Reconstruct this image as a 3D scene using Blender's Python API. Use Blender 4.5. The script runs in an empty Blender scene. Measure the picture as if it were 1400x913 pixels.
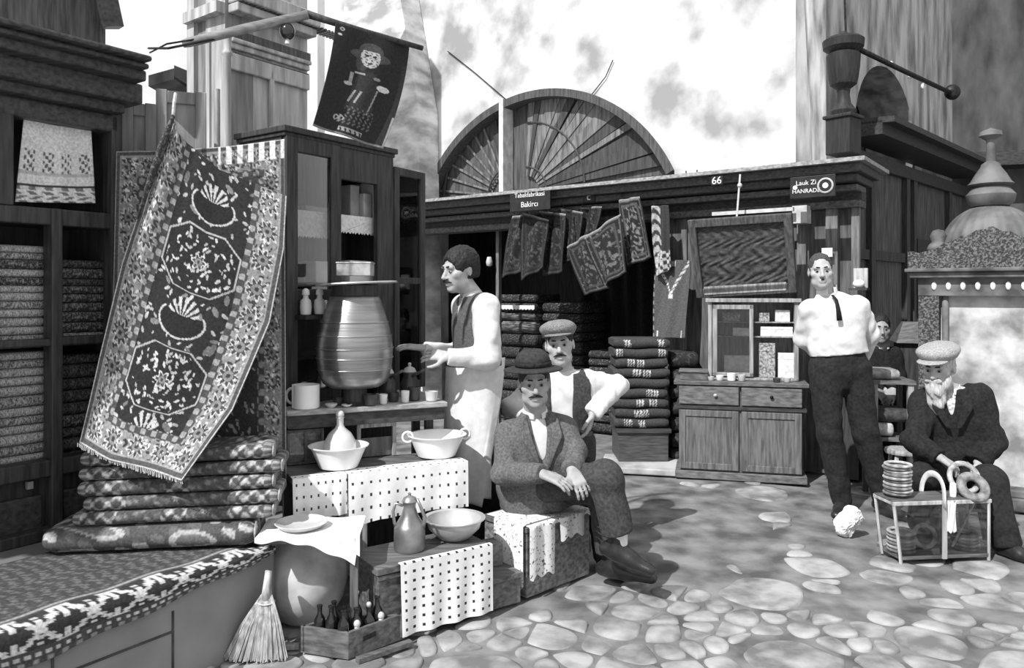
import bpy, bmesh, math, random
import numpy as np
from mathutils import Vector, Matrix, Euler
rnd = random.Random(7)
PI = math.pi
F = 1050.0; H = 1.45
col = bpy.context.scene.collection
def P(px, py, Y): return Vector(((px-700)*Y/F, Y, H-(py-400)*Y/F))
def G(px, py, z=0.0):
    Y = F*(H-z)/(py-400.0); return Vector(((px-700)*Y/F, Y, z))
V = lambda *a: Vector(a)

# ------------------------------------------------------------ materials
MATS = {}
def nt(name):
    m = bpy.data.materials.new(name); m.use_nodes = True
    n = m.node_tree; b = n.nodes['Principled BSDF']
    return m, n, b
def g3(v): return (v, v, v, 1)
def mat(name, base, var=0.35, scale=14.0, rough=0.8, stretch=(1,1,1), metal=0.0, bump=0.25, detail=6.0, spec=0.3, lo=0.35, hi=0.65):
    """grey material: base albedo, noise between base*(1-var) and base*(1+var)"""
    if name in MATS: return MATS[name]
    m, n, b = nt(name)
    tc = n.nodes.new('ShaderNodeTexCoord'); mp = n.nodes.new('ShaderNodeMapping'); mp.inputs['Scale'].default_value = stretch
    nz = n.nodes.new('ShaderNodeTexNoise'); nz.inputs['Scale'].default_value = scale; nz.inputs['Detail'].default_value = detail
    cr = n.nodes.new('ShaderNodeValToRGB')
    cr.color_ramp.elements[0].position = lo; cr.color_ramp.elements[1].position = hi
    cr.color_ramp.elements[0].color = g3(base*(1-var)); cr.color_ramp.elements[1].color = g3(min(1, base*(1+var)))
    n.links.new(tc.outputs['Object'], mp.inputs[0]); n.links.new(mp.outputs[0], nz.inputs['Vector'])
    n.links.new(nz.outputs['Fac'], cr.inputs[0]); n.links.new(cr.outputs[0], b.inputs['Base Color'])
    b.inputs['Roughness'].default_value = rough; b.inputs['Metallic'].default_value = metal
    b.inputs['Specular IOR Level'].default_value = spec
    if bump:
        bp = n.nodes.new('ShaderNodeBump'); bp.inputs['Strength'].default_value = bump; bp.inputs['Distance'].default_value = 0.01
        n.links.new(nz.outputs['Fac'], bp.inputs['Height']); n.links.new(bp.outputs[0], b.inputs['Normal'])
    MATS[name] = m; return m
def wood(name, base, var=0.4, rough=0.6, axis='z', scale=9.0, spec=0.35):
    st = {'z': (6, 6, .6), 'x': (.6, 6, 6), 'y': (6, .6, 6)}[axis]
    return mat(name, base, var, scale, rough, st, bump=0.2, spec=spec)
def pat_mat(name, var=0.25, rough=0.9, scale=90.0, bump=0.3):
    """woven material: takes the woven design from the mesh attribute 'pat', with yarn noise"""
    if name in MATS: return MATS[name]
    m, n, b = nt(name)
    at = n.nodes.new('ShaderNodeAttribute'); at.attribute_name = 'pat'
    nz = n.nodes.new('ShaderNodeTexNoise'); nz.inputs['Scale'].default_value = scale; nz.inputs['Detail'].default_value = 3
    mr = n.nodes.new('ShaderNodeMapRange'); mr.inputs[1].default_value = .3; mr.inputs[2].default_value = .7
    mr.inputs[3].default_value = 1-var; mr.inputs[4].default_value = 1+var
    mx = n.nodes.new('ShaderNodeVectorMath'); mx.operation = 'MULTIPLY'
    tc = n.nodes.new('ShaderNodeTexCoord')
    n.links.new(tc.outputs['Object'], nz.inputs['Vector']); n.links.new(nz.outputs['Fac'], mr.inputs[0])
    n.links.new(at.outputs['Color'], mx.inputs[0]); n.links.new(mr.outputs[0], mx.inputs[1])
    n.links.new(mx.outputs[0], b.inputs['Base Color'])
    b.inputs['Roughness'].default_value = rough; b.inputs['Specular IOR Level'].default_value = .15
    bp = n.nodes.new('ShaderNodeBump'); bp.inputs['Strength'].default_value = bump; bp.inputs['Distance'].default_value = .004
    n.links.new(nz.outputs['Fac'], bp.inputs['Height']); n.links.new(bp.outputs[0], b.inputs['Normal'])
    MATS[name] = m; return m
def motif(name, dark, light, scale=40.0, thr=.55, rough=.9, stretch=(1,1,1), wid=.04):
    """patterned textile: voronoi/noise spots of light yarn on a dark ground"""
    if name in MATS: return MATS[name]
    m, n, b = nt(name)
    tc = n.nodes.new('ShaderNodeTexCoord'); mp = n.nodes.new('ShaderNodeMapping'); mp.inputs['Scale'].default_value = stretch
    nz = n.nodes.new('ShaderNodeTexNoise'); nz.inputs['Scale'].default_value = scale; nz.inputs['Detail'].default_value = 4; nz.inputs['Roughness'].default_value = .65
    cr = n.nodes.new('ShaderNodeValToRGB'); cr.color_ramp.elements[0].position = thr-wid; cr.color_ramp.elements[1].position = thr+wid
    cr.color_ramp.elements[0].color = g3(dark); cr.color_ramp.elements[1].color = g3(light)
    n.links.new(tc.outputs['Object'], mp.inputs[0]); n.links.new(mp.outputs[0], nz.inputs['Vector'])
    n.links.new(nz.outputs['Fac'], cr.inputs[0]); n.links.new(cr.outputs[0], b.inputs['Base Color'])
    b.inputs['Roughness'].default_value = rough; b.inputs['Specular IOR Level'].default_value = .15
    bp = n.nodes.new('ShaderNodeBump'); bp.inputs['Strength'].default_value = .3; bp.inputs['Distance'].default_value = .006
    n.links.new(nz.outputs['Fac'], bp.inputs['Height']); n.links.new(bp.outputs[0], b.inputs['Normal'])
    MATS[name] = m; return m
def glass(name='glass', tint=.9, rough=.03):
    if name in MATS: return MATS[name]
    m, n, b = nt(name)
    n.nodes.remove(b); out = n.nodes['Material Output']
    t = n.nodes.new('ShaderNodeBsdfTransparent'); t.inputs[0].default_value = g3(tint)
    gl = n.nodes.new('ShaderNodeBsdfGlossy'); gl.inputs['Roughness'].default_value = rough; gl.inputs[0].default_value = g3(.9)
    fr = n.nodes.new('ShaderNodeFresnel'); fr.inputs[0].default_value = 1.45
    mx = n.nodes.new('ShaderNodeMixShader')
    n.links.new(fr.outputs[0], mx.inputs[0]); n.links.new(t.outputs[0], mx.inputs[1]); n.links.new(gl.outputs[0], mx.inputs[2])
    n.links.new(mx.outputs[0], out.inputs[0])
    MATS[name] = m; return m

DKW = wood('dark_wood', .045); DKX = wood('dark_wood_x', .05, axis='x')
MDW = wood('mid_wood', .12); MDX = wood('mid_wood_x', .12, axis='x'); LTW = wood('light_wood', .32)
WHT = mat('white_cloth', .8, .06, 30, .9, bump=.15); WHP = mat('white_paint', .8, .08, 20, .45)
BLK = mat('black_cloth', .022, .4, 60, .95); IRON = mat('iron', .03, .4, 30, .5, metal=.6)
GLS = glass()

# ------------------------------------------------------------ mesh builder
class MB:
    def __init__(s): s.v = []; s.f = []; s.mi = []; s.pat = {}; s.cur = 0
    def quad(s, a, b, c, d):
        n = len(s.v); s.v += [Vector(a), Vector(b), Vector(c), Vector(d)]; s.f.append((n, n+1, n+2, n+3)); s.mi.append(s.cur); return s
    def hexa(s, p):
        """8 corners: bottom 0-3, top 4-7 (same winding)"""
        n = len(s.v); s.v += [Vector(q) for q in p]
        for f in ((3,2,1,0), (4,5,6,7), (0,1,5,4), (1,2,6,5), (2,3,7,6), (3,0,4,7)):
            s.f.append(tuple(n+i for i in f)); s.mi.append(s.cur)
        return s
    def box(s, c, size, rot=None):
        c = Vector(c); hx, hy, hz = [k/2 for k in size]
        ps = [V(-hx,-hy,-hz), V(hx,-hy,-hz), V(hx,hy,-hz), V(-hx,hy,-hz), V(-hx,-hy,hz), V(hx,-hy,hz), V(hx,hy,hz), V(-hx,hy,hz)]
        if rot is not None: ps = [rot @ p for p in ps]
        return s.hexa([c+p for p in ps])
    def fbox(s, fr, u0, u1, v0, v1, w0, w1):
        return s.hexa([fr.p(*q) for q in ((u0,v0,w0),(u1,v0,w0),(u1,v1,w0),(u0,v1,w0),(u0,v0,w1),(u1,v0,w1),(u1,v1,w1),(u0,v1,w1))])
    def prism(s, pts, off):
        """closed polygon pts extruded by vector off"""
        n = len(s.v); k = len(pts); off = Vector(off)
        s.v += [Vector(p) for p in pts] + [Vector(p)+off for p in pts]
        s.f.append(tuple(range(n+k-1, n-1, -1))); s.mi.append(s.cur)
        s.f.append(tuple(range(n+k, n+2*k))); s.mi.append(s.cur)
        for i in range(k):
            j = (i+1) % k; s.f.append((n+i, n+j, n+k+j, n+k+i)); s.mi.append(s.cur)
        return s
    def tube(s, pts, r, seg=10, cap=True, flat=None):
        pts = [Vector(p) for p in pts]; m = len(pts)
        rs = r if isinstance(r, (list, tuple)) else [r]*m
        t0 = (pts[1]-pts[0]).normalized()
        up = V(0,0,1) if abs(t0.z) < .9 else V(1,0,0)
        n0 = len(s.v); a = None
        for i, p in enumerate(pts):
            t = (pts[min(i+1,m-1)]-pts[max(i-1,0)]).normalized()
            a = (up - t*up.dot(t)).normalized() if a is None else (a - t*a.dot(t)).normalized()
            b = t.cross(a)
            for k in range(seg):
                an = 2*PI*k/seg
                s.v.append(p + a*(math.cos(an)*rs[i]*(flat or 1)) + b*(math.sin(an)*rs[i]))
        for i in range(m-1):
            for k in range(seg):
                k2 = (k+1) % seg
                s.f.append((n0+i*seg+k, n0+i*seg+k2, n0+(i+1)*seg+k2, n0+(i+1)*seg+k)); s.mi.append(s.cur)
        if cap:
            s.f.append(tuple(n0+k for k in range(seg-1,-1,-1))); s.mi.append(s.cur)
            s.f.append(tuple(n0+(m-1)*seg+k for k in range(seg))); s.mi.append(s.cur)
        return s
    def lathe(s, prof, o, seg=32, ax=None, cap=True, ripple=None):
        """prof: list of (r, z); o origin; ax optional rotation matrix"""
        o = Vector(o); n0 = len(s.v)
        for r, z in prof:
            for k in range(seg):
                an = 2*PI*k/seg; rr = r*(ripple(an, z) if ripple else 1)
                p = V(rr*math.cos(an), rr*math.sin(an), z)
                s.v.append(o + (ax @ p if ax is not None else p))
        for i in range(len(prof)-1):
            for k in range(seg):
                k2 = (k+1) % seg
                s.f.append((n0+i*seg+k, n0+i*seg+k2, n0+(i+1)*seg+k2, n0+(i+1)*seg+k)); s.mi.append(s.cur)
        if cap:
            if prof[0][0] > 1e-4: s.f.append(tuple(n0+k for k in range(seg-1,-1,-1))); s.mi.append(s.cur)
            if prof[-1][0] > 1e-4: s.f.append(tuple(n0+(len(prof)-1)*seg+k for k in range(seg))); s.mi.append(s.cur)
        return s
    def ell(s, c, r, rot=None, nu=14, nv=10):
        prof = [(max(1e-5, math.cos(-PI/2+PI*i/nv)), math.sin(-PI/2+PI*i/nv)) for i in range(nv+1)]
        S = Matrix.Diagonal(Vector(r)); A = (rot @ S) if rot is not None else S
        return s.lathe(prof, c, nu, A, cap=False)
    def torus(s, c, R, r, rot=None, seg=24, sg=8, sq=1.0):
        n0 = len(s.v); c = Vector(c)
        for i in range(seg):
            a = 2*PI*i/seg
            for k in range(sg):
                b = 2*PI*k/sg
                p = V((R+r*math.cos(b))*math.cos(a), (R+r*math.cos(b))*math.sin(a), r*math.sin(b)*sq)
                s.v.append(c + (rot @ p if rot is not None else p))
        for i in range(seg):
            for k in range(sg):
                i2, k2 = (i+1) % seg, (k+1) % sg
                s.f.append((n0+i*sg+k, n0+i2*sg+k, n0+i2*sg+k2, n0+i*sg+k2)); s.mi.append(s.cur)
        return s
    def grid(s, fn, nu, nv, pat=None, thick=0.0, back=.05):
        """fn(u,v)->point; sheet with optional pattern function and thickness (closed)"""
        us = np.linspace(0, 1, nu+1); vs = np.linspace(0, 1, nv+1)
        pts = [[Vector(fn(u, v)) for u in us] for v in vs]
        n0 = len(s.v)
        pv = None
        if pat is not None:
            U, W = np.meshgrid(us, vs); pv = pat(U, W)
        for j in range(nv+1):
            for i in range(nu+1):
                if pv is not None: s.pat[len(s.v)] = float(pv[j][i])
                s.v.append(pts[j][i])
        w = nu+1
        for j in range(nv):
            for i in range(nu):
                a = n0+j*w+i; s.f.append((a, a+1, a+w+1, a+w)); s.mi.append(s.cur)
        if thick:
            n1 = len(s.v)
            for j in range(nv+1):
                for i in range(nu+1):
                    du = pts[j][min(i+1,nu)]-pts[j][max(i-1,0)]; dv = pts[min(j+1,nv)][i]-pts[max(j-1,0)][i]
                    nn = du.cross(dv)
                    nn = nn.normalized() if nn.length > 1e-12 else V(0,0,1)
                    if pv is not None: s.pat[len(s.v)] = back
                    s.v.append(pts[j][i]+nn*thick)
            for j in range(nv):
                for i in range(nu):
                    a = n1+j*w+i; s.f.append((a+w, a+w+1, a+1, a)); s.mi.append(s.cur)
            for i in range(nu):
                a, b = n0+i, n1+i; s.f.append((b, b+1, a+1, a)); s.mi.append(s.cur)
                a, b = n0+nv*w+i, n1+nv*w+i; s.f.append((a, a+1, b+1, b)); s.mi.append(s.cur)
            for j in range(nv):
                a, b = n0+j*w, n1+j*w; s.f.append((a, a+w, b+w, b)); s.mi.append(s.cur)
                a, b = n0+j*w+nu, n1+j*w+nu; s.f.append((b, b+w, a+w, a)); s.mi.append(s.cur)
        return s
    def add(s, verts, faces):
        n = len(s.v); s.v += [Vector(p) for p in verts]; s.f += [tuple(n+i for i in f) for f in faces]; s.mi += [s.cur]*len(faces); return s
    def build(s, name, m, parent=None, smooth=False, bevel=0.0, auto=None, fix=True):
        org = ORG.get(parent.name, V(0,0,0)) if parent is not None else V(0,0,0)
        if parent is None and s.v:
            xs = [p.x for p in s.v]; ys = [p.y for p in s.v]; zs = [p.z for p in s.v]
            org = V((min(xs)+max(xs))/2, (min(ys)+max(ys))/2, min(zs))
        me = bpy.data.meshes.new(name)
        me.from_pydata([tuple(p-org) for p in s.v], [], s.f)
        ms = m if isinstance(m, (list, tuple)) else [m]
        for q in ms: me.materials.append(q)
        if len(ms) > 1: me.polygons.foreach_set('material_index', s.mi)
        if s.pat:
            at = me.attributes.new('pat', 'FLOAT_COLOR', 'POINT')
            arr = np.full((len(s.v), 4), .1, dtype=np.float32); arr[:, 3] = 1
            for k, q in s.pat.items(): arr[k, :3] = q
            at.data.foreach_set('color', arr.ravel())
        if fix:
            bm = bmesh.new(); bm.from_mesh(me); bmesh.ops.recalc_face_normals(bm, faces=bm.faces); bm.to_mesh(me); bm.free()
        if smooth: me.polygons.foreach_set('use_smooth', [True]*len(me.polygons))
        me.update()
        o = bpy.data.objects.new(name, me); col.objects.link(o)
        if auto and smooth:
            try:
                me.set_sharp_from_angle(angle=math.radians(auto))
            except Exception: pass
        if bevel:
            b = o.modifiers.new('bevel', 'BEVEL'); b.width = bevel; b.segments = 2; b.limit_method = 'ANGLE'; b.angle_limit = math.radians(40)
        if parent is not None:
            o.parent = parent; ORG[o.name] = org
        else:
            o.location = org; ORG[o.name] = org.copy()
        return o
ORG = {}
def tag(o, label, cat, group=None, kind=None):
    o['label'] = label; o['category'] = cat
    if group: o['group'] = group
    if kind: o['kind'] = kind
    return o
def thing(name, label, cat, loc, group=None):
    o = bpy.data.objects.new(name, None); o.empty_display_size = .1; col.objects.link(o)
    o.location = loc; ORG[o.name] = Vector(loc)
    return tag(o, label, cat, group)
def struct(o):
    o['kind'] = 'structure'; return o
def copy_tree(o, dloc=None, loc=None, rotz=None, parent=None):
    c = o.copy(); col.objects.link(c)
    if parent is not None: c.parent = parent
    if dloc is not None: c.location = o.location + Vector(dloc)
    if loc is not None: c.location = loc
    if rotz is not None: c.rotation_euler = (0, 0, rotz)
    for ch in o.children: copy_tree(ch, parent=c)
    return c
ORD = ['topmost', 'second', 'third', 'fourth', 'fifth', 'sixth', 'seventh', 'eighth', 'ninth', 'tenth', 'eleventh', 'twelfth', 'thirteenth', 'fourteenth', 'fifteenth', 'sixteenth']

class Fr:
    """vertical frame: o origin, d along, n towards the viewer, z up"""
    def __init__(s, x, y, dx, dy):
        l = math.hypot(dx, dy); s.o = V(x, y, 0); s.d = V(dx/l, dy/l, 0); s.n = V(dy/l, -dx/l, 0)
        if s.n.dot(s.o) > 0: s.n = -s.n
    def p(s, u, v, w): return s.o + s.d*u + s.n*v + V(0, 0, w)
    def u(s, px, v=0.0):
        k = (px-700)/F; a = s.o + s.n*v
        return (k*a.y - a.x)/(s.d.x - k*s.d.y)
    def pix(s, px, py, v=0.0):
        u = s.u(px, v); Y = (s.o+s.n*v+s.d*u).y
        return u, H-(py-400)*Y/F
    def at(s, px, py, v=0.0):
        u, w = s.pix(px, py, v); return s.p(u, v, w)
LF = Fr(-2.108, 3.19, .5706, .8212)       # wooden shop window along the raised ledge
PF = Fr(-1.147, 3.01, .5706, .8212)       # outer edge of the ledge
MF = Fr(1.95, 6.60, .8, -.6)              # shop row under the arch
RW = Fr(2.81, 6.72, .703, .711)           # side wall at the corner
def lerp(a, b, t): return a + (b-a)*t
def bez(pts, t):
    pts = list(pts)
    while len(pts) > 1: pts = [pts[i].lerp(pts[i+1], t) for i in range(len(pts)-1)]
    return pts[0]
def poly(pts, t):
    """point at parameter t along a polyline (by length)"""
    L = [0]
    for i in range(1, len(pts)): L.append(L[-1]+(pts[i]-pts[i-1]).length)
    x = t*L[-1]
    for i in range(1, len(pts)):
        if x <= L[i] or i == len(pts)-1:
            return pts[i-1].lerp(pts[i], (x-L[i-1])/max(1e-9, L[i]-L[i-1]))
def text_mesh(s, fr_o, dx, dz, size, name, m, parent, depth=.002):
    c = bpy.data.curves.new('txt', 'FONT'); c.body = s; c.size = size; c.align_x = 'CENTER'; c.align_y = 'CENTER'; c.extrude = depth
    o = bpy.data.objects.new('txt', c); col.objects.link(o)
    bpy.context.view_layer.update()
    me = bpy.data.meshes.new_from_object(o.evaluated_get(bpy.context.evaluated_depsgraph_get()))
    bpy.data.objects.remove(o); bpy.data.curves.remove(c)
    dx = Vector(dx); dz = Vector(dz); dn = dx.cross(dz)
    b = MB(); b.v = [Vector(fr_o)+dx*p.co.x+dz*p.co.y+dn*p.co.z for p in me.vertices]; b.f = [tuple(q.vertices) for q in me.polygons]; b.mi = [0]*len(b.f)
    bpy.data.meshes.remove(me)
    return b.build(name, m, parent)
# ================================================================ camera, light
cam = bpy.data.cameras.new('camera'); co = bpy.data.objects.new('camera', cam); col.objects.link(co)
co.location = (0, 0, H); co.rotation_euler = (PI/2, 0, 0)
cam.sensor_width = 36; cam.lens = 36*F/1400; cam.shift_y = (400-456.5)/1400; cam.clip_start = .05
bpy.context.scene.camera = co
sun = bpy.data.lights.new('sun', 'SUN'); so = bpy.data.objects.new('sun', sun); col.objects.link(so)
sun.energy = 4.3; sun.angle = .012
sdir = V(-.48, -.60, .80)
so.rotation_euler = sdir.to_track_quat('Z', 'Y').to_euler()
w = bpy.data.worlds.new('world'); bpy.context.scene.world = w; w.use_nodes = True
bg = w.node_tree.nodes['Background']; bg.inputs[0].default_value = (1, 1, 1, 1); bg.inputs[1].default_value = .72
sc = bpy.context.scene
sc.view_settings.view_transform = 'Standard'; sc.view_settings.look = 'None'; sc.view_settings.gamma = 1; sc.view_settings.exposure = .25
sc.view_settings.use_curve_mapping = False

# ================================================================ ground
GND = mat('ground_dirt', .16, .5, 5.0, .95, stretch=(1, 1.0, 1), bump=.8, detail=10)
def gz(x, y): return .012*math.sin(1.7*x+.6*y)*math.sin(1.1*y-.5*x)+.006*math.sin(5*x+2)*math.sin(4*y)
b = MB(); b.grid(lambda u, v: (lerp(-6, 9, u), lerp(1.2, 13, v), gz(lerp(-6,9,u), lerp(1.2,13,v))-.012), 150, 118)
struct(b.build('ground', GND, smooth=True))
# paving stones set in the dirt (one surface): clipped voronoi cells, sunk to different depths
STN = mat('paving_stone', .28, .45, 7.0, .85, bump=.6, detail=8)
b = MB(); r2 = random.Random(3); sites = []
tries = 0
while tries < 7000:
    tries += 1
    y = 2.45+3.6*r2.random()**1.5; x = r2.uniform(-1.4, 4.0)
    R = r2.choice((.05, .07, .09, .12, .16, .22))
    if any((x-q[0])**2+(y-q[1])**2 < (R*.8+q[2]*.8)**2 for q in sites): continue
    sites.append((x, y, R))
for x, y, R in sites:
    dens = .97 if y < 3.4 else (.7 if y < 3.9 else (.3 if y < 4.4 else .1))
    if r2.random() > dens: continue
    pg = [V(x-.3, y-.3, 0), V(x+.3, y-.3, 0), V(x+.3, y+.3, 0), V(x-.3, y+.3, 0)]
    for X, Y_, R_ in sites:
        dx, dy = X-x, Y_-y; dd = dx*dx+dy*dy
        if dd < 1e-9 or dd > .8: continue
        t = .5+(R*R-R_*R_)/(2*dd)
        mx, my = x+dx*t, y+dy*t
        new = []
        for i in range(len(pg)):
            p, q = pg[i], pg[(i+1) % len(pg)]
            fp = (p.x-mx)*dx+(p.y-my)*dy; fq = (q.x-mx)*dx+(q.y-my)*dy
            if fp <= 0: new.append(p)
            if (fp < 0) != (fq < 0): new.append(p.lerp(q, fp/(fp-fq)))
        pg = new
        if len(pg) < 3: break
    if len(pg) < 3: continue
    c = sum(pg, V(0,0,0))/len(pg); pg = [c+(p-c)*r2.uniform(.86, .95) for p in pg]
    for _ in range(2):      # round the corners
        pg = [q for i in range(len(pg)) for q in (pg[i].lerp(pg[(i+1) % len(pg)], .25), pg[i].lerp(pg[(i+1) % len(pg)], .75))]
    k = len(pg); h = r2.uniform(.004, .017); zb = gz(x, y)-.012
    tl = V(r2.uniform(-.03,.03), r2.uniform(-.03,.03), 0); n = len(b.v)
    for s_, z_ in ((1.0, -.03), (.97, h*.3), (.88, h*.8), (.5, h)):
        for p in pg:
            q = c+(p-c)*s_; b.v.append(V(q.x, q.y, zb+z_+(q-c).dot(tl)))
    for lv in range(3):
        for i in range(k):
            j = (i+1) % k; b.f.append((n+lv*k+i, n+lv*k+j, n+(lv+1)*k+j, n+(lv+1)*k+i)); b.mi.append(0)
    b.f.append(tuple(n+3*k+i for i in range(k))); b.mi.append(0)
struct(b.build('pavement', STN, smooth=True))

# ================================================================ stone walls
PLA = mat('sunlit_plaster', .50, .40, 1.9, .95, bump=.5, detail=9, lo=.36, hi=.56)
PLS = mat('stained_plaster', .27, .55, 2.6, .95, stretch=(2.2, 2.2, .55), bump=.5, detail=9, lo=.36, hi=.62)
DRK = mat('dark_plaster', .07, .5, 3, .95, stretch=(1.5,1.5,.6), detail=8)  # very dark plaster tone, unevenly mottled
VB = -.5
uL, zS = MF.pix(580, 268, VB); uR, _ = MF.pix(922, 236, VB); uT, zT = MF.pix(742, 122, VB)
uC = (uL+uR)/2; hw = (uR-uL)/2; rise = zT-zS; RR = (hw*hw+rise*rise)/(2*rise); zc = zT-RR
a0 = math.asin(hw/RR)
arc = [(uC+RR*math.sin(lerp(-a0, a0, i/40)), zc+RR*math.cos(lerp(-a0, a0, i/40))) for i in range(41)]
uCor, _ = MF.pix(1127, 100, VB)
TOP = 6.5
b = MB()
out = [(uL-2.6, -.1), (uL-2.6, TOP), (uCor, TOP), (uCor, -.1), (uR, -.1), (uR, zS)] + arc[::-1][1:-1] + [(uL, zS), (uL, -.1)]
b.prism([MF.p(u, VB, w_) for u, w_ in out], -MF.n*.45)
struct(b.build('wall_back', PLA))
# arch rim
b = MB(); n = len(arc)
for i in range(n-1):
    p = [MF.p(*q) for q in ()]
    (ua, wa), (ub, wb) = arc[i], arc[i+1]
    sa = lambda u, w_, s_: (uC+(u-uC)*s_, zc+(w_-zc)*s_)
    A = sa(ua, wa, .955); B = sa(ub, wb, .955); C = sa(ub, wb, 1.0); D = sa(ua, wa, 1.0)
    b.hexa([MF.p(A[0], VB-.14, A[1]), MF.p(B[0], VB-.14, B[1]), MF.p(C[0], VB-.14, C[1]), MF.p(D[0], VB-.14, D[1]),
            MF.p(A[0], VB+.03, A[1]), MF.p(B[0], VB+.03, B[1]), MF.p(C[0], VB+.03, C[1]), MF.p(D[0], VB+.03, D[1])])
lun = thing('fanlight', 'arched wooden fanlight with radiating slats set in the plaster wall', 'fanlight', MF.p(uC, VB-.12, zS))
b.build('arch_frame', wood('fan_frame', .07), lun)
FANW = wood('fan_wood', .085, .45, scale=5)
b = MB(); b.prism([MF.p(uC+(u-uC)*.99, VB-.16, zc+(w_-zc)*.99) for u, w_ in arc], -MF.n*.03)
b.build('back_panel', FANW, lun)
us_, ws_ = MF.pix(718, 262, VB-.1); uP, _ = MF.pix(695, 200, VB-.1)
def arc_hit(o, ang):
    du, dw = math.cos(ang), math.sin(ang); s = 0
    while s < 4:
        u, w_ = o[0]+du*s, o[1]+dw*s
        if (u-uC)**2+(w_-zc)**2 > (RR*.965)**2: return s
        s += .01
    return s
SLA = wood('fan_slat', .15, .5, scale=6); SLB = wood('fan_slat_dark', .05, .4, scale=6)
b = MB(); r2 = random.Random(5)
for i in range(15):          # fan of slats on the viewer's right of the post
    an = lerp(.12, 1.50, i/14)
    L = arc_hit((us_, ws_), an); L0 = .18
    du, dw = math.cos(an), math.sin(an); pu, pw = -dw, du
    wd0, wd1 = .012, .035+.055*r2.random()
    b.cur = 0 if r2.random() < .6 else 1
    A = [(us_+du*L0-pu*wd0, ws_+dw*L0-pw*wd0), (us_+du*L-pu*wd1, ws_+dw*L-pw*wd1), (us_+du*L+pu*wd1, ws_+dw*L+pw*wd1), (us_+du*L0+pu*wd0, ws_+dw*L0+pw*wd0)]
    b.prism([MF.p(q[0], VB-.15+.012*(i % 2), q[1]) for q in A], MF.n*.03)
for i in range(9):           # other half, flatter boards
    an = lerp(1.66, 3.0, i/8); o_ = (uP-.02, ws_-.03); L = arc_hit(o_, an); L0 = .25
    du, dw = math.cos(an), math.sin(an); pu, pw = -dw, du
    b.cur = 1 if i == 1 else 0
    wd0, wd1 = .01, .014+.02*(i == 1)*2
    A = [(o_[0]+du*L0-pu*wd0, o_[1]+dw*L0-pw*wd0), (o_[0]+du*L-pu*wd1, o_[1]+dw*L-pw*wd1), (o_[0]+du*L+pu*wd1, o_[1]+dw*L+pw*wd1), (o_[0]+du*L0+pu*wd0, o_[1]+dw*L0+pw*wd0)]
    b.prism([MF.p(q[0], VB-.155, q[1]) for q in A], MF.n*.02)
b.build('slat', [SLA, SLB], lun)
b = MB()
for R_, t0, t1, c0 in ((.78, .05, 1.55, us_), (1.0, 1.65, 3.1, uP), (.3, 1.65, 3.1, uP), (.28, .05, 1.55, us_)):
    b.tube([MF.p(c0+R_*math.cos(t), VB-.11, ws_+R_*math.sin(t)) for t in np.linspace(t0, t1, 20)], .012, 6)
b.build('ring_batten', SLB, lun)
b = MB(); b.fbox(MF, uP-.03, uP+.03, VB-.15, VB+.04, zS-.1, zT-.03); b.build('post', mat('pale_post', .6, .2, 12), lun)

# buttress beside the arch and the pale walls behind the left shops
b = MB()
ub0, _ = MF.pix(470, 100, VB+.35); ub1, _ = MF.pix(612, 100, VB+.35)
pts = [MF.at(470, 560, VB+.35), MF.at(470, -80, VB+.35), MF.at(535, -80, VB+.35), MF.at(572, 150, VB+.35), MF.at(578, 560, VB+.35)]
b.prism(pts, -MF.n*.34)
STB = mat('stone_blocks', .55, .4, 3, .95, stretch=(1, 1, 2.2), bump=.6, detail=9)
struct(b.build('wall_buttress', STB))
b = MB()
yb = 7.3
b.hexa([V(-4.6, yb, 0), V(-2.0, yb+.6, 0), V(-2.0, yb+.9, 0), V(-4.6, yb+.3, 0), V(-4.6, yb, 6), V(-2.0, yb+.6, 6), V(-2.0, yb+.9, 6), V(-4.6, yb+.3, 6)])
struct(b.build('wall_house', mat('white_plaster', .75, .12, 2, .95)))
# small stone ledge on the white wall
b = MB()
for q in ((203, 238, 118, 108), (238, 258, 104, 112)):
    pa = P(q[0], q[2], 7.0); pb = P(q[1], q[3], 7.1)
    b.hexa([pa, pb, pb+V(0,.5,0), pa+V(0,.5,0), pa+V(0,0,.1), pb+V(0,0,.1), pb+V(0,.5,.1), pa+V(0,.5,.1)])
struct(b.build('trim_ledge', DRK))

# side wall at the corner, with its arched niche
uN0, wN0 = RW.pix(1168, 190, 0); uN1, wN1 = RW.pix(1250, 200, 0); uNt, wNt = RW.pix(1213, 93, 0)
uE, _ = RW.pix(1302, 100, 0)
b = MB()
nar = [(lerp(uN0, uN1, .5)-.5*(uN1-uN0)*math.cos(PI*i/20), wN0+(wNt-wN0)*math.sin(PI*i/20)**.85) for i in range(21)]
out = [(-.15, -.1), (-.15, TOP), (uE, TOP), (uE, -.1), (uN1, -.1), ] + nar[::-1] + [(uN0, -.1)]
b.prism([RW.p(u, 0, w_) for u, w_ in out], -RW.n*.5)
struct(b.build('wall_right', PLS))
b = MB(); b.fbox(RW, uN0-.2, uN1+.2, -.75, -.52, 0, wNt+.2); struct(b.build('wall_niche', mat('niche_stone', .05, .4, 4)))
# dark wall beyond, facing the street
pE = RW.p(uE, 0, 0)
b = MB(); b.hexa([pE, pE+V(4.5, -1.4, 0), pE+V(4.6, -1.0, 0), pE+V(0, .5, 0), pE+V(0,0,TOP), pE+V(4.5,-1.4,TOP), pE+V(4.6,-1.0,TOP), pE+V(0,.5,TOP)])
struct(b.build('wall_end', DRK))
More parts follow.
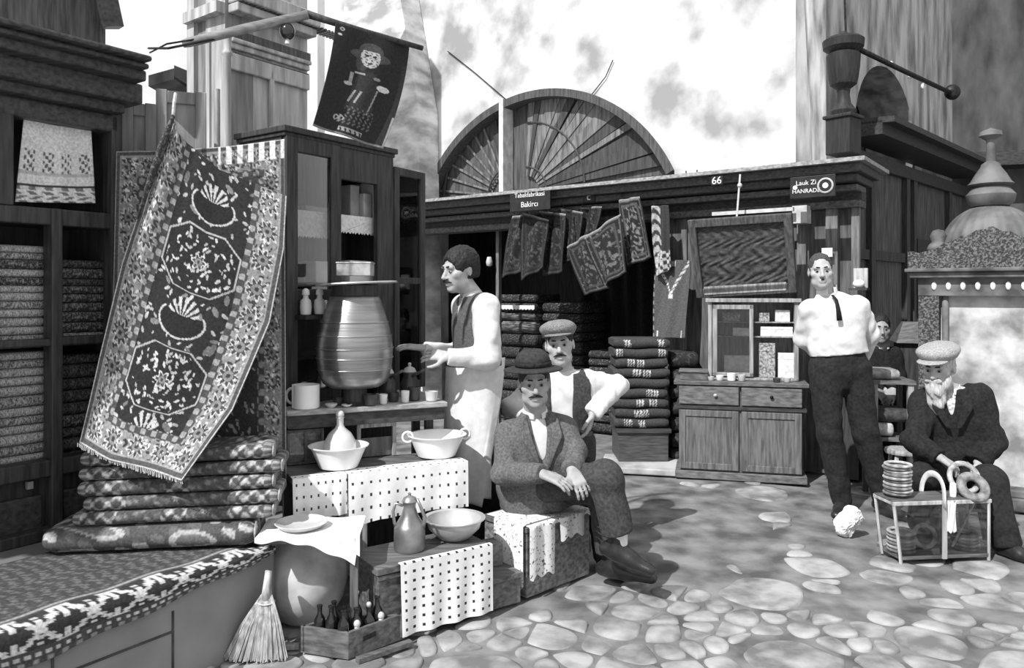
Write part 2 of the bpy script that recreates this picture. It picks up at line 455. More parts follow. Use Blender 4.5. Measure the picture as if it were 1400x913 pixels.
# pilaster strip on the corner edge
b = MB(); b.hexa([MF.at(1112, 235, VB+.04), MF.at(1130, 235, VB+.04), MF.p(uCor, VB-.1, 2.4), MF.p(uCor-.2, VB-.1, 2.4),
   MF.at(1100, -60, VB+.04), MF.at(1128, -60, VB+.04), MF.p(uCor, VB-.1, TOP), MF.p(uCor-.2, VB-.1, TOP)])
struct(b.build('wall_corner', mat('corner_stain', .3, .6, 5, .95, stretch=(3,3,.4))))
# eave along the side wall
EAV = wood('eave_wood', .04, axis='x')
b = MB()
def eave(p0, p1, dep, th, drop=0):
    d_ = RW.n*dep
    a, c = p0, p1
    b.hexa([a, c, c+d_-V(0,0,drop), a+d_-V(0,0,drop), a+V(0,0,th), c+V(0,0,th), c+d_+V(0,0,th-drop), a+d_+V(0,0,th-drop)])
e0 = RW.at(1150, 172, .0); e1 = RW.at(1330, 250, .0); e1.z = e0.z
eave(e0, e1, .45, .05, .03); eave(e0-V(0,0,.12), e1-V(0,0,.12), .35, .12); eave(e0-V(0,0,.35), e1-V(0,0,.35), .16, .12)
struct(b.build('cornice_right', EAV))
# eave of dark wall beyond
b = MB(); q0 = pE+V(-.1, -.35, e0.z-.03); q1 = pE+V(4.5, -1.8, e0.z-.03)
b.hexa([q0, q1, q1+V(.1,.5,0), q0+V(0,.5,0), q0+V(0,0,.16), q1+V(0,0,.16), q1+V(.1,.5,.16), q0+V(0,.5,.16)])
struct(b.build('cornice_end', EAV))
# wooden shop front under that eave
b = MB(); BRD = wood('weathered_boards', .075, .5, scale=6)
b.fbox(RW, .05, uE, .02, .10, 0, e0.z-.3)
struct(b.build('wall_boards', BRD))
b = MB()
for px in (1190, 1238, 1248, 1296):
    u_ = RW.u(px, .12); b.fbox(RW, u_-.05, u_+.05, .1, .15, 0, e0.z-.35)
for z_ in (1.75, .95): b.fbox(RW, .1, uE, .1, .135, z_, z_+.09)
struct(b.build('trim_posts', DKW))
b = MB(); ud0, ud1 = RW.u(1252, .14), RW.u(1292, .14)
b.fbox(RW, ud0, ud1, .1, .16, .1, 2.0)
for z0_, z1_ in ((.3, .95), (1.1, 1.85)): b.fbox(RW, ud0+.15, ud1-.15, .16, .18, z0_, z1_)
struct(b.build('door_1', wood('door_wood', .035)))
# ================================================================ raised ledge and wooden shop window beside it
ZL = .39
LST = mat('ledge_stone', .22, .3, 2.2, .95, bump=.4, detail=9)
b = MB()
# top polygon: outer edge line PF, inner line beyond LF
pa = PF.p(-2.2, 0, 0); pb_ = PF.p(.265, 0, 0); pc_ = pb_+V(-.55, .62, 0); pd_ = pa+V(-1.9, 1.6, 0)
b.prism([V(p.x, p.y, ZL) for p in (pa, pb_, pc_, pd_)], V(0, 0, -ZL-.1))
struct(b.build('floor_ledge', LST, bevel=.012))
b = MB()
for u_ in (-.62, -.2):
    b.fbox(PF, u_, u_+.008, .0, .004, 0, ZL-.12)
b.fbox(PF, -1.4, -.2, 0, .004, .19, .198)
struct(b.build('trim_joints', mat('joint_dark', .06)))

# wooden shop window frame
uE_ = LF.u(162, 0)
zt = lambda px, py, v=0: LF.pix(px, py, v)[1]
SW = wood('shop_wood', .04, .45, rough=.45); SX = wood('shop_wood_long', .05, .45, rough=.45, axis='x')
b = MB()
uu = lambda px: LF.u(px, 0)
Z = lambda py: LF.pix(40, py, 0)[1]
b.fbox(LF, -1.5, uE_, -.02, .05, ZL, ZL+.05)                       # sill on the ledge
b.fbox(LF, uu(66), uu(82), -.05, .03, ZL, Z(283))                 # middle post
b.fbox(LF, uu(148), uE_, -.05, .03, ZL, Z(130))                  # corner post
b.fbox(LF, uu(-30), uu(-8), -.05, .03, ZL, Z(130))
b.fbox(LF, uu(-10), uu(16), -.05, .025, Z(283), Z(130))
b.fbox(LF, -1.5, uE_, -.05, .02, Z(306), Z(283))                 # transom
b.fbox(LF, -1.5, uE_, -.05, .02, Z(138), Z(118))
b.fbox(LF, -1.5, uu(70), -.05, .02, Z(474), Z(464)); b.fbox(LF, uu(80), uE_, -.05, .015, Z(474), Z(462))
b.fbox(LF, -1.5, uE_, -.05, .025, Z(655), Z(632))
b.build('window_1', SW, bevel=.006)['kind'] = 'structure'
b = MB()                                                            # lower panels
b.fbox(LF, -1.5, uE_, -.06, -.03, ZL+.05, Z(655)); struct(b.build('wall_panel', SW))
b = MB()
for a_, c_ in ((-20, 60), (88, 146)):
    b.fbox(LF, uu(a_), uu(c_), -.03, -.01, Z(735), Z(680))
struct(b.build('trim_panel', SX, bevel=.008))
b = MB(); b.fbox(LF, uu(36), uu(44), -.01, .012, Z(668), Z(658)); struct(b.build('trim_lock', mat('brass_lock', .35, .2, metal=.5)))
b = MB(); b.fbox(LF, -1.5, uE_, -.42, -.40, ZL, Z(118)); b.fbox(LF, uE_-.03, uE_, -.4, -.05, ZL, Z(118)); struct(b.build('wall_left', DKW))
b = MB()
for z_ in (Z(655), Z(470), Z(295)): b.fbox(LF, -1.5, uE_-.03, -.4, -.05, z_-.02, z_)
struct(b.build('trim_shelf', DKW))
# panes
for nm, (a_, c_, d_, e_) in (('window_2', (-9, 67, 632, 474)), ('window_3', (82, 148, 632, 474)), ('window_4', (-9, 67, 464, 306)), ('window_5', (82, 148, 464, 306))):
    pass
# cornice of the shop window
b = MB()
uC1 = uE_+.03
prof = [(.0, 118, 92, 163), (.06, 92, 76, 172), (.12, 78, 48, 196), (.20, 50, 34, 201), (.25, 36, 28, 205), (.29, 28, 20, 209)]
for v_, p0_, p1_, px_ in prof:
    b.fbox(LF, -1.8, LF.u(px_, v_+.03), -.4, v_+.03, Z(p0_+45), Z(p1_+45))
b.build('cornice_left', SX, bevel=.01)['kind'] = 'structure'
b = MB(); b.fbox(LF, -1.8, uE_-.05, -.4, -.02, Z(70), Z(-140))
struct(b.build('wall_upper', wood('attic_panel', .09, .5)))
b = MB()
pA = LF.at(155, 38, .06); pB = LF.at(120, -120, .06)
b.tube([pA, pB], .05, 4); pA = LF.at(-20, 16, .06); pB = LF.at(120, 38, .06)
struct(b.build('trim_brace', SX))

# embroidered towel in the upper window
def towel_pat(U, W):
    r = np.full(U.shape, .72)
    zig = (np.abs(((U*4) % 1)-.5) < .28) & (W > .36) & (W < .62)
    hsh = (np.sin(U*75)*np.sin(W*60+U*20) > .15)
    r[zig & hsh] = .12
    r[(W > .62) & (W < .66)] = .5
    r[(W > .78) & (W < .81)] = .06
    low = (W > .81) & (np.sin(U*31+np.sin(W*40)*2)*np.sin(W*55) > .05); r[low] = .2
    return r
TWL = pat_mat('towel_weave')
c4 = [LF.at(33, 157, -.03), LF.at(124, 171, -.03), LF.at(130, 278, -.03), LF.at(20, 276, -.03)]
def quadfn(c, wav=0, nvec=V(0,0,1), fx=3, ph=0, sag=0, topsag=0):
    def fn(u, v):
        p = c[0].lerp(c[1], u).lerp(c[3].lerp(c[2], u), v)
        return p + nvec*(wav*math.sin(u*fx*2*PI+ph+v*.8)*(.35+.65*v)) - V(0,0,1)*topsag*4*u*(1-u)*(1-v) - V(0,0,1)*sag*4*u*(1-u)*v
    return fn
b = MB(); b.grid(quadfn(c4, .006, LF.n, 2.2, topsag=.025), 70, 70, towel_pat, .004, .5)
tag(b.build('embroidered_towel', TWL, smooth=True), 'white embroidered towel with three dark motifs hung in the upper shop window', 'towel')

# folded textiles on the shelves of the shop window
FT = [motif('shelf_textile_a', .10, .50, 150, .5, stretch=(1, 1, .45), wid=.1), motif('shelf_textile_b', .05, .32, 130, .54, stretch=(1, 1, .5), wid=.08),
      motif('shelf_textile_c', .14, .6, 170, .48, stretch=(1, 1, .4), wid=.12), motif('shelf_textile_d', .03, .16, 120, .52, stretch=(1,1,.5), wid=.1)]
def folded(name, fr, u0, u1, v0, v1, z0, z1, m, rz=0.0):
    """a folded cloth: rounded front roll, a second fold below, soft ends"""
    b = MB(); h = z1-z0; k = 7
    def sec(u, sh):
        ring = []
        for i in range(k+1):
            a = -PI/2+PI*i/k; ring.append(fr.p(u, v1-h*.5+math.cos(a)*h*.5*sh, z0+h/2+math.sin(a)*h*.5*sh))
        ring.append(fr.p(u, v0, z0+h/2+h*.5*sh)); ring.append(fr.p(u, v0, z0+h/2-h*.5*sh)); return ring
    us = [u0, u0+h*.12, u0+(u1-u0)*.33, u0+(u1-u0)*.66, u1-h*.12, u1]; shs = [.75, .97, 1, .98, .97, .75]
    rings = [sec(u, s_) for u, s_ in zip(us, shs)]; n = len(b.v); K = len(rings[0])
    for r in rings: b.v += r
    for i in range(len(rings)-1):
        for j in range(K):
            j2 = (j+1) % K; b.f.append((n+i*K+j, n+i*K+j2, n+(i+1)*K+j2, n+(i+1)*K+j)); b.mi.append(0)
    b.f.append(tuple(n+j for j in range(K-1, -1, -1))); b.f.append(tuple(n+(len(rings)-1)*K+j for j in range(K))); b.mi += [0, 0]
    return b.build(name, m, smooth=True, auto=50)
r2 = random.Random(11)
def stack(px0, px1, y_top, y_bot, n, where, mats, v1, grp, fr=LF, zfn=None, v0=None, cat='textile', word='folded textile', nm='folded_textile', jit=.006):
    z0 = zfn(y_bot); z1 = zfn(y_top); hs = [r2.uniform(.8, 1.2) for _ in range(n)]; t = sum(hs); z = z0
    for i in range(n):
        h = (z1-z0)*hs[i]/t
        j0, j1 = r2.uniform(-jit, jit), r2.uniform(-jit, jit)
        o = folded(nm, fr, fr.u(px0, v1)+j0, fr.u(px1, v1)+j1, v0 if v0 is not None else v1-.26, v1+r2.uniform(-.008, .004), z, z+h*.985, mats[r2.randrange(len(mats))])
        k = n-1-i
        lab = f'{word}, {ORD[k]} {"of" if k == 0 else "from top of"} {where}'
        tag(o, lab, cat, grp); z += h
    return z
stack(-14, 63, 334, 470, 12, 'the upper-shelf pile before the window post', FT[:3], -.07, 'textiles on the window shelves', zfn=Z)
stack(-14, 66, 482, 650, 13, 'the pale pile on the lower window shelf', [FT[0], FT[2], FT[2]], -.07, 'textiles on the window shelves', zfn=Z)
stack(86, 144, 352, 470, 9, 'the upper-shelf pile beyond the window post', [FT[1], FT[1], FT[3], FT[0]], -.07, 'textiles on the window shelves', zfn=Z)
stack(86, 142, 490, 650, 9, 'the dark lower-shelf pile beyond the window post', [FT[1], FT[3], FT[3]], -.07, 'textiles on the window shelves', zfn=Z)

# ---------------------------------------------------------------- carpets
def rosette(U, W, cu, cw, r, asp, n=8):
    du = (U-cu)*asp; dw = W-cw; rr = np.hypot(du, dw); an = np.arctan2(dw, du)
    pet = r*(.78+.22*np.cos(n*an))
    o = np.full(U.shape, np.nan)
    o[rr < pet] = .52; o[rr < pet*.80] = .06; o[rr < r*.40] = .22; o[rr < r*.18] = .05
    return o
def over(base, new):
    m = ~np.isnan(new); base[m] = new[m]
def speck(U, W, seed, n, size, val, base, mask, asp):
    rg = np.random.RandomState(seed)
    for _ in range(n):
        cu, cw = rg.rand(), rg.rand(); s = size*(.6+.8*rg.rand()); an = rg.rand()*PI
        du = (U-cu)*asp; dw = W-cw
        x = du*math.cos(an)+dw*math.sin(an); y = -du*math.sin(an)+dw*math.cos(an)
        sel = ((x/s)**2+(y/(s*.45))**2 < 1) & mask
        base[sel] = val*(.7+.5*rg.rand())
def carpet_pat(U, W, asp=.55, border=.17, seed=1, med=((.5,.3),(.5,.7)), field=.035, bcol=.10, top=True, orn=.36):
    """oriental carpet: outer guard, rosette border, inner guard, dark field with octagonal medallions"""
    d = np.minimum(np.minimum(U, 1-U)*asp, np.minimum(W, 1-W) if top else 1-W)   # distance to edge in units of length
    bw = border*asp
    r = np.full(U.shape, field)
    # field decoration
    inside = d > bw
    speck(U, W, seed, 330, .009, .40, r, inside, asp)
    speck(U, W, seed+5, 60, .016, .16, r, inside, asp)
    for cu, cw in med:
        du = np.abs(U-cu)*asp; dw = np.abs(W-cw)
        o = np.maximum(np.maximum(du/.135, dw/.105), (du/.135+dw/.105)/1.5)
        r[(o < 1.02) & inside] = field*.9
        r[(o < 1.0) & (o > .955) & inside] = .36
        sel = (o < .9) & inside
        tmp = r.copy(); speck(U, W, seed+int(cw*100), 1300, .0075, .45, tmp, sel, asp); r[sel] = tmp[sel]
        over(r, np.where(inside, rosette(U, W, cu, cw, .03, asp, 6), np.nan))
    # vases between the medallions
    for cu, cw in ((.5, .5), (.5, .11), (.5, .9)) if top else ((.5, .52), (.5, .135), (.5, .905)):
        du = (U-cu)*asp; dw = W-cw
        e = (du/.085)**2+((dw-.005)/.055)**2
        sel = (e < 1) & (e > .83) & (dw > -.025) & inside; r[sel] = .42
        sel = (e < .8) & inside & (dw > -.02); r[sel] = .02
        fan = (np.hypot(du, dw+.02) < .055) & (dw < -.015) & (np.cos(np.arctan2(du, -dw-.0)*17) > .0) & inside; r[fan] = .45
        for sgn in (-1, 1):
            over(r, np.where(inside, rosette(U, W, cu+sgn*.15/asp, cw+.03, .018, asp, 5), np.nan))
    # border
    g0, g1 = bw*.20, bw*.78
    sel = d <= bw; r[sel] = bcol*2.6
    sel = (d > g0) & (d < g1); r[sel] = .24
    rg = np.random.RandomState(seed+9)
    def along(cu_list, cw_list):
        for cu, cw in zip(cu_list, cw_list):
            o = rosette(U, W, cu, cw, bw*orn, asp, 9); o[(d < g0*1.05) | (d > g1*.99)] = np.nan; over(r, o)
    nb = int(round(1/(bw*.84))); nw = max(3, int(round(asp/(bw*.8))))
    mid = (g0+g1)/2
    along([mid/asp]*nb, [(i+.5)/nb for i in range(nb)]); along([1-mid/asp]*nb, [(i+.5)/nb for i in range(nb)])
    (along([(i+.5)/nw for i in range(nw)], [mid]*nw) if top else None); along([(i+.5)/nw for i in range(nw)], [1-mid]*nw)
    tmp = r.copy(); speck(U, W, seed+3, 900, .008, .05, tmp, (d > g0) & (d < g1), asp)
    selb = (d > g0) & (d < g1) & (r == .24); r[selb] = tmp[selb]
    tmp = r.copy(); speck(U, W, seed+4, 500, .007, .62, tmp, (d > g0) & (d < g1), asp); selb = (d > g0) & (d < g1) & (r < .25) & (r > .02); r[selb] = tmp[selb]
    # guards: dotted
    sel = (d > bw*.78) & (d <= bw); r[sel] = np.where(np.sin(U*150*asp)*np.sin(W*150) > .1, .3, .07)[sel]
    sel = (d <= bw*.2); r[sel] = .085
    sel = (d <= bw*.2) & (d > bw*.15); r[sel] = .3
    sel = (d <= bw*.03); r[sel] = .5
    return r
CAR = pat_mat('carpet_weave', .3)
# back carpet, hung flat
c4 = [P(159, 207, 3.46), P(389, 190, 3.60), P(391, 660, 3.52), P(150, 640, 3.44)]
def bpat(U, W):
    r = carpet_pat(U, W, .62, .16, 21, ((.5,.36),(.5,.72)), .06, .1)
    r = r*.85
    sel = (W < .055) & (U > .6) & (np.cos(U*95) > 0) ; r[sel] = .7
    return r
b = MB(); b.grid(quadfn(c4, .008, V(0,-1,0), 2.5, sag=-.0, topsag=.015), 150, 260, bpat, .008, .05)
tag(b.build('hanging_carpet', CAR, smooth=True), 'large patterned carpet hung flat behind the slanted one, beside the glass cabinet', 'carpet', 'hanging carpets')
# front carpet, hung by one corner so that it slants
Ls = [P(236,160,3.42), P(214,222,3.36), P(168,360,3.27), P(134,490,3.18), P(106,606,3.02)]
Rs = [P(392,268,3.50), P(388,340,3.44), P(368,440,3.36), P(318,560,3.20), P(250,656,3.00)]
Ts = [P(236,160,3.42), P(256,196,3.43), P(300,232,3.45), P(392,268,3.50)]
Bs = [P(106,606,3.02), P(152,628,3.02), P(200,642,3.01), P(250,656,3.00)]
def coons(u, v):
    L = poly(Ls, v); R = poly(Rs, v); T = poly(Ts, u); B = poly(Bs, u)
    p = L.lerp(R, u) + T.lerp(B, v) - (Ts[0].lerp(Ts[-1], u)).lerp(Bs[0].lerp(Bs[-1], u), v)
    wv = math.sin(u*9+v*5)*.012*(.3+v)*(1-abs(2*v-1)*.3) + .03*math.exp(-((u-.12)/.07)**2)*(1-v) - .02*math.exp(-((u-.25)/.07)**2)*(1-v)
    return p + V(-.1, -1, 0)*wv + V(0,-.03,0)*math.sin(PI*u)*math.sin(PI*v)
def fpat(U, W): return carpet_pat(U, W, .52, .235, 4, ((.5,.325),(.5,.715)), .026, .085, False)
b = MB(); b.grid(coons, 190, 330, fpat, .007, .12)
cf = tag(b.build('hanging_carpet', CAR, smooth=True), 'dark medallion carpet with flowered border hung by one corner above the folded pile', 'carpet', 'hanging carpets')
b = MB()
for i in range(60):
    p = poly(Bs, (i+.5)/60); q = p+V(rnd.uniform(-.004,.004), -.002, -rnd.uniform(.010, .018)); b.tube([p+V(0,-.004,.004), q], .0022, 4)
b.build('fringe', mat('fringe_wool', .6, .2, 60), cf)
# folded corner and cord from which it hangs
b = MB(); b.tube([P(236,166,3.41), P(238,140,3.42), P(240,128,3.45)], .008, 6); b.build('cord', mat('pale_cord', .55, .2, 60), cf)
b = MB(); b.tube([P(237,158,3.395), P(222,200,3.35), P(204,250,3.31), P(188,300,3.28)], [.012, .026, .02, .006], 8, flat=.5); b.build('folded_edge', motif('carpet_back', .05, .16, 70, .55), cf, smooth=True)

# pile of folded carpets on the ledge
def fold_tone(x, L, y, seed, tex):
    if tex == 2:       # bold scrolls
        a = math.sin(x*17+2.3*math.sin(y*22+seed))+math.sin(y*48+x*9)*.8
        q = math.sin(x*46)*math.sin(y*75+x*20)
        return .40 if (.55 < a < 1.05) or (a < -.9 and q > .2) else (.16 if a > 1.05 else (.085+.05*(q > .3)))
    e = min(x, L-x)
    if e < .035: return .30 if math.sin(y*260) > 0 else .12
    if e < .22*L or (tex == 1 and abs(x-L*.5) < .05):      # flowered end border
        a = math.sin(x*95+seed)*math.sin(y*110+seed*2)+.5*math.sin(x*210)*math.sin(y*190)
        return .42 if a > .42 else (.20 if a > -.1 else .07)
    a = math.sin(x*60+3*math.sin(y*40))*math.sin(y*120+x*15)+.4*math.sin(x*170+y*90)
    return .22 if a > .62 else (.12 if a > .1 else .085)
def bigfold(p0l, p0r, h, dep, seed, tex):
    """folded carpet as a rounded slab: p0l/p0r = front bottom ends"""
    b = MB(); rg = random.Random(seed)
    ax = (p0r-p0l); L = ax.length; ax.normalize(); dn = V(-ax.y, ax.x, 0).normalized()
    nu, nk = 150, 36
    n = len(b.v)
    for i in range(nu+1):
        t = i/nu; e = min(t, 1-t)*L; sh = min(1, .55+.45*math.sqrt(min(1, e/(h*.45))))
        c = p0l.lerp(p0r, t)+V(0, 0, h*.5)
        wob = .012*h*math.sin(t*7+seed)
        for k in range(nk):
            f = k/nk
            if f < .5:
                a = -PI/2+PI*(f/.5); q = c - dn*(math.cos(a)*h*.55*sh) + V(0,0,math.sin(a)*h*.5*sh+wob) + dn*h*.5
            else:
                g = (f-.5)/.5
                zz = h*.5*sh if g < .5 else -h*.5*sh
                gg = g/.5 if g < .5 else (1-g)/.5
                q = c + dn*(h*.5+(dep-h*.5)*gg) + V(0,0,zz+wob)
            w_ = min(1.0, f/.5) if f < .5 else 1-min(1, (f-.5)*4)
            b.pat[len(b.v)] = fold_tone(t*L, L, w_*h*1.4, seed, tex)
            b.v.append(q)
    for i in range(nu):
        for k in range(nk):
            k2 = (k+1) % nk; b.f.append((n+i*nk+k, n+i*nk+k2, n+(i+1)*nk+k2, n+(i+1)*nk+k)); b.mi.append(0)
    b.f.append(tuple(n+k for k in range(nk-1,-1,-1))); b.f.append(tuple(n+nu*nk+k for k in range(nk))); b.mi += [0,0]
    return b
ROL = [motif('pile_carpet_a', .07, .30, 34, .54, stretch=(.6,1,1.3)), motif('pile_carpet_b', .09, .26, 42, .55, stretch=(.7,1,1.2)), motif('pile_carpet_c', .10, .42, 24, .56, stretch=(.7,1,1.2), wid=.02)]
EDG = mat('carpet_edge', .30, .6, 55, .95, stretch=(1,1,.3))
#            left(x,ybot) right(x,ybot)  ytop_left ytop_right
rows = [((54,767), (347,752), 733, 712, 3.035, 3.14, 2),
        ((97,729), (372,707), 708, 688, 3.06, 3.17, 1),
        ((112,709), (380,686), 690, 666, 3.07, 3.18, 0),
        ((104,685), (372,665), 662, 645, 3.07, 3.19, 1),
        ((106,662), (384,645), 645, 625, 3.08, 3.20, 0),
        ((108,643), (372,632), 628, 604, 3.09, 3.21, 0)]
zprev_l = zprev_r = ZL+.018
for i, (l, r, tl_, tr_, yl, yr, mi_) in enumerate(rows):
    h = ((l[1]-tl_)*yl+(r[1]-tr_)*yr)/2/F
    a = P(l[0], l[1], yl); c = P(r[0], r[1], yr); a.z = zprev_l; c.z = zprev_r
    if i == 0: c.z = zprev_r+.0
    zprev_l += h*.97; zprev_r += h*1.0
    pos = len(rows)-1-i
    lab = ['topmost folded carpet of the pile under the slanted carpet', 'second folded carpet from the top of the pile', 'third folded carpet from the top of the pile',
           'fourth folded carpet from the top of the pile', 'folded carpet lying just above the large bold bottom one', 'bold large-patterned carpet roll at the bottom of the pile'][pos]
    o = bigfold(a, c, h*.93, .26, i+3, mi_).build('folded_carpet', CAR, smooth=True, auto=60)
    tag(o, lab, 'carpet', 'folded carpets on the ledge')
    # coiled end of the fold
    b = MB(); ax = (c-a).normalized(); cc = c+V(0,0,h*.5)+ax*.003
    dn = V(-ax.y, ax.x, 0).normalized()
    for q in range(3):
        b.tube([cc+dn*(h*.5+(.36-.12*q)*h*math.cos(t)*1.3)+V(0,0,(.40-.13*q)*h*math.sin(t)) for t in np.linspace(.3, 2*PI+.1, 18)], .004, 5)
    b.build('fold_edge', EDG, o)

# runner carpet laid along the ledge, its border hanging over the edge
def runner_pat(U, W):
    """U along, W from wall (0) to lower hem (1)"""
    r = np.full(U.shape, .07)
    top = W < .52
    r[top] = (.065+.07*(np.sin(U*260+np.sin(W*50)*3)*np.sin(W*90) > .2))[top]
    bd = (W > .55) & (W < .86)
    x = (U*13) % 1; y = (W-.55)/.31
    tri = (np.abs(x-.5) < .42*(1-np.abs(2*y-1))+.04)
    xx = np.abs(x-.5); yy = np.abs(2*y-1)
    zz = (np.abs(xx-.42*yy) < .085+.03*np.sign(np.sin(y*40))) | ((xx < .06) & (yy < .8) & (np.sin(y*30) > -.6)) | ((xx > .44) & (yy > .3))
    r[bd] = np.where(zz, .62, .045)[bd]
    r[(W > .53) & (W < .55)] = .35
    dots = (W > .89) & (W < .93) & (np.sin(U*420) > 0); r[dots] = .5
    dots = (W > .955) & (np.sin(U*300) > .2); r[dots] = .25
    return r
def runner(u, v):
    s = lerp(-1.9, .25, u)
    if v < .62:
        t = v/.62; p = PF.p(s, -.66+.66*t+.012*(t**6), ZL+.009+.004*math.sin(s*20)*math.sin(t*9))
    else:
        t = (v-.62)/.38; fall = lerp(.125, .03, max(0, min(1, (s+.6)/.9)))*(1+.05*math.sin(s*17))
        p = PF.p(s, .012+.012*math.sin(min(1, t*3)*PI/2)+.006*math.sin(s*14)*t, ZL+.009-fall*t)
    return p
b = MB(); b.grid(runner, 330, 80, runner_pat, .006, .06)
tag(b.build('runner_carpet', CAR, smooth=True), 'long runner carpet laid on the stone ledge with zigzag border over the edge', 'carpet')

# grey boards and pale pole behind the hanging carpets
GB = wood('grey_board', .17, .3, scale=5); GB2 = wood('grey_board_pale', .24, .3, scale=5)
def board(px0, px1, y0, y1, Y0, Y1, m, lab, rail):
    a = P(px0, y0, Y0); c = P(px1, y1, Y1); t = thing('wooden_board', lab, 'board', V((a.x+c.x)/2, (a.y+c.y)/2, ZL), 'grey wooden boards')
    ax = (V(c.x, c.y, 0)-V(a.x, a.y, 0)); L = ax.length; fr = Fr(a.x, a.y, ax.x, ax.y); zt_ = min(a.z, c.z)
    b = MB(); b.fbox(fr, 0, L, -.03, -.015, ZL, zt_); b.build('panel', m, t)
    b = MB(); b.fbox(fr, 0, .05, -.03, 0, ZL, zt_+.005); b.fbox(fr, L-.05, L, -.03, 0, ZL, zt_+.005); b.fbox(fr, .05, L-.05, -.03, -.002, zt_-.06, zt_)
    if rail: b.fbox(fr, .05, L-.05, -.03, -.002, zt_-.25, zt_-.22)
    b.build('frame', m, t, bevel=.004)
board(166, 214, 138, 134, 3.62, 3.70, GB, 'darker grey wooden board standing behind the carpet beside the shop window', True)
board(213, 282, 122, 116, 3.72, 3.80, GB2, 'paler grey wooden board standing behind the corner of the slanted carpet', False)
b = MB(); b.tube([V(P(297,122,3.66).x, 3.66, ZL), P(297,122,3.66)], [.017, .014], 10)
tag(b.build('wooden_pole', LTW, smooth=True, auto=50), 'thin pale upright pole standing behind the flat carpet', 'pole')

# old house behind: panelled corner with a round column
yH = 4.75
HF = Fr(-1.775, yH, .5706, .8212)
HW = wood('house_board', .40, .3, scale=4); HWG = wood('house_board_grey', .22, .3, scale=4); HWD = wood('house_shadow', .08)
hp = lambda px, py, v=0: HF.pix(px, py, v)
uW = HF.u(420, 0)
zz = lambda py: hp(312, py)[1]
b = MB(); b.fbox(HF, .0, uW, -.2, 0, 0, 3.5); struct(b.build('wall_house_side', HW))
b = MB()
b.fbox(HF, .02, uW, 0, .05, zz(58), zz(52)); b.fbox(HF, .02, uW, 0, .03, zz(66), zz(58)); b.fbox(HF, .02, uW, 0, .03, zz(95), zz(72))
b.fbox(HF, HF.u(366), HF.u(372), 0, .03, 1, zz(80)); b.fbox(HF, 0.02, uW, 0, .1, zz(18), zz(6)); b.fbox(HF, 0.02, uW, 0, .14, zz(5), zz(-15))
struct(b.build('trim_house', HW, bevel=.008))
b = MB(); b.fbox(HF, .0, uW, 0, .035, zz(52), zz(40)); b.fbox(HF, .0, uW, 0, .02, zz(74), zz(70)); struct(b.build('trim_house_shade', HWD))  # raised dark bars; the shade of grooves is put into their colour
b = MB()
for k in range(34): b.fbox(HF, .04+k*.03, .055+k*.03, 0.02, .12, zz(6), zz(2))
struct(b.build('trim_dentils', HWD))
HM = Fr(-1.775, yH, -.8, .6)
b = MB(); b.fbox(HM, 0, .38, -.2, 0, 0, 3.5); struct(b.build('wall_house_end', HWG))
b = MB(); b.fbox(HM, .14, .17, 0, .02, 0, zz(48)); b.fbox(HM, .3, .38, 0, .03, 0, 3.4); b.fbox(HM, 0, .38, 0, .06, zz(20), zz(5)); struct(b.build('trim_house_end', HW))
b = MB(); cpos = V(P(311, 100, 4.66).x, 4.66, 0)
b.lathe([(.026, 0), (.026, 1.9), (.022, 1.95), (.03, 1.97), (.024, 2.0), (.022, zz(85)), (.032, zz(82)), (.032, zz(79)), (.022, zz(76)), (.024, zz(60)), (.034, zz(54)), (.034, zz(50))], cpos, 16)
struct(b.build('column', HW, smooth=True, auto=40))
# ================================================================ glass cabinet, tiered stand and wares
CF = Fr(-1.129, 3.80, .5706, .8212)           # cabinet front
uc = lambda px, v=0: CF.u(px, v)
cz = lambda px, py, v=0: CF.pix(px, py, v)[1]
ZT = cz(390, 172); uA, uB = 0.0, uc(536)
cab = thing('glass_cabinet', 'tall dark wooden display cabinet with glazed doors behind the copper vessel', 'cabinet', CF.p(uB/2, -.15, ZL))
b = MB()
b.fbox(CF, uA, uB, -.36, -.335, ZL, ZT-.02); b.fbox(CF, uA, uA+.025, -.335, -.02, ZL, ZT-.02); b.fbox(CF, uB-.025, uB, -.335, -.02, ZL, ZT-.02)
b.fbox(CF, uA-.02, uB+.02, -.38, .03, ZT-.03, ZT); b.fbox(CF, uA-.01, uB+.01, -.37, .015, ZT-.05, ZT-.03); b.fbox(CF, uA, uB, -.335, 0, ZL, ZL+.04)
b.fbox(CF, uA, uB, -.02, 0, ZL, .86)
b.build('body', DKW, cab, bevel=.004)
for z_ in (1.12, 1.40, 1.50, 1.86): 
    b = MB(); b.fbox(CF, uA+.025, uB-.025, -.33, -.06, z_-.018, z_); b.build('shelf', MDX, cab)
def door(name, fr, u0, u1, w0, w1, mid, parent, v=0.0, st=.05, panes=True):
    b = MB()
    b.fbox(fr, u0, u0+st, v-.02, v+.01, w0, w1); b.fbox(fr, u1-st, u1, v-.02, v+.01, w0, w1)
    b.fbox(fr, u0+st, u1-st, v-.02, v+.01, w0, w0+st); b.fbox(fr, u0+st, u1-st, v-.02, v+.01, w1-st, w1)
    for m_ in mid: b.fbox(fr, u0+st, u1-st, v-.018, v+.008, m_-st*.4, m_+st*.4)
    o = b.build(name, DKW, parent, bevel=.003)
    b = MB()
    lv = [w0+st] + list(mid) + [w1-st]
    for q in range(len(lv)-1): b.fbox(fr, u0+st, u1-st, v-.008, v-.004, lv[q]+(st*.4 if q else 0), lv[q+1]-(st*.4 if q < len(lv)-2 else 0))
    b.build('pane', GLS, o)
    return o
d1 = door('door', CF, uA, uc(463), .88, ZT-.05, [1.44], cab, .012, .07)
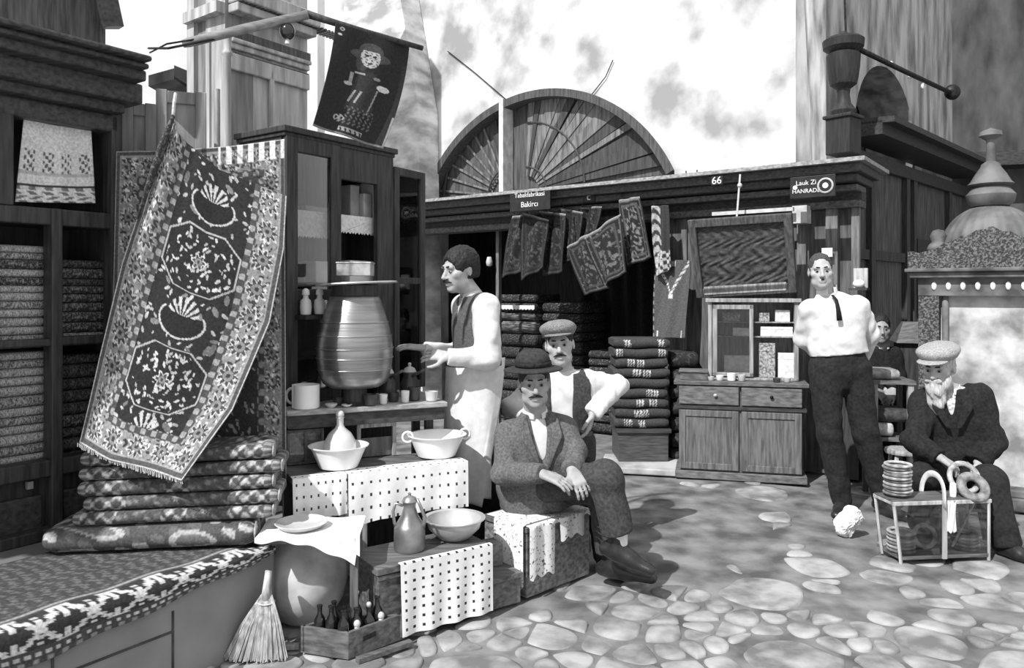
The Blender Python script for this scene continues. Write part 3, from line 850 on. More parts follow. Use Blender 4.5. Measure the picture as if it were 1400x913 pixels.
b = MB(); b.tube([CF.p(uc(463)-.03, .03, 1.40), CF.p(uc(463)-.03, .05, 1.40)], .012, 8); b.build('knob', mat('dull_brass', .3, .2, metal=.7, rough=.4), d1)
b = MB(); b.fbox(CF, uc(514), uB, -.02, .012, .88, ZT-.05); b.fbox(CF, uc(462), uc(515), -.02, .01, ZT-.22, ZT-.05); b.build('front_frame', DKW, cab, bevel=.004)
DF = Fr(CF.p(uB, .012, 0).x, CF.p(uB, .012, 0).y, .50, .866)
d2 = door('door', DF, .0, DF.u(580), .88, ZT-.10, [1.52], cab, .0, .045)
# lace shelf edging
LACE = mat('shelf_lace', .72, .15, 60, .9)
def lace(px0, px1, zt_, h, v, parent):
    b = MB(); u0, u1 = uc(px0, v), uc(px1, v); n = 26
    pts = [CF.p(u0, v, zt_)] + [CF.p(lerp(u0, u1, k/n), v+.004*math.sin(k), zt_-h-(.012 if k % 2 else 0)) for k in range(n+1)] + [CF.p(u1, v, zt_)]
    b.prism(pts, CF.n*.004); return b.build('shelf_lace', LACE, parent)
lace(405, 452, 1.875, .13, -.05, cab); lace(463, 516, 1.875, .09, -.05, cab)
# things kept on the cabinet shelves
PAP = mat('paper_parcel', .66, .18, 12, .9); PAPG = mat('paper_parcel_grey', .38, .2, 12, .9)
def parcel(u0, u1, v0, v1, z0, z1, m, lab, cat='parcel', nm='paper_parcel', grp='parcels in the glass cabinet'):
    u1 = min(u1, uB-.032)
    b = MB(); b.fbox(CF, u0, u1, v0, v1, z0, z1); b.fbox(CF, u0-.002, u1+.002, (v0+v1)/2-.006, (v0+v1)/2+.006, z0, z1+.002)
    return tag(b.build(nm, m, bevel=.006), lab, cat, grp)
parcel(uc(418,-.2), uc(446,-.2), -.3, -.12, 1.503, 1.62, PAP, 'white parcel on the cabinet shelf behind the glazed door')
parcel(uc(466,-.2), uc(478,-.2), -.3, -.12, 1.863, 2.06, PAPG, 'narrow grey parcel standing on the lace-edged cabinet shelf')
parcel(uc(481,-.2), uc(492,-.2), -.3, -.10, 1.863, 2.02, PAP, 'pale parcel standing mid shelf in the open cabinet bay')
parcel(uc(494,-.2), uc(509,-.2), -.3, -.10, 1.863, 2.09, PAP, 'tallest pale parcel on the lace-edged shelf of the open bay')
parcel(uc(470,-.12), uc(513,-.12), -.28, -.07, 1.503, 1.63, PAP, 'wide white parcel low in the open cabinet bay above the vessel')
parcel(uc(408,-.3), uc(452,-.3), -.325, -.24, 1.863, 1.93, PAPG, 'low grey parcel behind the shelf lace of the glazed door')
JAR = mat('white_porcelain', .8, .05, 10, .25, spec=.5)
b = MB(); o_ = CF.p(uc(417, .05), .06, 0)
for px, g in ((418, 'white porcelain jar on the cabinet ledge beside the slanted carpet'), (441, 'white porcelain jar on the cabinet ledge next to the vessel rim')):
    px = min(px, 437)
    t = thing('porcelain_jar', g, 'jar', CF.p(uc(px, .06), .06, 1.337), 'white jars beside the vessel'); q = ORG[t.name]
    b = MB(); b.lathe([(.012, 0), (.026, .004), (.03, .04), (.026, .075), (.014, .085), (.014, .1)], q, 16); b.build('body', JAR, t, smooth=True, auto=50)
    b = MB(); b.lathe([(.014, .1), (.02, .103), (.018, .125), (.006, .135)], q, 12); b.build('stopper', JAR, t, smooth=True, auto=50)
b = MB(); b.fbox(CF, uA+.05, uc(458), .024, .10, 1.317, 1.337); b.build('ledge', DKW, cab)

# ---------------------------------------------------------------- tiered stand (counter, middle bench)
TF = Fr(-1.054, 3.63, .92, .39)               # counter front
uT0, uT1 = TF.u(392), TF.u(612)
ct = thing('counter', 'dark wooden counter table under the big copper vessel', 'counter', TF.p((uT0+uT1)/2, -.2, 0))
def backv(u):            # how deep the counter may go before the cabinet front
    q = TF.p(u, 0, 0); dn = -TF.n
    return -((CF.o+CF.n*.03-q).dot(CF.n)/dn.dot(CF.n))
def quadbox(b, u0, u1, v1, z0, z1, e=0.0):
    q = [TF.p(u0, v1, 0), TF.p(u1, v1, 0), TF.p(u1, backv(u1)+e, 0), TF.p(u0, backv(u0)+e, 0)]
    b.hexa([p+V(0,0,z0) for p in q]+[p+V(0,0,z1) for p in q])
b = MB(); quadbox(b, uT0, uT1, 0, .865, .89); b.build('top', wood('counter_top', .35, .3, axis='x'), ct, bevel=.004)
b = MB(); quadbox(b, uT0+.01, uT1-.01, -.02, .80, .865, .02); b.build('apron', DKX, ct)
for u_, v_ in ((uT0+.03, -.130), (uT1-.05, -.17), (uT0+.26, -.21), (uT1-.05, -.42)):
    b = MB(); b.fbox(TF, u_-.02, u_+.02, v_-.02, v_+.02, 0, .80); b.build('leg', DKW, ct)
BF = Fr(-.977, 3.42, .895, .446)              # middle bench front
uB0, uB1 = BF.u(399), BF.u(637)
zb0 = .62
bench = thing('display_bench', 'middle bench of the ware stand under the white basins', 'bench', BF.p((uB0+uB1)/2, -.1, 0))
b = MB(); b.fbox(BF, uB0, uB1, -.285, 0, zb0-.025, zb0); b.build('top', MDX, bench, bevel=.003)
for u_, v_ in ((BF.u(497), -.03), (uB1-.04, -.03), (uB0+.03, -.26), (uB1-.04, -.26)):
    b = MB(); b.fbox(BF, u_-.022, u_+.022, v_-.02, v_+.015, 0, zb0-.025); b.build('leg', LTW if u_ < .5 and v_ > -.1 else DKW, bench)
b = MB(); b.fbox(BF, BF.u(500), uB1, -.29, -.27, 0, zb0-.03); b.build('back_panel', DKW, bench)
# polka-dot oilcloths
def dots(nx, ny, r=.16, base=.8, off=0.0, flow=0.0):
    def f(U, W):
        x = (U*nx+off+flow*np.sin(W*5)) % 1-.5; y = (W*ny) % 1-.5
        o = np.full(U.shape, base); o[np.maximum(np.abs(x), np.abs(y)) < r] = .03; return o
    return f
OIL = pat_mat('oilcloth', .05, .6, 40, .1)
def hang(fr, u0, u1, w_top, w_bot, v0, lap, nx, ny, lab, nm='oilcloth', wave=.006, botfn=None, res=(220, 130), r=.16, cat='tablecloth', grp=None):
    def fn(u, v):
        uu_ = lerp(u0, u1, u)
        L = w_top-w_bot; t = v*(lap+L)
        if t < lap: return fr.p(uu_, v0-lap+t, w_top+.004)
        d = t-lap; k = d/L
        bot = botfn(u) if botfn else 0
        return fr.p(uu_, v0+.006+wave*math.sin(u*23+k)*k+.01*k, w_top+.004-d*(1+bot*k))
    b = MB(); b.grid(fn, res[0], res[1], dots(nx, ny, r), .003, .7)
    return tag(b.build(nm, OIL, smooth=True, auto=60), lab, cat, grp)
wbt = BF.pix(400, 712)[1]
hang(BF, uB0, BF.u(473), zb0, wbt, .012, .05, 7.5, 4.4, 'white dotted cloth on the middle bench, hanging at the end by the carpet pile', botfn=lambda u: .02*math.sin(u*5), grp='dotted cloths of the ware stand', r=.12)
wb2 = BF.pix(520, 706)[1]
hang(BF, BF.u(474), uB1, zb0, wb2, .022, .09, 14, 5.6, 'white dotted cloth hanging from the middle bench behind the ewer', botfn=lambda u: .14*max(0, 1-u*4)+.02*math.sin(u*7), grp='dotted cloths of the ware stand', r=.125)
# lower box
BX = Fr(-.447, 3.24, .82, .57)
uL0, uL1 = BX.u(517), BX.u(668)
zlb = .315
box = thing('wooden_chest', 'low wooden chest carrying the ewer and wide bowl', 'chest', BX.p((uL0+uL1)/2, -.15, 0))
b = MB(); b.fbox(BX, uL0, uL1, -.26, 0, 0.02, zlb-.03); b.build('body', wood('chest_wood', .10, .5, axis='x'), box, bevel=.004)
b = MB(); b.fbox(BX, uL0-.012, uL1+.005, -.27, .014, zlb-.03, zlb); b.fbox(BX, uL0-.006, uL0+.16, .0, .010, zlb-.055, zlb-.035); b.build('lid', MDX, box, bevel=.004)
b = MB(); b.fbox(BX, uL0, uL1, -.25, -.01, 0, .02); b.build('base', DKW, box)
hang(BX, BX.u(543), uL1, zlb+.003, .02, .028, .02, 11, 8.2, 'white dotted cloth covering the front of the low chest', wave=.008, grp='dotted cloths of the ware stand', r=.15)
# jar table with white cloth
JT = Fr(-.98, 3.20, .97, .10)
zj = .455
uj0, uj1 = JT.u(360), JT.u(492)
jt = thing('small_table', 'small plank table over the clay jar beside the ledge', 'table', JT.p((uj0+uj1)/2, -.1, 0))
b = MB(); b.fbox(JT, uj0, uj1, -.17, .10, zj-.02, zj); b.build('top', MDX, jt)
for u_, v_ in ((uj1-.02, -.14), (uj1-.015, .08)):
    b = MB(); b.fbox(JT, u_-.016, u_+.016, v_-.016, v_+.016, 0, zj-.02); b.build('leg', MDW, jt)
def jc(u, v):
    uu_ = lerp(uj0-.01, uj1+.01, u); L1 = .27
    drop = .012+.115*max(0, (u-.25)/.75)**1.6-(.05 if u > .95 else 0) + .004*math.sin(u*21)
    t = v*(L1+drop)
    if t < L1: return JT.p(uu_, -.16+t, zj+.008+.003*math.sin(u*15+v*7))
    return JT.p(uu_, -.16+L1+.006+.006*math.sin(u*19), zj+.004-(t-L1))
b = MB(); b.grid(jc, 60, 50, None, .003)
tag(b.build('tablecloth', WHT, smooth=True, auto=60), 'plain white cloth drooping over the small table above the clay jar', 'tablecloth')
ENA = mat('white_enamel', .82, .05, 8, .22, spec=.5); CHN = mat('grey_china', .55, .15, 10, .3, spec=.5)
# dishes on the white cloth
def dish(name, c, prof, m, lab, cat, grp=None, seg=40, inner=None):
    b = MB(); b.lathe(prof, c, seg, cap=True); o = b.build(name, m, smooth=True, auto=45); return tag(o, lab, cat, grp)
p = JT.at(412, 712, -.02); p.z = zj+.009
dish('plate', p, [(.05, 0), (.09, .006), (.105, .02), (.11, .024), (.105, .026), (.075, .011), (.0, .010)], CHN, 'shallow pale dish lying on the white cloth over the clay jar', 'dish')
# clay jar
CLAY = mat('clay', .5, .35, 6, .85, bump=.35, detail=9)
cj = V(-.925, 3.42, 0)
jar = thing('clay_jar', 'big bulbous clay jar standing on the ground beneath the small table', 'jar', cj)
b = MB(); b.lathe([(.085, 0), (.13, .03), (.172, .10), (.188, .17), (.182, .24), (.15, .31), (.105, .36), (.08, .385)], cj, 48); b.build('body', CLAY, jar, smooth=True)
b = MB(); b.lathe([(.08, .38), (.09, .39), (.095, .405), (.085, .41), (.07, .40)], cj, 36); b.build('rim', CLAY, jar, smooth=True)

# copper vessel on its stand
COP = mat('old_copper', .33, .22, 5, .34, metal=.85, stretch=(.6, .6, 9), bump=.12, spec=.5)
pv = P(485, 528, 3.85); zP = pv.z; pv = V(pv.x, pv.y, zP)
ves = thing('copper_vessel', 'large banded copper vessel with a flat disc lid on the counter', 'vessel', V(pv.x, pv.y, .89))
m_ = 3.85/F
prof = []
for yy, hwid in ((528,34),(523,42),(515,46.5),(503,49.5),(490,51),(475,51.5),(464,50.5),(452,48),(440,45),(425,40.5),(412,36),(405,33)):
    prof.append((hwid*m_, (528-yy)*m_))
pr2 = []
for i in range(len(prof)-1):
    for k in range(3):
        t = k/3; pr2.append((lerp(prof[i][0], prof[i+1][0], t), lerp(prof[i][1], prof[i+1][1], t)))
pr2.append(prof[-1])
b = MB(); b.lathe(pr2, pv, 56); b.build('body', COP, ves, smooth=True)
b = MB()
for yy, hwid in ((503,49.8),(488,51.4),(475,51.9),(458,49.6),(440,45.3)): b.torus(pv+V(0,0,(528-yy)*m_), hwid*m_, .0035, seg=56, sg=6)
b.build('band', COP, ves, smooth=True)
b = MB(); b.lathe([(33*m_, 123*m_), (31*m_, 124*m_), (30*m_, 131*m_), (31*m_, 138*m_), (20*m_, 139*m_)], pv, 40); b.build('neck', DKW, ves, smooth=True, auto=40)
rot = Matrix.Rotation(-.05, 3, 'Y')
b = MB(); b.lathe([(.0, 0), (.20, 0.0), (.203, .005), (.20, .010), (.0, .012)], pv+V(.01, 0, 139*m_), 56, rot); b.build('lid', mat('pale_metal', .55, .2, 8, .35, metal=.6), ves, smooth=True, auto=30)
b = MB(); b.lathe([(.07, 0), (.075, .01), (.06, .02), (.06, zP-.89-.01), (.1, zP-.888)], V(pv.x, pv.y, .89), 32); b.build('foot', DKW, ves, smooth=True, auto=40)
# tin on the lid
b = MB(); b.box(pv+V(-.0, .02, 152*m_+.028), (.17, .11, .062)); b.box(pv+V(0,.02,152*m_+.061), (.176, .116, .008))
tag(b.build('tin_box', mat('tin', .34, .3, 20, .5, metal=.4), bevel=.003), 'grey tin box standing on the disc lid of the copper vessel', 'box')

# wares on the counter
def mug(c, r, h, m, lab, hand=True, ang=PI, grp=None):
    t = thing('mug', lab, 'mug', c, grp)
    b = MB(); b.lathe([(r*.92, 0), (r, .006), (r, h), (r*.93, h), (r*.9, .01), (0, .01)], c, 32); b.build('body', m, t, smooth=True, auto=40)
    if hand:
        e = V(math.cos(ang), math.sin(ang), 0); b = MB()
        b.tube([c+e*(r*.98+math.sin(q)*r*.55)+V(0,0,h*.5+math.cos(q)*h*.33) for q in np.linspace(0.1, PI-.1, 9)], r*.11, 8); b.build('handle', m, t, smooth=True)
    return t
def onc(px, v): q = TF.at(px, 540, v); q.z = .891; return q
mug(onc(418, -.06), .066, .115, ENA, 'big white enamel mug at the end of the counter', ang=PI*.95)
GLT = glass('clear_glass', .95)
CUPS = mat('dark_cup', .06, .4, 12, .3, spec=.5)
items = [(453,-.03,.03,.02,CHN,'shallow saucer beside the big enamel mug'), (462,-.105,.026,.035,CUPS,'small dark cup behind the saucer near the mug'), (474,-.025,.026,.012,ENA,'flat white saucer at the front edge of the counter'),
         (506,-.03,.035,.055,CUPS,'dark round pot cup beside the foot of the copper vessel'), (524,-.05,.022,.05,ENA,'narrow white beaker at the front of the counter'), (538,-.12,.03,.045,CUPS,'dark coffee cup between the white beakers'),
         (554,-.06,.022,.06,ENA,'slim white beaker mid counter before the apron'), (566,-.12,.035,.07,CUPS,'taller dark beaker in the row on the counter'), (590,-.06,.034,.05,CHN,'grey tumbler at the counter end by the white apron')]
for px, v_, r_, h_, mm, lb in items:
    c = onc(px, v_)
    if h_ < .03: dish('saucer', c, [(r_*.5, 0), (r_, h_*.8), (r_*1.02, h_), (r_*.9, h_*.9), (0, h_*.3)], mm, lb, 'saucer', 'cups on the counter', 24)
    else: dish('cup', c, [(r_*.7, 0), (r_*.85, .004), (r_, h_), (r_*.88, h_), (r_*.75, .008), (0, .008)], mm, lb, 'cup', 'cups on the counter', 24)
# small copper pots hanging/standing behind
for px, v_, r_, z_, lb in ((530, -.28, .05, .891, 'dark round coffee pot at the back of the counter'), (560, -.30, .055, .891, 'second dark round pot at the back of the counter near the barman')):
    c = onc(px, v_); t = thing('coffee_pot', lb, 'pot', c, 'coffee pots on the counter')
    b = MB(); b.lathe([(r_*.8, 0), (r_, .03), (r_*.95, .07), (r_*.6, .11), (r_*.7, .13), (r_*.62, .13)], c, 28); b.build('body', CUPS, t, smooth=True)
    b = MB(); b.tube([c+V(.02, -r_*.6, .11), c+V(.09, -r_*1.6, .15)], .007, 8); b.build('handle', MDW, t, smooth=True)
    b = MB(); b.lathe([(r_*.7, .13), (r_*.5, .15), (.008, .16), (.01, .175), (.003, .18)], c, 20); b.build('lid', CHN, t, smooth=True, auto=50)
# things on the middle bench
def onb(px, v): q = BF.at(px, 630, v); q.z = zb0+.006; return q
def basin(c, r, h, m, lab, grp, hands=True):
    t = thing('basin', lab, 'basin', c, grp)
    b = MB(); b.lathe([(r*.6, 0), (r*.66, .004), (r*.96, h*.95), (r*1.03, h*.96), (r*1.04, h), (r*.95, h), (r*.62, .012), (0, .01)], c, 48); b.build('body', m, t, smooth=True, auto=35)
    if hands:
        for s_ in (-1, 1):
            b = MB(); e = V(s_*.93, s_*.3, 0); b.torus(c+e*r*1.04+V(0,0,h*.93), .026, .006, Matrix.Rotation(PI/2, 3, 'X') @ Matrix.Rotation(.2, 3, 'Y'), 18, 8); b.build('handle', m, t, smooth=True)
    return t
basin(onb(463, -.118), .136, .105, ENA, 'white enamel basin on the middle bench next to the carpet pile', 'enamel basins', False)
basin(BF.p(BF.u(597, -.15), -.15, zb0+.006), .145, .11, ENA, 'white enamel basin with ring handles by the man in the apron', 'enamel basins')
# glass demijohn standing inside the first basin
c = onb(463, -.135)+V(.0, .03, .028); t = thing('glass_bottle', 'bell-shaped glass bottle standing in the white basin', 'bottle', c)
b = MB(); b.lathe([(.078, 0), (.082, .02), (.072, .09), (.052, .125), (.024, .15), (.017, .165), (.017, .195), (.022, .2)], c, 32); b.build('body', mat('milky_glass', .62, .12, 10, .2, spec=.5), t, smooth=True)
b = MB(); b.ell(c+V(0,0,.213), (.02,.02,.02)); b.build('stopper', CHN, t, smooth=True)
# glazed box and tilted glass at the back
fz = thing('wooden_crate', 'open wooden frame crate standing behind the basins under the counter', 'crate', BF.p(BF.u(516,-.2), -.22, zb0))
b = MB(); x0, x1 = BF.u(493, -.2), BF.u(547, -.2)
b.fbox(BF, x0, x0+.018, -.28, -.262, zb0+.006, .79); b.fbox(BF, x1-.018, x1, -.28, -.262, zb0+.006, .79); b.fbox(BF, x0, x1, -.283, -.258, .775, .795); b.build('frame', LTW, fz)
b = MB(); b.fbox(BF, x0, x1, -.285, -.28, zb0+.006, .72); b.build('panel', MDW, fz)
gb = thing('glass_case', 'small glass-sided case behind the basin at the carpet pile end', 'case', BF.p(BF.u(425,-.2), -.26, zb0))
b = MB(); x0, x1 = BF.u(396, -.2), BF.u(447, -.2)
for x in (x0, x1-.012, (x0+x1)/2-.006): b.fbox(BF, x, x+.012, -.275, -.263, zb0+.006, .785)
b.fbox(BF, x0, x1, -.275, -.263, .777, .79); b.fbox(BF, x0, x1, -.285, -.26, zb0+.006, zb0+.014); b.build('frame', MDW, gb)
b = MB(); b.fbox(BF, x0, x1, -.271, -.267, zb0+.014, .78); b.build('pane', GLS, gb)
b = MB(); b.fbox(BF, x0+.01, x1-.01, -.285, -.277, zb0+.014, .775); b.build('back_panel', mat('spotted_paper', .25, .4, 40), gb)
# ewer and bowl on the chest
TIN = mat('tinned_copper', .30, .3, 10, .38, metal=.75, spec=.5)
c = BX.at(560, 700, -.13); c.z = zlb+.002
ew = thing('copper_ewer', 'dark metal ewer with curved handle standing on the low chest', 'ewer', c)
b = MB(); b.lathe([(.066, 0), (.07, .01), (.068, .10), (.06, .112), (.038, .15), (.027, .185), (.03, .205), (.036, .212), (.03, .213)], c, 32); b.build('body', TIN, ew, smooth=True, auto=50)
b = MB(); b.tube([c+V(-.028,-.01,.195), c+V(-.06,-.01,.205), c+V(-.072,-.01,.17), c+V(-.066,-.01,.12), c+V(-.058,-.01,.095)], .007, 8); b.build('handle', TIN, ew, smooth=True)
b = MB(); b.tube([c+V(.055,-.01,.09), c+V(.07,-.01,.14), c+V(.05,-.01,.19), c+V(.035,-.01,.225)], [.013,.009,.007,.006], 8); b.build('spout', TIN, ew, smooth=True)
b = MB(); b.lathe([(.034, .212), (.028, .228), (.006, .238), (.008, .246), (.003, .25)], c, 20); b.build('lid', TIN, ew, smooth=True, auto=50)
c = BX.at(621, 700, -.15); c.z = zlb+.002
bw = thing('wide_bowl', 'wide pale metal bowl standing on the low chest next to the ewer', 'bowl', c)
b = MB(); b.lathe([(.06, 0), (.075, .008), (.118, .05), (.128, .085), (.143, .092), (.145, .097), (.125, .094), (.11, .055), (.07, .016), (0, .014)], c, 48); b.build('body', mat('bowl_metal', .5, .15, 8, .35, metal=.4), bw, smooth=True, auto=40)
c = BX.p(BX.u(632,-.24), -.235, zlb+.002)

# ---------------------------------------------------------------- whisk broom, crate of bottles, plank
c = G(350, 903); c.z = .0
br = thing('whisk_broom', 'short straw whisk broom standing against the stone ledge', 'broom', c)
STR = mat('straw', .42, .4, 70, .9, stretch=(1, 1, .12)); 
b = MB(); r2 = random.Random(2)
top = c+V(.02, .07, .235)
for k in range(420):
    a = r2.random()*2*PI; q = math.sqrt(r2.random()); bx_, by_ = .125*q*math.cos(a), .035*q*math.sin(a)
    p0 = c+V(bx_, by_, .004+.012*r2.random()); p1 = top+V(bx_*.16, by_*.3, 0)
    md = p0.lerp(p1, .55)+V(bx_*.08, by_*.1-.01, 0)
    b.tube([p0, md, p1], .0022, 3, cap=False)
b.build('bristles', STR, br)
b = MB(); b.tube([top+V(0,0,-.02), top+V(0,.005,.03), top+V(.004,.012,.09)], [.024, .017, .014], 12); b.build('handle', STR, br, smooth=True)
b = MB()
for z_, r_ in ((.03, .6), (.06, .8)): b.torus(top+V(.0,-.004,-z_), .02+r_*.02, .003, seg=20, sg=5)
b.build('binding', mat('twine', .6, .2, 40), br, smooth=True)
A = G(411, 893); B_ = G(476, 903); C_ = G(553, 874); D_ = A+(C_-B_)*.5
cr = thing('bottle_crate', 'shallow wooden crate of dark bottles in front of the clay jar', 'crate', (A+C_)/2)
hC = .10
def wall(b, p, q, th, z0, z1, inn):
    n = (q-p).normalized(); nn = V(-n.y, n.x, 0)
    if nn.dot(inn-p) < 0: nn = -nn
    b.hexa([p+V(0,0,z0), q+V(0,0,z0), q+nn*th+V(0,0,z0), p+nn*th+V(0,0,z0), p+V(0,0,z1), q+V(0,0,z1), q+nn*th+V(0,0,z1), p+nn*th+V(0,0,z1)])
ctr = (A+C_)/2; CRW = wood('crate_wood', .12, .4, axis='x')
for p, q in ((A, B_), (B_, C_), (C_, D_), (D_, A)):
    b = MB(); wall(b, p, q, .014, .015, hC+.01, ctr); b.build('side', CRW, cr, bevel=.002)
b = MB(); b.hexa([x+V(0,0,z) for z in (.004, .018) for x in (A, B_, C_, D_)]); b.build('bottom', CRW, cr)
q = B_.lerp(C_, .25)
b = MB(); n_ = (C_-B_).normalized(); nn = V(n_.y, -n_.x, 0)
b.hexa([q+nn*.001+V(0,0,.055), q+n_*.06+nn*.001+V(0,0,.06), q+n_*.06+nn*.003+V(0,0,.06), q+nn*.003+V(0,0,.055), q+nn*.001+V(0,0,.075), q+n_*.06+nn*.001+V(0,0,.08), q+n_*.06+nn*.003+V(0,0,.08), q+nn*.003+V(0,0,.075)]); b.build('hand_hole', BLK, cr)
BOT = mat('bottle_glass', .012, .3, 10, .08, spec=.8)
e1 = (B_-A); e2 = (D_-A)
k = 0
posn = ['nearest the whisk broom', 'beside the first one', 'in the middle of the front row', 'at the outer corner', 'in the second row by the jar', 'in the middle of the crate', 'third along the long side', 'at the far corner by the dotted cloth', 'at the far end of the front row']
for fu, fv, h_ in ((.22,.24,.17), (.48,.18,.175), (.76,.13,.17), (.24,.60,.17), (.50,.46,.165), (.78,.36,.16), (.50,.74,.19), (.80,.58,.15), (.76,.80,.18)):
    c = A.lerp(B_, fu).lerp(D_.lerp(C_, fu), fv); c.z = .019; r_ = .023
    t = thing('bottle', f'dark glass bottle in the crate, {["closest to the broom","second along the end side","at the outer front corner","behind the one closest to the broom","in the crate middle by the jar","second along the long outer side","tall one in the back half","short one with a pale stopper","last one at the cloth end"][k]}', 'bottle', c, 'dark bottles in the crate')
    b = MB(); b.lathe([(r_*.9, 0), (r_, .006), (r_, h_*.62), (r_*.9, h_*.68), (r_*.42, h_*.8), (r_*.40, h_*.95), (r_*.5, h_*.96), (r_*.5, h_), (r_*.4, h_)], c, 20); b.build('body', BOT, t, smooth=True, auto=50)
    if k in (6, 7): b = MB(); b.lathe([(r_*.38, h_), (r_*.45, h_+.012), (r_*.3, h_+.018)], c, 12); b.build('stopper', CHN, t, smooth=True)
    k += 1
for s_ in ((.90,.245), (.90,.69)):
    c = A.lerp(B_, s_[0]).lerp(D_.lerp(C_, s_[0]), s_[1]); c.z = .019
    b = MB(); b.ell(c+V(0,0,.105), (.014,.014,.016), nu=10, nv=8); b.tube([c, c+V(0,0,.1)], [.012,.010], 10)
    tag(b.build('flask', CHN, smooth=True), 'small pale flask ' + ('near the outer corner of the bottle crate' if s_[1] < .5 else 'at the cloth end of the bottle crate'), 'flask', 'pale flasks in the crate')
a_ = G(486, 905); c_ = G(560, 880); n_ = (c_-a_).normalized(); nn = V(n_.y, -n_.x, 0)
b = MB(); b.hexa([a_, c_, c_-nn*.03, a_-nn*.03, a_+V(0,0,.022), c_+V(0,0,.022), c_-nn*.03+V(0,0,.022), a_-nn*.03+V(0,0,.022)])
b.v = [p+nn*.028 for p in b.v]
tag(b.build('wooden_batten', MDX, bevel=.003), 'thin wooden batten on the ground along the bottle crate', 'batten')
b = MB(); a_ = G(392, 890); b.box(a_+V(0,0.02,.01), (.09, .03, .02), Matrix.Rotation(.1, 3, 'Z')); tag(b.build('wooden_wedge', LTW, bevel=.003), 'small pale wooden wedge on the ground between broom and crate', 'wedge')

# ---------------------------------------------------------------- step and seat boxes
SF = Fr(.069, 3.64, .72, .69)
st = thing('wooden_step', 'low plank step between the dotted cloth and the seat box', 'step', V(-.05, 3.62, 0))
SP = Fr(-.10, 3.50, .82, .57)
u0, u1 = SP.u(671), SP.u(712)
b = MB(); b.fbox(SP, u0, u1, -.22, 0, 0, .12); b.build('body', wood('step_wood', .14, .4, axis='x'), st, bevel=.004)
b = MB(); b.fbox(SP, u0-.005, u1+.005, -.22, .012, .12, .145); b.build('tread', MDX, st, bevel=.003)
b = MB(); b.fbox(SP, u0+.02, u1-.02, -.22, -.12, .145, .25); b.build('riser', wood('step_wood', .1, .4, axis='x'), st, bevel=.003)
sb = thing('seat_box', 'wooden box with a speckled cloth, used as seat by the man in the felt hat', 'box', SF.p(.2, -.12, 0))
zs = .337; uS = SF.u(806)
b = MB(); b.fbox(SF, 0, uS, -.30, 0, .0, zs-.025); b.build('body', wood('seat_wood', .17, .45, axis='x'), sb, bevel=.005)
b = MB(); b.fbox(SF, -.01, uS+.01, -.31, .01, zs-.025, zs); b.build('lid', MDX, sb, bevel=.004)
SPK = motif('speckled_cloth', .80, .12, 60, .60, wid=.02)
def drape(u, v):
    uu_ = lerp(.0, uS*.98, u); k = v*.62
    if k < .30: return SF.p(uu_, -.28+k, zs+.007)
    low = .25 if u < .38 else (.02 if u < .48 else (.11 if u < .86 else .02))
    if .05 < u < .12: low = .24
    d = min(1, (k-.30)/.32)*max(.02, low+.01*math.sin(u*40))
    return SF.p(uu_, .023+.006*math.sin(u*25), zs+.007-d)
b = MB(); b.grid(drape, 90, 40, None, .003); tag(b.build('speckled_cloth', SPK, smooth=True, auto=60), 'pale speckled cloth draped over the front of the seat box', 'cloth')
def drape2(u, v):
    k = v*.52; vv = lerp(0, -.2, u)
    if k < .2: return SF.p(.2-k, vv-.003, zs+.013)
    return SF.p(-.022-.004*math.sin(u*9), vv, zs+.013-(k-.2)*(.9+.15*math.sin(u*5)))
b = MB(); b.grid(drape2, 30, 40, None, .003); tag(b.build('speckled_cloth', SPK, smooth=True, auto=60), 'pale speckled cloth hanging over the end of the seat box by the step', 'cloth')

# ---------------------------------------------------------------- pole, embroidered banner and glass ball
pm0 = P(258, 58, 3.2); pm1 = P(421, 20, 3.35)
t0 = P(205, 76, 3.0)
pl = thing('banner_pole', 'long wooden pole jutting from the shop cornice to carry the banner', 'pole', (pm0+pm1)/2)
b = MB(); b.tube([P(250, 60, 3.19), pm0, P(340, 38, 3.28), pm1], [.016, .02, .021, .02], 12); b.build('shaft', wood('pole_wood', .22, .3, axis='x'), pl, smooth=True)
b = MB()
e_ = LF.at(203, 66, .30)
b.tube([e_, P(230, 66, 3.1), P(300, 52, 3.24)], .005, 6); b.tube([LF.at(205, 72, .30), P(228, 60, 3.12), P(290, 50, 3.24)], .004, 6); b.build('wire', IRON, pl)
Yb0, Yb1 = 3.38, 3.62
bt = thing('banner_rod', 'dark rod holding the banner, tied to the end of the long pole', 'rod', P(500, 45, 3.5))
b = MB(); b.tube([P(412, 17, Yb0-.03), P(480, 38, 3.48), P(578, 66, Yb1)], [.017, .015, .012], 10); b.build('shaft', DKW, bt, smooth=True)
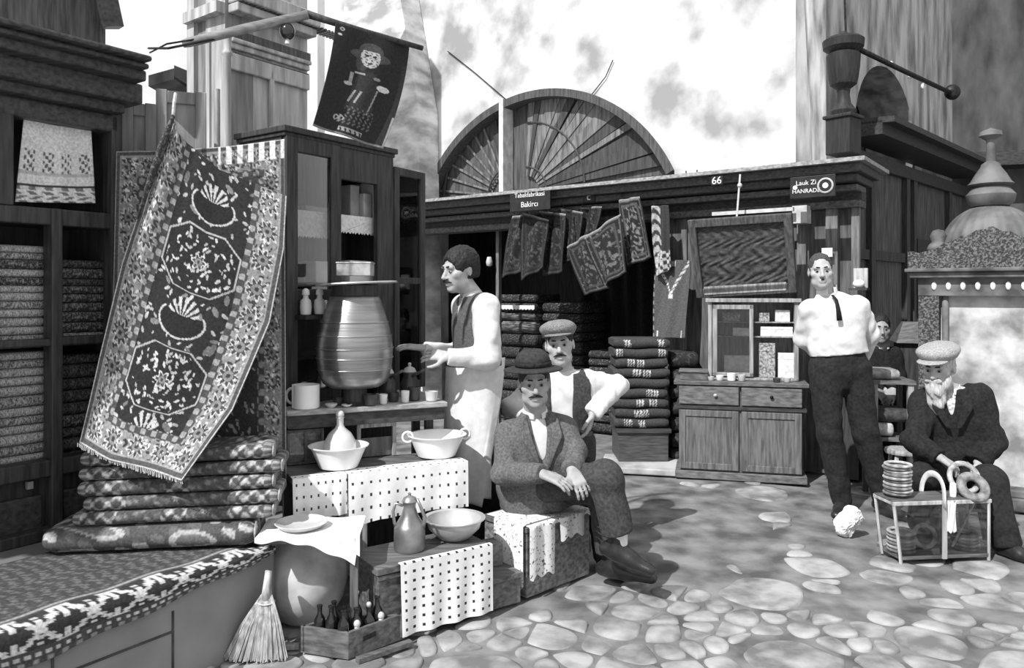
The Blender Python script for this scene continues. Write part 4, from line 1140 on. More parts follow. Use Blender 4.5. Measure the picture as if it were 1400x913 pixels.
def ban_pat(U, W):
    r = np.full(U.shape, .03)
    asp = .62
    def E(cu, cw, ru, rw): return ((U-cu)/ru)**2+((W-cw)/rw)**2 < 1
    rg = np.random.RandomState(5)
    nzv = np.sin(U*90+np.sin(W*70)*2)*np.sin(W*120)
    r[E(.50, .20, .16, .085) | E(.5, .26, .27, .055)] = .085            # hat with a brim
    r[E(.40, .33, .08, .11)] = .07
    fc = ((U-.50)/.13)**2+((W-.27)/.11)**2 < 1
    tri = (np.abs(U-.5) < .13*(1-np.clip((W-.24)/.15, 0, 1))) & (W > .24) & (W < .38)
    r[fc & (W > .2) | tri] = .5; r[(fc | tri) & (W > .2) & (nzv > .35)] = .12
    r[E(.45, .255, .03, .012) | E(.55, .255, .03, .012)] = .04; r[E(.5, .335, .035, .008)] = .05
    body = (W > .42) & (W < .80) & (np.abs(U-.5) < .12+.20*(W-.42)); r[body] = .045
    arm = (np.abs(U-.30-.0*(W)) < .022) & (W > .46) & (W < .56); r[arm] = .3
    r[(np.abs(W-.455) < .008) & (np.abs(U-.40) < .07)] = .4; r[E(.63, .47, .05, .016)] = .25
    r[E(.74, .54, .09, .028)] = .62; r[E(.28, .575, .055, .018)] = .4
    st_ = (np.abs(U-.36-(.68-W)*.5) < .014) | (np.abs(U-.44-(.68-W)*.5) < .014); r[st_ & (W > .62) & (W < .73)] = .4
    r[(np.abs(U-.68+(W-.55)*.25) < .010) & (W > .57) & (W < .80)] = .32
    r[(W > .77) & (W < .92) & (np.abs(U-.52) < .2) & (nzv > .3)] = .14
    r[E(.28, .88, .07, .03) & (nzv > -.2)] = .38
    r[(np.abs(W-.955) < .014) & (np.abs(U-.48) < .17) & (nzv > -.3)] = .35
    r[E(.09, .05, .035, .022)] = .35; r[E(.09, .05, .014, .009)] = .05; r[E(.07, .115, .03, .012)] = .6
    r[(U > .97) & (W > .75)] = .3; r[(W > .985)] = .2
    return r
Lb = [P(459, 31, Yb0), P(455, 70, Yb0), P(447, 110, Yb0+.01), P(428, 172, Yb0+.02)]
Rb = [P(560, 61, Yb1), P(557, 100, Yb1), P(548, 145, Yb1), P(523, 204, Yb1-.02)]
def ban(u, v):
    l = bez(Lb, v); r = bez(Rb, v); return l.lerp(r, u)+V(.3,-.9,0)*(.010*math.sin(u*11+v*3)*(.3+v))
b = MB(); b.grid(ban, 110, 170, ban_pat, .004, .03)
tag(b.build('hanging_banner', pat_mat('banner_cloth', .2), smooth=True), 'dark embroidered banner with a hatted figure hanging from the rod above the cabinet', 'banner')
c = P(393, 43, 3.33)
gbl = thing('glass_ball', 'dark glass ball hanging under the long pole', 'ball', c)
b = MB(); b.ell(c, (.034, .034, .036), nu=24, nv=16); b.build('ball', BOT, gbl, smooth=True)
b = MB(); b.tube([c+V(0,0,.034), c+V(0,0,.052)], .006, 8); b.build('hook', IRON, gbl)
b = MB(); b.tube([c-V(0,0,.034), c-V(0,0,.055)], [.008,.012], 8); b.build('tassel', CHN, gbl)
# ================================================================ shop row under the arch
mp = lambda px, py, v=0: MF.pix(px, py, v)
mu = lambda px, v=0: MF.u(px, v)
uM0, uM1 = mu(560), mu(1182, .42)-.1
zc_ = mp(930, 238, .4)[1]
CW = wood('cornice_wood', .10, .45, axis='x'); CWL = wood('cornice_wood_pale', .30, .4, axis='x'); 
b = MB()
b.fbox(MF, uM0, uM1+.1, -.45, .42, zc_-.03, zc_)            # roof board
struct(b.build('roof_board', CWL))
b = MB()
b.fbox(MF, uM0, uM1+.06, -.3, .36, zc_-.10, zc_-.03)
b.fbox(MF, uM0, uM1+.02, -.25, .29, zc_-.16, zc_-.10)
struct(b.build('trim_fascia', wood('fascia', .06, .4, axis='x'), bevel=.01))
b = MB(); b.fbox(MF, uM0, uM1, -.1, .20, zc_-.22, zc_-.17); b.fbox(MF, uM0, uM1, -.1, .10, zc_-.34, zc_-.28)
struct(b.build('trim_beam', CW, bevel=.008))
b = MB(); b.fbox(MF, uM0, uM1, -.1, .05, zc_-.28, zc_-.22); struct(b.build('trim_lintel', DKX))
uO0, uO1 = mu(585), mu(893)
# interior of the shop
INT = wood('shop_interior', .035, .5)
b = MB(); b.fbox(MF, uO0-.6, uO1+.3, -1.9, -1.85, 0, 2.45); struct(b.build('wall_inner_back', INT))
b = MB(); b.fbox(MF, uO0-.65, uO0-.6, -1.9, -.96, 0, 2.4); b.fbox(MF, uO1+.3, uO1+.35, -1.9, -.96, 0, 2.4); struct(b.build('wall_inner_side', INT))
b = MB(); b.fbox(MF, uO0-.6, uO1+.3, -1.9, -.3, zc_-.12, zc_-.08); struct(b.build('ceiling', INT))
# boards closing the bay on the viewer's side of the stack, posts
b = MB(); b.fbox(MF, mu(905), uM1-.05, -.06, 0, 0, zc_-.28); struct(b.build('wall_front', wood('front_boards', .10, .45, scale=6)))
b = MB()
for px, w_, v_ in ((672, .04, -.1), (937, .05, .03), (1098, .07, .05), (1140, .09, .07), (1172, .06, .06)):
    b.fbox(MF, mu(px)-w_/2, mu(px)+w_/2, v_-.05, v_, 0, zc_-.28)
struct(b.build('trim_post', wood('front_posts', .15, .4)))
b = MB(); b.fbox(MF, mu(1130, .05), mu(1176, .05), .0, .10, 0, 1.1); struct(b.build('wall_base', DKW))
# threshold slab
b = MB(); q0, q1 = G(820, 646), G(930, 652); b.hexa([q0, q1, q1+V(.1,.5,0), q0+V(.1,.5,0), q0+V(0,0,.05), q1+V(0,0,.05), q1+V(.1,.5,.05), q0+V(.1,.5,.05)])
struct(b.build('floor_threshold', mat('threshold_stone', .4, .3, 6), bevel=.01))
# signs
SGN = mat('sign_black', .02, .3, 20, .5); SGW = mat('sign_white', .75, .1, 20, .7)
def sign(px0, px1, py0, py1, v, lines, lab, cat='sign', size=.05, extra=None, dzs=None):
    u0, w0 = mp(px0, py1, v); u1, w1 = mp(px1, py0, v); w0b = mp((px0+px1)/2, py1, v)[1]; w1b = mp((px0+px1)/2, py0, v)[1]
    c = MF.p((u0+u1)/2, v, (w0b+w1b)/2); t = thing('shop_sign', lab, cat, c)
    b = MB(); b.fbox(MF, u0, u1, v-.02, v, w0b, w1b); b.build('board', SGN, t, bevel=.004)
    for k, (s_, du, dw, sz) in enumerate(lines):
        text_mesh(s_, MF.p((u0+u1)/2+du, v+.002, (w0b+w1b)/2+dw), MF.d, V(0,0,1), sz, 'lettering', SGW, t)
    if extra: extra(t, u0, u1, w0b, w1b, v)
    return t
sign(697, 752, 262, 288, .44, [('Tabakfabrikasi', 0, .062, .062), ('Bakircı', .0, -.03, .075)], 'small black sign with two lines of white lettering above the hanging mats')
def medal(t, u0, u1, w0, w1, v):
    b = MB(); c = MF.p(u1-.07, v+.004, (w0+w1)/2); rot = Matrix((tuple(MF.d), (0,0,1), tuple(MF.n))).transposed()
    b.torus(c, .052, .008, rot, 28, 6, .5); b.build('ring', mat('sign_grey', .4, .2), t, smooth=True)
    b = MB(); b.ell(c, (.022,.022,.004), rot); b.build('dot', SGW, t, smooth=True); b = MB(); b.ell(MF.p(u0+.04, v+.004, (w0+w1)/2-.0), (.018,.018,.004), rot); b.build('dot', SGW, t, smooth=True)
sign(1080, 1142, 240, 270, .45, [('Lauk Zi', -.045, .032, .050), ('HANRADE', -.045, -.03, .044)], 'black sign with white lettering and a grey ring at the cornice corner', extra=medal)
sign(972, 988, 241, 253, .45, [('66', 0, 0, .085)], 'small black number plate on the cornice above the framed panel', 'plate')
sign(797, 813, 263, 276, .30, [('c', 0, .004, .10)], 'small dark plate with one round white sign above the hanging mats', 'plate')

# ---------------------------------------------------------------- hanging mats
def mat_pat(seed, dk=.025, lt=.07):
    def f(U, W):
        r = np.full(U.shape, dk); d = np.minimum(np.minimum(U, 1-U), np.minimum(W, 1-W)*1.6)
        r[(d > .05) & (d < .08)] = lt; r[(d > .14) & (d < .20)] = lt*.6
        speck(U, W, seed, 120, .035, lt*1.2, r, d > .2, .7); speck(U, W, seed+1, 90, .02, lt*1.5, r, (d > .08) & (d < .14), .7)
        r[W < .025] = .25
        return r
    return f
def hmat(c, lab, seed, v, nm='hanging_mat', grp='mats hanging under the cornice', pat=None, fold=.06, lt=.065, res=(36, 50), cat='mat', hookpx=None):
    cs = [MF.at(x, y, v+k) for (x, y), k in zip(c, (0, .05, .06, .0))]
    def fn(u, w):
        p = cs[0].lerp(cs[1], u).lerp(cs[3].lerp(cs[2], u), w)
        return p + MF.n*(fold*math.sin(u*5+seed)*(.4+.6*w)*.4 + .02*math.sin(u*11+w*4))
    t = thing(nm, lab, cat, cs[0], grp)
    b = MB(); b.grid(fn, res[0], res[1], pat or mat_pat(seed, lt=lt), .008, .04); b.build('woven_sheet', CAR, t, smooth=True)
    hp_ = cs[0].lerp(cs[1], .15)
    b = MB(); b.tube([hp_+V(0,0,-.01), hp_+V(0,0,.05), V(hp_.x, hp_.y, max(hp_.z+.08, zc_-.23))-MF.n*.02], .007, 6); b.build('cord', IRON, t)
    return t
hmat([(700,296),(722,292),(712,372),(684,380)], 'dark mat hanging first in the row, right by the thin post', 31, .24)
hmat([(716,290),(748,300),(742,366),(712,384)], 'dark mat with a pointed lower corner, second in the hanging row', 32, .30)
hmat([(738,288),(772,292),(770,372),(742,378)], 'dark mat hanging third in the row under the black sign', 33, .24)
hmat([(766,284),(796,290),(792,352),(764,362)], 'dark mat hanging fourth in the row, half behind the lighter-edged ones', 34, .23)
hmat([(792,284),(822,282),(812,340),(786,346)], 'small dark mat hanging fifth, above the long pale-edged mat', 35, .22)
hmat([(774,338),(806,318),(834,394),(796,404)], 'long mat with a pale diagonal upper edge hanging before the dark doorway', 36, .35, lt=.10)
hmat([(798,326),(846,292),(856,372),(824,392)], 'broad patterned mat with a pale slanting top edge, lowest in the row', 37, .45, lt=.12)
hmat([(846,274),(872,268),(890,352),(856,366)], 'mottled grey mat hanging last in the row beside the doorway jamb', 38, .30, lt=.16)
def scarf_pat(U, W):
    r = np.full(U.shape, .05); r[(U < .5) & (np.sin(W*40+np.sin(U*9)*2) > -.2)] = .42; r[(W > .7) & (np.sin(U*20)*np.sin(W*60) > 0)] = .5; return r
hmat([(891,282),(912,280),(918,366),(898,378)], 'narrow light-patterned scarf hanging by the door jamb above the dark robe', 39, .25, 'hanging_scarf', None, scarf_pat, cat='scarf')
def robe_pat(U, W):
    r = np.full(U.shape, .10); x = np.abs(U-.5)
    line = (np.abs(W-(.44-x*.9)) < .035) & (x < .45) & (np.sin(W*120+U*40) > -.5); r[line] = .62
    r[(np.abs(W-.05) < .035) & (x < .1)] = .6; r[(np.abs(W-.47) < .03) & (x < .07)] = .6
    r[(np.abs(U-.12) < .02) & (W > .9)] = .6; r[(np.abs(U-.88) < .02) & (W > .9)] = .6; r[(U < .03)] = np.where(np.sin(W*60) > 0, .3, .05)[U < .03]
    return r
hmat([(897,354),(943,356),(938,462),(892,462)], 'dark robe with a pale beaded V hanging above the folded stack', 40, .20, 'hanging_robe', None, robe_pat, .01, cat='robe', res=(60, 90))

# folded stack of dark embroidered cloths on a chest
def at_floor(px, py): return G(px, py)
q0, q1 = G(836, 640), G(918, 640)
KF = Fr(q0.x, q0.y, q1.x-q0.x, q1.y-q0.y); LK = (q1-q0).length; YK = q0.y
kz = lambda py: H-(py-400)*YK/F
t = thing('wooden_chest', 'dark wooden chest beneath the stack of dark folded cloths', 'chest', KF.p(LK/2, -.2, 0))
b = MB(); b.fbox(KF, .06, LK-.02, -.42, -.02, .052, kz(592)); b.build('body', wood('slat_chest', .07, .4, axis='x', scale=14), t, bevel=.005)
b = MB(); b.fbox(KF, .045, LK, -.43, 0, kz(592), kz(587)); b.build('lid', DKX, t)
EMB = []
def emb_tone(x, y, seed):
    rg = random.Random(seed); cs = [rg.uniform(.05, .9) for _ in range(2)]
    for c in cs:
        if abs(x-c) < .07 and abs(y) < .8 and math.sin((x-c)*120+y*5)*math.sin(y*6+seed) > .05: return .55
    return .055
z = kz(587); zt_ = kz(463); n = 9
names9 = ORD
for i in range(n):
    h = (zt_-z)/(n-i)
    b = MB(); b0 = len(b.v)
    nu, nk = 60, 18; u0 = .03+.012*math.sin(i*2.3)-.002*i*0; u1 = LK-.015+.012*math.sin(i*1.7)
    for a in range(nu+1):
        tt = a/nu; sh = min(1, .7+.3*min(tt, 1-tt)/.06)
        for k in range(nk):
            f = k/nk
            if f < .6:
                an = -PI/2+PI*f/.6; p = KF.p(lerp(u0, u1, tt), -.03-h*.4+math.cos(an)*h*.45*sh, z+h/2+math.sin(an)*h*.48*sh+.004*math.sin(tt*9+i)); yy = math.sin(an)
            else:
                g = (f-.6)/.4; p = KF.p(lerp(u0, u1, tt), -.40, z+h/2+h*.48*sh*(1-2*g)); yy = 2
            b.pat[len(b.v)] = emb_tone(tt, yy, i*7+3); b.v.append(p)
    for a in range(nu):
        for k in range(nk):
            k2 = (k+1) % nk; b.f.append((b0+a*nk+k, b0+a*nk+k2, b0+(a+1)*nk+k2, b0+(a+1)*nk+k)); b.mi.append(0)
    b.f.append(tuple(b0+k for k in range(nk-1,-1,-1))); b.f.append(tuple(b0+nu*nk+k for k in range(nk))); b.mi += [0,0]
    k = n-1-i
    tag(b.build('folded_cloth', CAR, smooth=True, auto=50), f'dark embroidered folded cloth, {ORD[k]}{" of" if k == 0 else " from top of"} the stack before the robe', 'cloth', 'embroidered cloths in the stack')
    z += h
# neighbouring dark stack
q0 = KF.p(LK+.02, -.12, 0); DK2 = Fr(q0.x, q0.y, .9, -.1)
z = .0
for i in range(7):
    h = .135
    o = folded('folded_blanket', DK2, .0+.01*(i % 2), .235, -.40, 0, z, z+h*.98, motif('dark_blanket', .025, .06, 30))
    tag(o, f'dark blanket, {ORD[6-i]}{" of" if i == 6 else " from top of"} the pile squeezed between cloth stack and cupboard', 'blanket', 'dark blankets by the cupboard'); z += h

# piles of textiles inside the shop, behind the men
PT = [motif('inner_textile_a', .03, .16, 50, .58), motif('inner_textile_b', .04, .25, 80, .62), motif('inner_textile_c', .025, .09, 60, .55), motif('inner_stripe', .04, .30, 30, .56, stretch=(.3,.3,6))]
def inner(px0, px1, v, ytop, n, where, grp, mats, dep=.5):
    u0, u1 = mu(px0, v), mu(px1, v); z1 = mp((px0+px1)/2, ytop, v)[1]; z = 0.0; hs = [r2.uniform(.75, 1.25) for _ in range(n)]; S = sum(hs)
    for i in range(n):
        h = hs[i]/S*z1
        o = folded('folded_kilim', MF, u0+r2.uniform(-.012,.012), u1+r2.uniform(-.012,.012), v-dep, v, z, z+h*.985, mats[r2.randrange(len(mats))])
        k = n-1-i; tag(o, f'folded kilim, {ORD[k]}{" of" if k == 0 else " from top of"} {where}', 'kilim', grp); z += h
inner(682, 731, -.5, 402, 12, 'the tall pile behind the man in the apron', 'kilims in the tall inner pile', [PT[0], PT[1], PT[3], PT[2]])
inner(740, 794, -.6, 412, 11, 'the pile behind the man in the cloth cap', 'kilims in the second inner pile', [PT[0], PT[2], PT[2]])
inner(803, 836, -.4, 480, 9, 'the dark pile beside the embroidered stack', 'kilims in the dark inner pile', [PT[0], PT[2]])
inner(612, 672, -.75, 470, 9, 'the pile in the dark corner beyond the counter', 'kilims in the corner pile', [PT[2], PT[2], PT[0]])
# curtain in the back of the doorway
b = MB()
def cur(u, v): return MF.p(lerp(mu(795, -1.2), mu(925, -1.2), u), -1.2+.05*math.sin(u*40), lerp(2.1, .05, v))
b.grid(cur, 120, 6, None, .006); tag(b.build('curtain', BLK, smooth=True), 'dark pleated curtain at the back of the shop doorway', 'curtain')
# lace strip on the tall pile
b = MB(); u0, u1 = mu(686, -.47), mu(731, -.47); zz_ = mp(708, 422, -.47)[1]
pts = [MF.p(u0, -.47, zz_+.04)] + [MF.p(lerp(u0, u1, k/20), -.47, zz_-(.012 if k % 2 else 0)) for k in range(21)] + [MF.p(u1, -.47, zz_+.04)]
b.prism(pts, MF.n*.006); tag(b.build('lace_strip', LACE), 'strip of white lace hanging over the front of the tall kilim pile', 'lace')
b = MB(); c = MF.p(mu(669, -.02), -.02, mp(669, 358, -.02)[1]); b.lathe([(.0, -.05), (.03, -.04), (.036, 0), (.024, .05), (.02, .055)], c, 16); tag(b.build('lamp_globe', GLT if False else CHN, smooth=True), 'small pale lamp globe fixed to the thin shop post', 'lamp')

# ---------------------------------------------------------------- framed panel, display case, cupboard
t = thing('framed_panel', 'large framed dark relief panel leaning out under the cornice above the display case', 'board', MF.at(1015, 400, .25))
tl, tr, br_, bl = MF.at(942, 300, .42), MF.at(1084, 290, .42), MF.at(1091, 398, .24), MF.at(955, 406, .24)
nn = (tr-tl).cross(bl-tl).normalized()
if nn.y > 0: nn = -nn
pp = lambda a, c: tl.lerp(tr, a).lerp(bl.lerp(br_, a), c)
def slab(b, a0, a1, c0, c1, d0, d1):
    q = [pp(a0, c1), pp(a1, c1), pp(a1, c0), pp(a0, c0)]
    b.hexa([p+nn*d0 for p in q]+[p+nn*d1 for p in q])
for nm, q in (('frame_stile', (0, .075, 0, 1)), ('frame_stile', (.925, 1, 0, 1)), ('frame_rail', (.075, .925, 0, .1)), ('frame_rail', (.075, .925, .88, 1))):
    b = MB(); slab(b, *q, 0, .045); b.build(nm, wood('panel_frame_wood', .08, .4), t, bevel=.006)
b = MB(); slab(b, .09, .91, .86, .88, .03, .04); slab(b, .09, .91, .94, .96, .045, .05); b.build('moulding', LTW, t)
b = MB(); b.grid(lambda u, v: pp(lerp(.075, .925, u), lerp(.1, .88, v))+nn*(.012+.010*math.sin(u*19+2.2*math.sin(v*11+u*5)+v*7)*math.sin(v*17+2.5*math.sin(u*13)+u*4)*min(1, v*1.6)+.004*math.sin(u*47+v*31+3*math.sin(v*21))), 130, 90, None, .004); b.build('relief', wood('relief_wood', .055, .4, axis='x'), t, smooth=True)
b = MB(); a_ = pp(.49, 0)+nn*.02; b.tube([a_, MF.p(mu(1012,.40), .40, zc_-.05)], .008, 6); b.ell(MF.p(mu(1012,.40), .41, zc_-.14), (.02,.02,.02)); b.build('cord', CHN, t)
b = MB(); b.fbox(MF, mu(972,.30), mu(1083,.30), .24, .28, mp(1030, 291,.3)[1], mp(1030, 286,.3)[1]); b.fbox(MF, mu(1083,.2), mu(1103,.2), .08, .2, mp(1092, 305,.2)[1], mp(1092, 281,.2)[1])
struct(b.build('trim_bracket', mat('pale_bracket', .55, .2)))

KC = Fr(1.294, 6.04, .97, -.25)          # cupboard front
kp = lambda px, py, v=0: KC.pix(px, py, v)
uK1 = KC.u(1102); zk = kp(1010, 522)[1]
cup = thing('cupboard', 'low wooden cupboard with two drawers and two doors in front of the shop row', 'cupboard', KC.p(uK1/2, -.2, 0))
CUW = wood('cupboard_wood', .13, .4); CUX = wood('cupboard_wood_x', .14, .4, axis='x')
zk2 = kp(1010, 556)[1]
b = MB(); b.fbox(KC, .03, uK1-.03, -.40, -.012, .06, zk-.03); b.build('carcass', CUW, cup, bevel=.004)
b = MB(); b.fbox(KC, -.02, uK1+.02, -.42, .03, zk-.03, zk); b.build('top', MDX, cup, bevel=.004)
b = MB(); b.fbox(KC, -.01, uK1+.01, -.41, .015, 0, .06); b.build('plinth', CUX, cup, bevel=.006)
b = MB(); b.fbox(KC, -.005, uK1+.005, -.40, .012, zk2-.025, zk2); b.build('rail', DKX, cup)
for k, (p0, p1) in enumerate(((.02, uK1*.5-.01), (uK1*.5+.01, uK1-.03))):
    b = MB(); b.fbox(KC, p0, p1, -.011, .02, zk2+.012, zk-.04); o = b.build('drawer', CUX, cup, bevel=.004)
    b = MB(); c = KC.p((p0+p1)/2+(.0 if k else .05), .02, (zk2+zk)/2-.01); b.tube([c, c+KC.n*.018], [.008, .014], 10); b.build('knob', CHN if not k else IRON, o, smooth=True)
    b = MB(); st_ = .05; z0_, z1_ = .075, zk2-.035
    b.fbox(KC, p0, p0+st_, -.011, .012, z0_, z1_); b.fbox(KC, p1-st_, p1, -.011, .012, z0_, z1_); b.fbox(KC, p0+st_, p1-st_, -.011, .012, z1_-.05, z1_); b.fbox(KC, p0+st_, p1-st_, -.011, .012, z0_, z0_+.05)
    o = b.build('door', CUW, cup, bevel=.004)
    b = MB(); b.fbox(KC, p0+st_, p1-st_, -.011, .002, z0_+.05, z1_-.05); b.build('panel', CUW, o)
# display case on top
VD = -.12
dc = thing('display_case', 'glazed wooden display case with shelves standing on the low cupboard', 'case', KC.p(KC.u(1030, VD), VD-.1, zk))
DCW = wood('case_wood', .30, .35); d0, d1 = KC.u(968, VD), KC.u(1092, VD); dz1 = kp(1030, 408, VD)[1]
b = MB(); b.fbox(KC, d0, d0+.03, VD-.24, VD, zk+.002, dz1); b.fbox(KC, d1-.03, d1, VD-.24, VD, zk+.002, dz1); b.fbox(KC, d0-.02, d1+.02, VD-.25, VD+.02, dz1-.03, dz1); b.fbox(KC, d0, d1, VD-.24, VD-.22, zk+.002, dz1-.03); b.fbox(KC, d0, d1, VD-.24, VD, zk+.002, zk+.02)
b.build('carcass', DCW, dc, bevel=.003)
for z_ in (kp(1030, 440, VD)[1], kp(1030, 460, VD)[1]):
    b = MB(); b.fbox(KC, d0+.03, d1-.03, VD-.22, VD-.03, z_-.008, z_); b.build('shelf', DCW, dc)
xm = KC.u(1030, VD)
b = MB(); z0_, z1_ = zk+.03, dz1-.05
for a_, c_ in ((d0+.035, xm), ): 
    b.fbox(KC, a_, a_+.035, VD-.01, VD+.012, z0_, z1_); b.fbox(KC, c_-.03, c_, VD-.01, VD+.012, z0_, z1_); b.fbox(KC, a_, c_, VD-.01, VD+.012, z1_-.035, z1_); b.fbox(KC, a_, c_, VD-.01, VD+.012, z0_, z0_+.03)
o = b.build('door', DCW, dc, bevel=.003)
b = MB(); b.fbox(KC, d0+.07, xm-.03, VD-.002, VD+.002, z0_+.03, z1_-.035); b.build('pane', GLS, o)
# things in the case
def kitem(nm, px0, px1, py0, py1, v, m, lab, cat, grp, dep=.05):
    u0, u1 = KC.u(px0, v), KC.u(px1, v); w0, w1 = kp(px0, py1, v)[1], kp(px0, py0, v)[1]
    base = min((zz for zz in (zk+.021, kp(1030, 440, VD)[1]+.001, kp(1030, 460, VD)[1]+.001)), key=lambda q: abs(q-w0)); h = w1-w0
    b = MB(); b.fbox(KC, u0, u1, v-dep, v, base, base+h); b.fbox(KC, u0-.002, u1+.002, v-dep-.002, v+.002, base+h*.75, base+h*.80)
    return tag(b.build(nm, m, bevel=.004), lab, cat, grp)
WBX = mat('white_box', .7, .2, 30); SPB = mat('spotted_box', .3, .7, 60)
vi = VD-.05
kitem('small_box', 988, 1012, 428, 440, vi, SPB, 'small box on the upper shelf behind the case pane', 'box', 'goods in the display case')
kitem('small_box', 1002, 1024, 449, 460, vi, WBX, 'low pale box on the second shelf behind the case pane', 'box', 'goods in the display case')
kitem('small_box', 1038, 1052, 428, 440, vi, SPB, 'spotted box on the upper shelf at the case middle post', 'box', 'goods in the display case')
kitem('small_box', 1060, 1080, 424, 440, vi, WBX, 'white box on the upper shelf at the open end of the case', 'box', 'goods in the display case')
kitem('small_box', 1040, 1084, 447, 460, vi, WBX, 'wide white box on the second shelf of the open case bay', 'box', 'goods in the display case')
kitem('small_box', 990, 1026, 490, 519, vi, WBX, 'large white box at the bottom behind the case pane', 'box', 'goods in the display case')
kitem('small_box', 1038, 1060, 472, 519, vi, SPB, 'tall spotted box in the open case bay', 'box', 'goods in the display case')
kitem('small_box', 1064, 1088, 466, 500, vi, WBX, 'pale box in the open case bay close to the standing man', 'box', 'goods in the display case')
# things on the cupboard top in front
def ktop(px, v): q = KC.at(px, 522, v); q.z = zk+.001; return q
t = thing('book_box', 'flat grey case lying on the cupboard end by the blankets', 'case', ktop(950, -.15))
b = MB(); b.fbox(KC, KC.u(930,-.05), KC.u(968,-.05), -.22, -.04, zk+.001, zk+.06); b.build('body', MDX, t, bevel=.004)
b = MB(); b.fbox(KC, KC.u(928,-.05), KC.u(968,-.05), -.23, -.03, zk+.06, zk+.075); b.build('lid', CUX, t, bevel=.003)
for px, r_, h_, m, lb in ((972, .025, .03, CHN, 'small pale cup on the cupboard top by the grey case'), (984, .03, .04, ENA, 'white cup on the cupboard top before the case pane'), (1000, .035, .06, ENA, 'tallest white cup on the cupboard top'), (1014, .03, .05, CHN, 'grey cup on the cupboard top in front of the case post'), (1062, .03, .03, CUPS, 'dark cup on the cupboard top below the pale box'), (1076, .028, .035, CHN, 'pale cup at the cupboard end by the standing man')):
    dish('cup', ktop(px, -.05), [(r_*.7, 0), (r_*.85, .004), (r_, h_), (r_*.88, h_), (r_*.75, .008), (0, .008)], m, lb, 'cup', 'cups on the cupboard top', 20)
# clutter beside cupboard: bundle on a peg, white ball on bracket
t = thing('wall_bracket', 'small wooden bracket with a board on the post behind the man in the white shirt', 'bracket', MF.at(1177, 390, .2))
b = MB(); c = MF.at(1177, 380, .16); b.box(c, (.10, .03, .15), Matrix.Rotation(-.6, 3, 'Z')); b.build('board', wood('bracket_board', .4, .3), t)
b = MB(); b.box(c+MF.n*.06+V(0,0,-.085), (.13, .12, .015), Matrix.Rotation(-.6, 3, 'Z')); b.build('shelf', DKW, t)
c = c+MF.n*.07+V(0,0,-.045); b = MB(); b.ell(c, (.045,.035,.033)); tag(b.build('white_ball', WHP, smooth=True), 'small white round lump on the bracket behind the standing man', 'ball')
b = MB(); c = MF.at(1131, 345, .12); b.box(c, (.08, .02, .07), Matrix.Rotation(-.6, 3, 'Z')); tag(b.build('note_card', WBX), 'small white card pinned to the post above the standing man', 'card')
# little hooks on the roof board
for k, px in enumerate((938, 953)):
    c = MF.at(px, 238, .0); c.z = zc_; b = MB(); b.tube([c, c+V(0,0,.09)], .006, 6); b.tube([c+V(-.02,0,.06), c+V(.02,0,.06)], .005, 6); tag(b.build('iron_hook', IRON), ['iron hook on the cornice edge next to the fanlight end', 'second iron hook on the cornice edge toward the framed panel'][k], 'hook', 'hooks on the cornice')
# cables on the plaster wall
for k, (pts, lb) in enumerate(((((612, 70), (650, 100), (693, 137)), 'dark cable running down the plaster wall to the fanlight post'), (((838, 82), (828, 105), (806, 133)), 'short dark cable on the plaster wall above the fanlight'))):
    b = MB(); b.tube([MF.at(x, y, VB+.02) for x, y in pts], .006 if k < 2 else .004, 6); tag(b.build('cable', IRON), lb, 'cable')
# ---------------------------------------------------------------- wooden urn finial on the eave, iron bar
eo = V(P(1153, 172, 6.35).x, 6.35, 0); my = 6.35/F; zq = lambda py: H-(py-400)*my
URN = wood('urn_wood', .022)
t = thing('urn_finial', 'dark turned wooden urn on a pedestal at the wall corner', 'finial', V(eo.x, eo.y, zq(212)))
b = MB(); b.box(V(eo.x, eo.y, (zq(212)+zq(163))/2), (34*my, 34*my, zq(163)-zq(212)), Matrix.Rotation(.7, 3, 'Z')); b.box(V(eo.x, eo.y, zq(161)), (40*my, 40*my, .03), Matrix.Rotation(.7, 3, 'Z')); b.build('pedestal', URN, t, bevel=.008)
b = MB(); b.lathe([(15*my, zq(160)), (17*my, zq(152)), (10*my, zq(142)), (8*my, zq(130)), (9*my, zq(122)), (17*my, zq(116)), (19*my, zq(108)), (21*my, zq(92)), (22*my, zq(76)), (18*my, zq(72)), (26*my, zq(66)), (27*my, zq(56)), (22*my, zq(52)), (8*my, zq(50)), (5*my, zq(44)), (0, zq(42))], V(eo.x, eo.y, 0), 32); b.build('urn', URN, t, smooth=True, auto=35)
b = MB(); b.tube([V(eo.x+.02, eo.y, zq(43)), V(eo.x+.03, eo.y+.05, zq(-20))], .01, 6); b.build('rod', IRON, t)
t = thing('iron_bar', 'dark iron tie bar slanting from the urn to the far wall', 'bar', P(1240, 100, 7.2))
b = MB(); b.tube([P(1176, 68, 6.4), P(1240, 99, 7.0), P(1300, 127, 7.9)], .022, 8); b.build('shaft', IRON, t, smooth=True)
b = MB(); b.ell(P(1302, 126, 7.9), (.08, .06, .08)); b.build('boss', IRON, t, smooth=True)
for k, (x, y) in enumerate(((1218, 88), (1244, 103), (1262, 118))):
    b = MB(); Yk = lerp(6.4, 7.9, (x-1176)/124); b.ell(P(x, y, Yk-.03), (.02,.02,.03)); b.build('insulator', ENA, t, smooth=True)

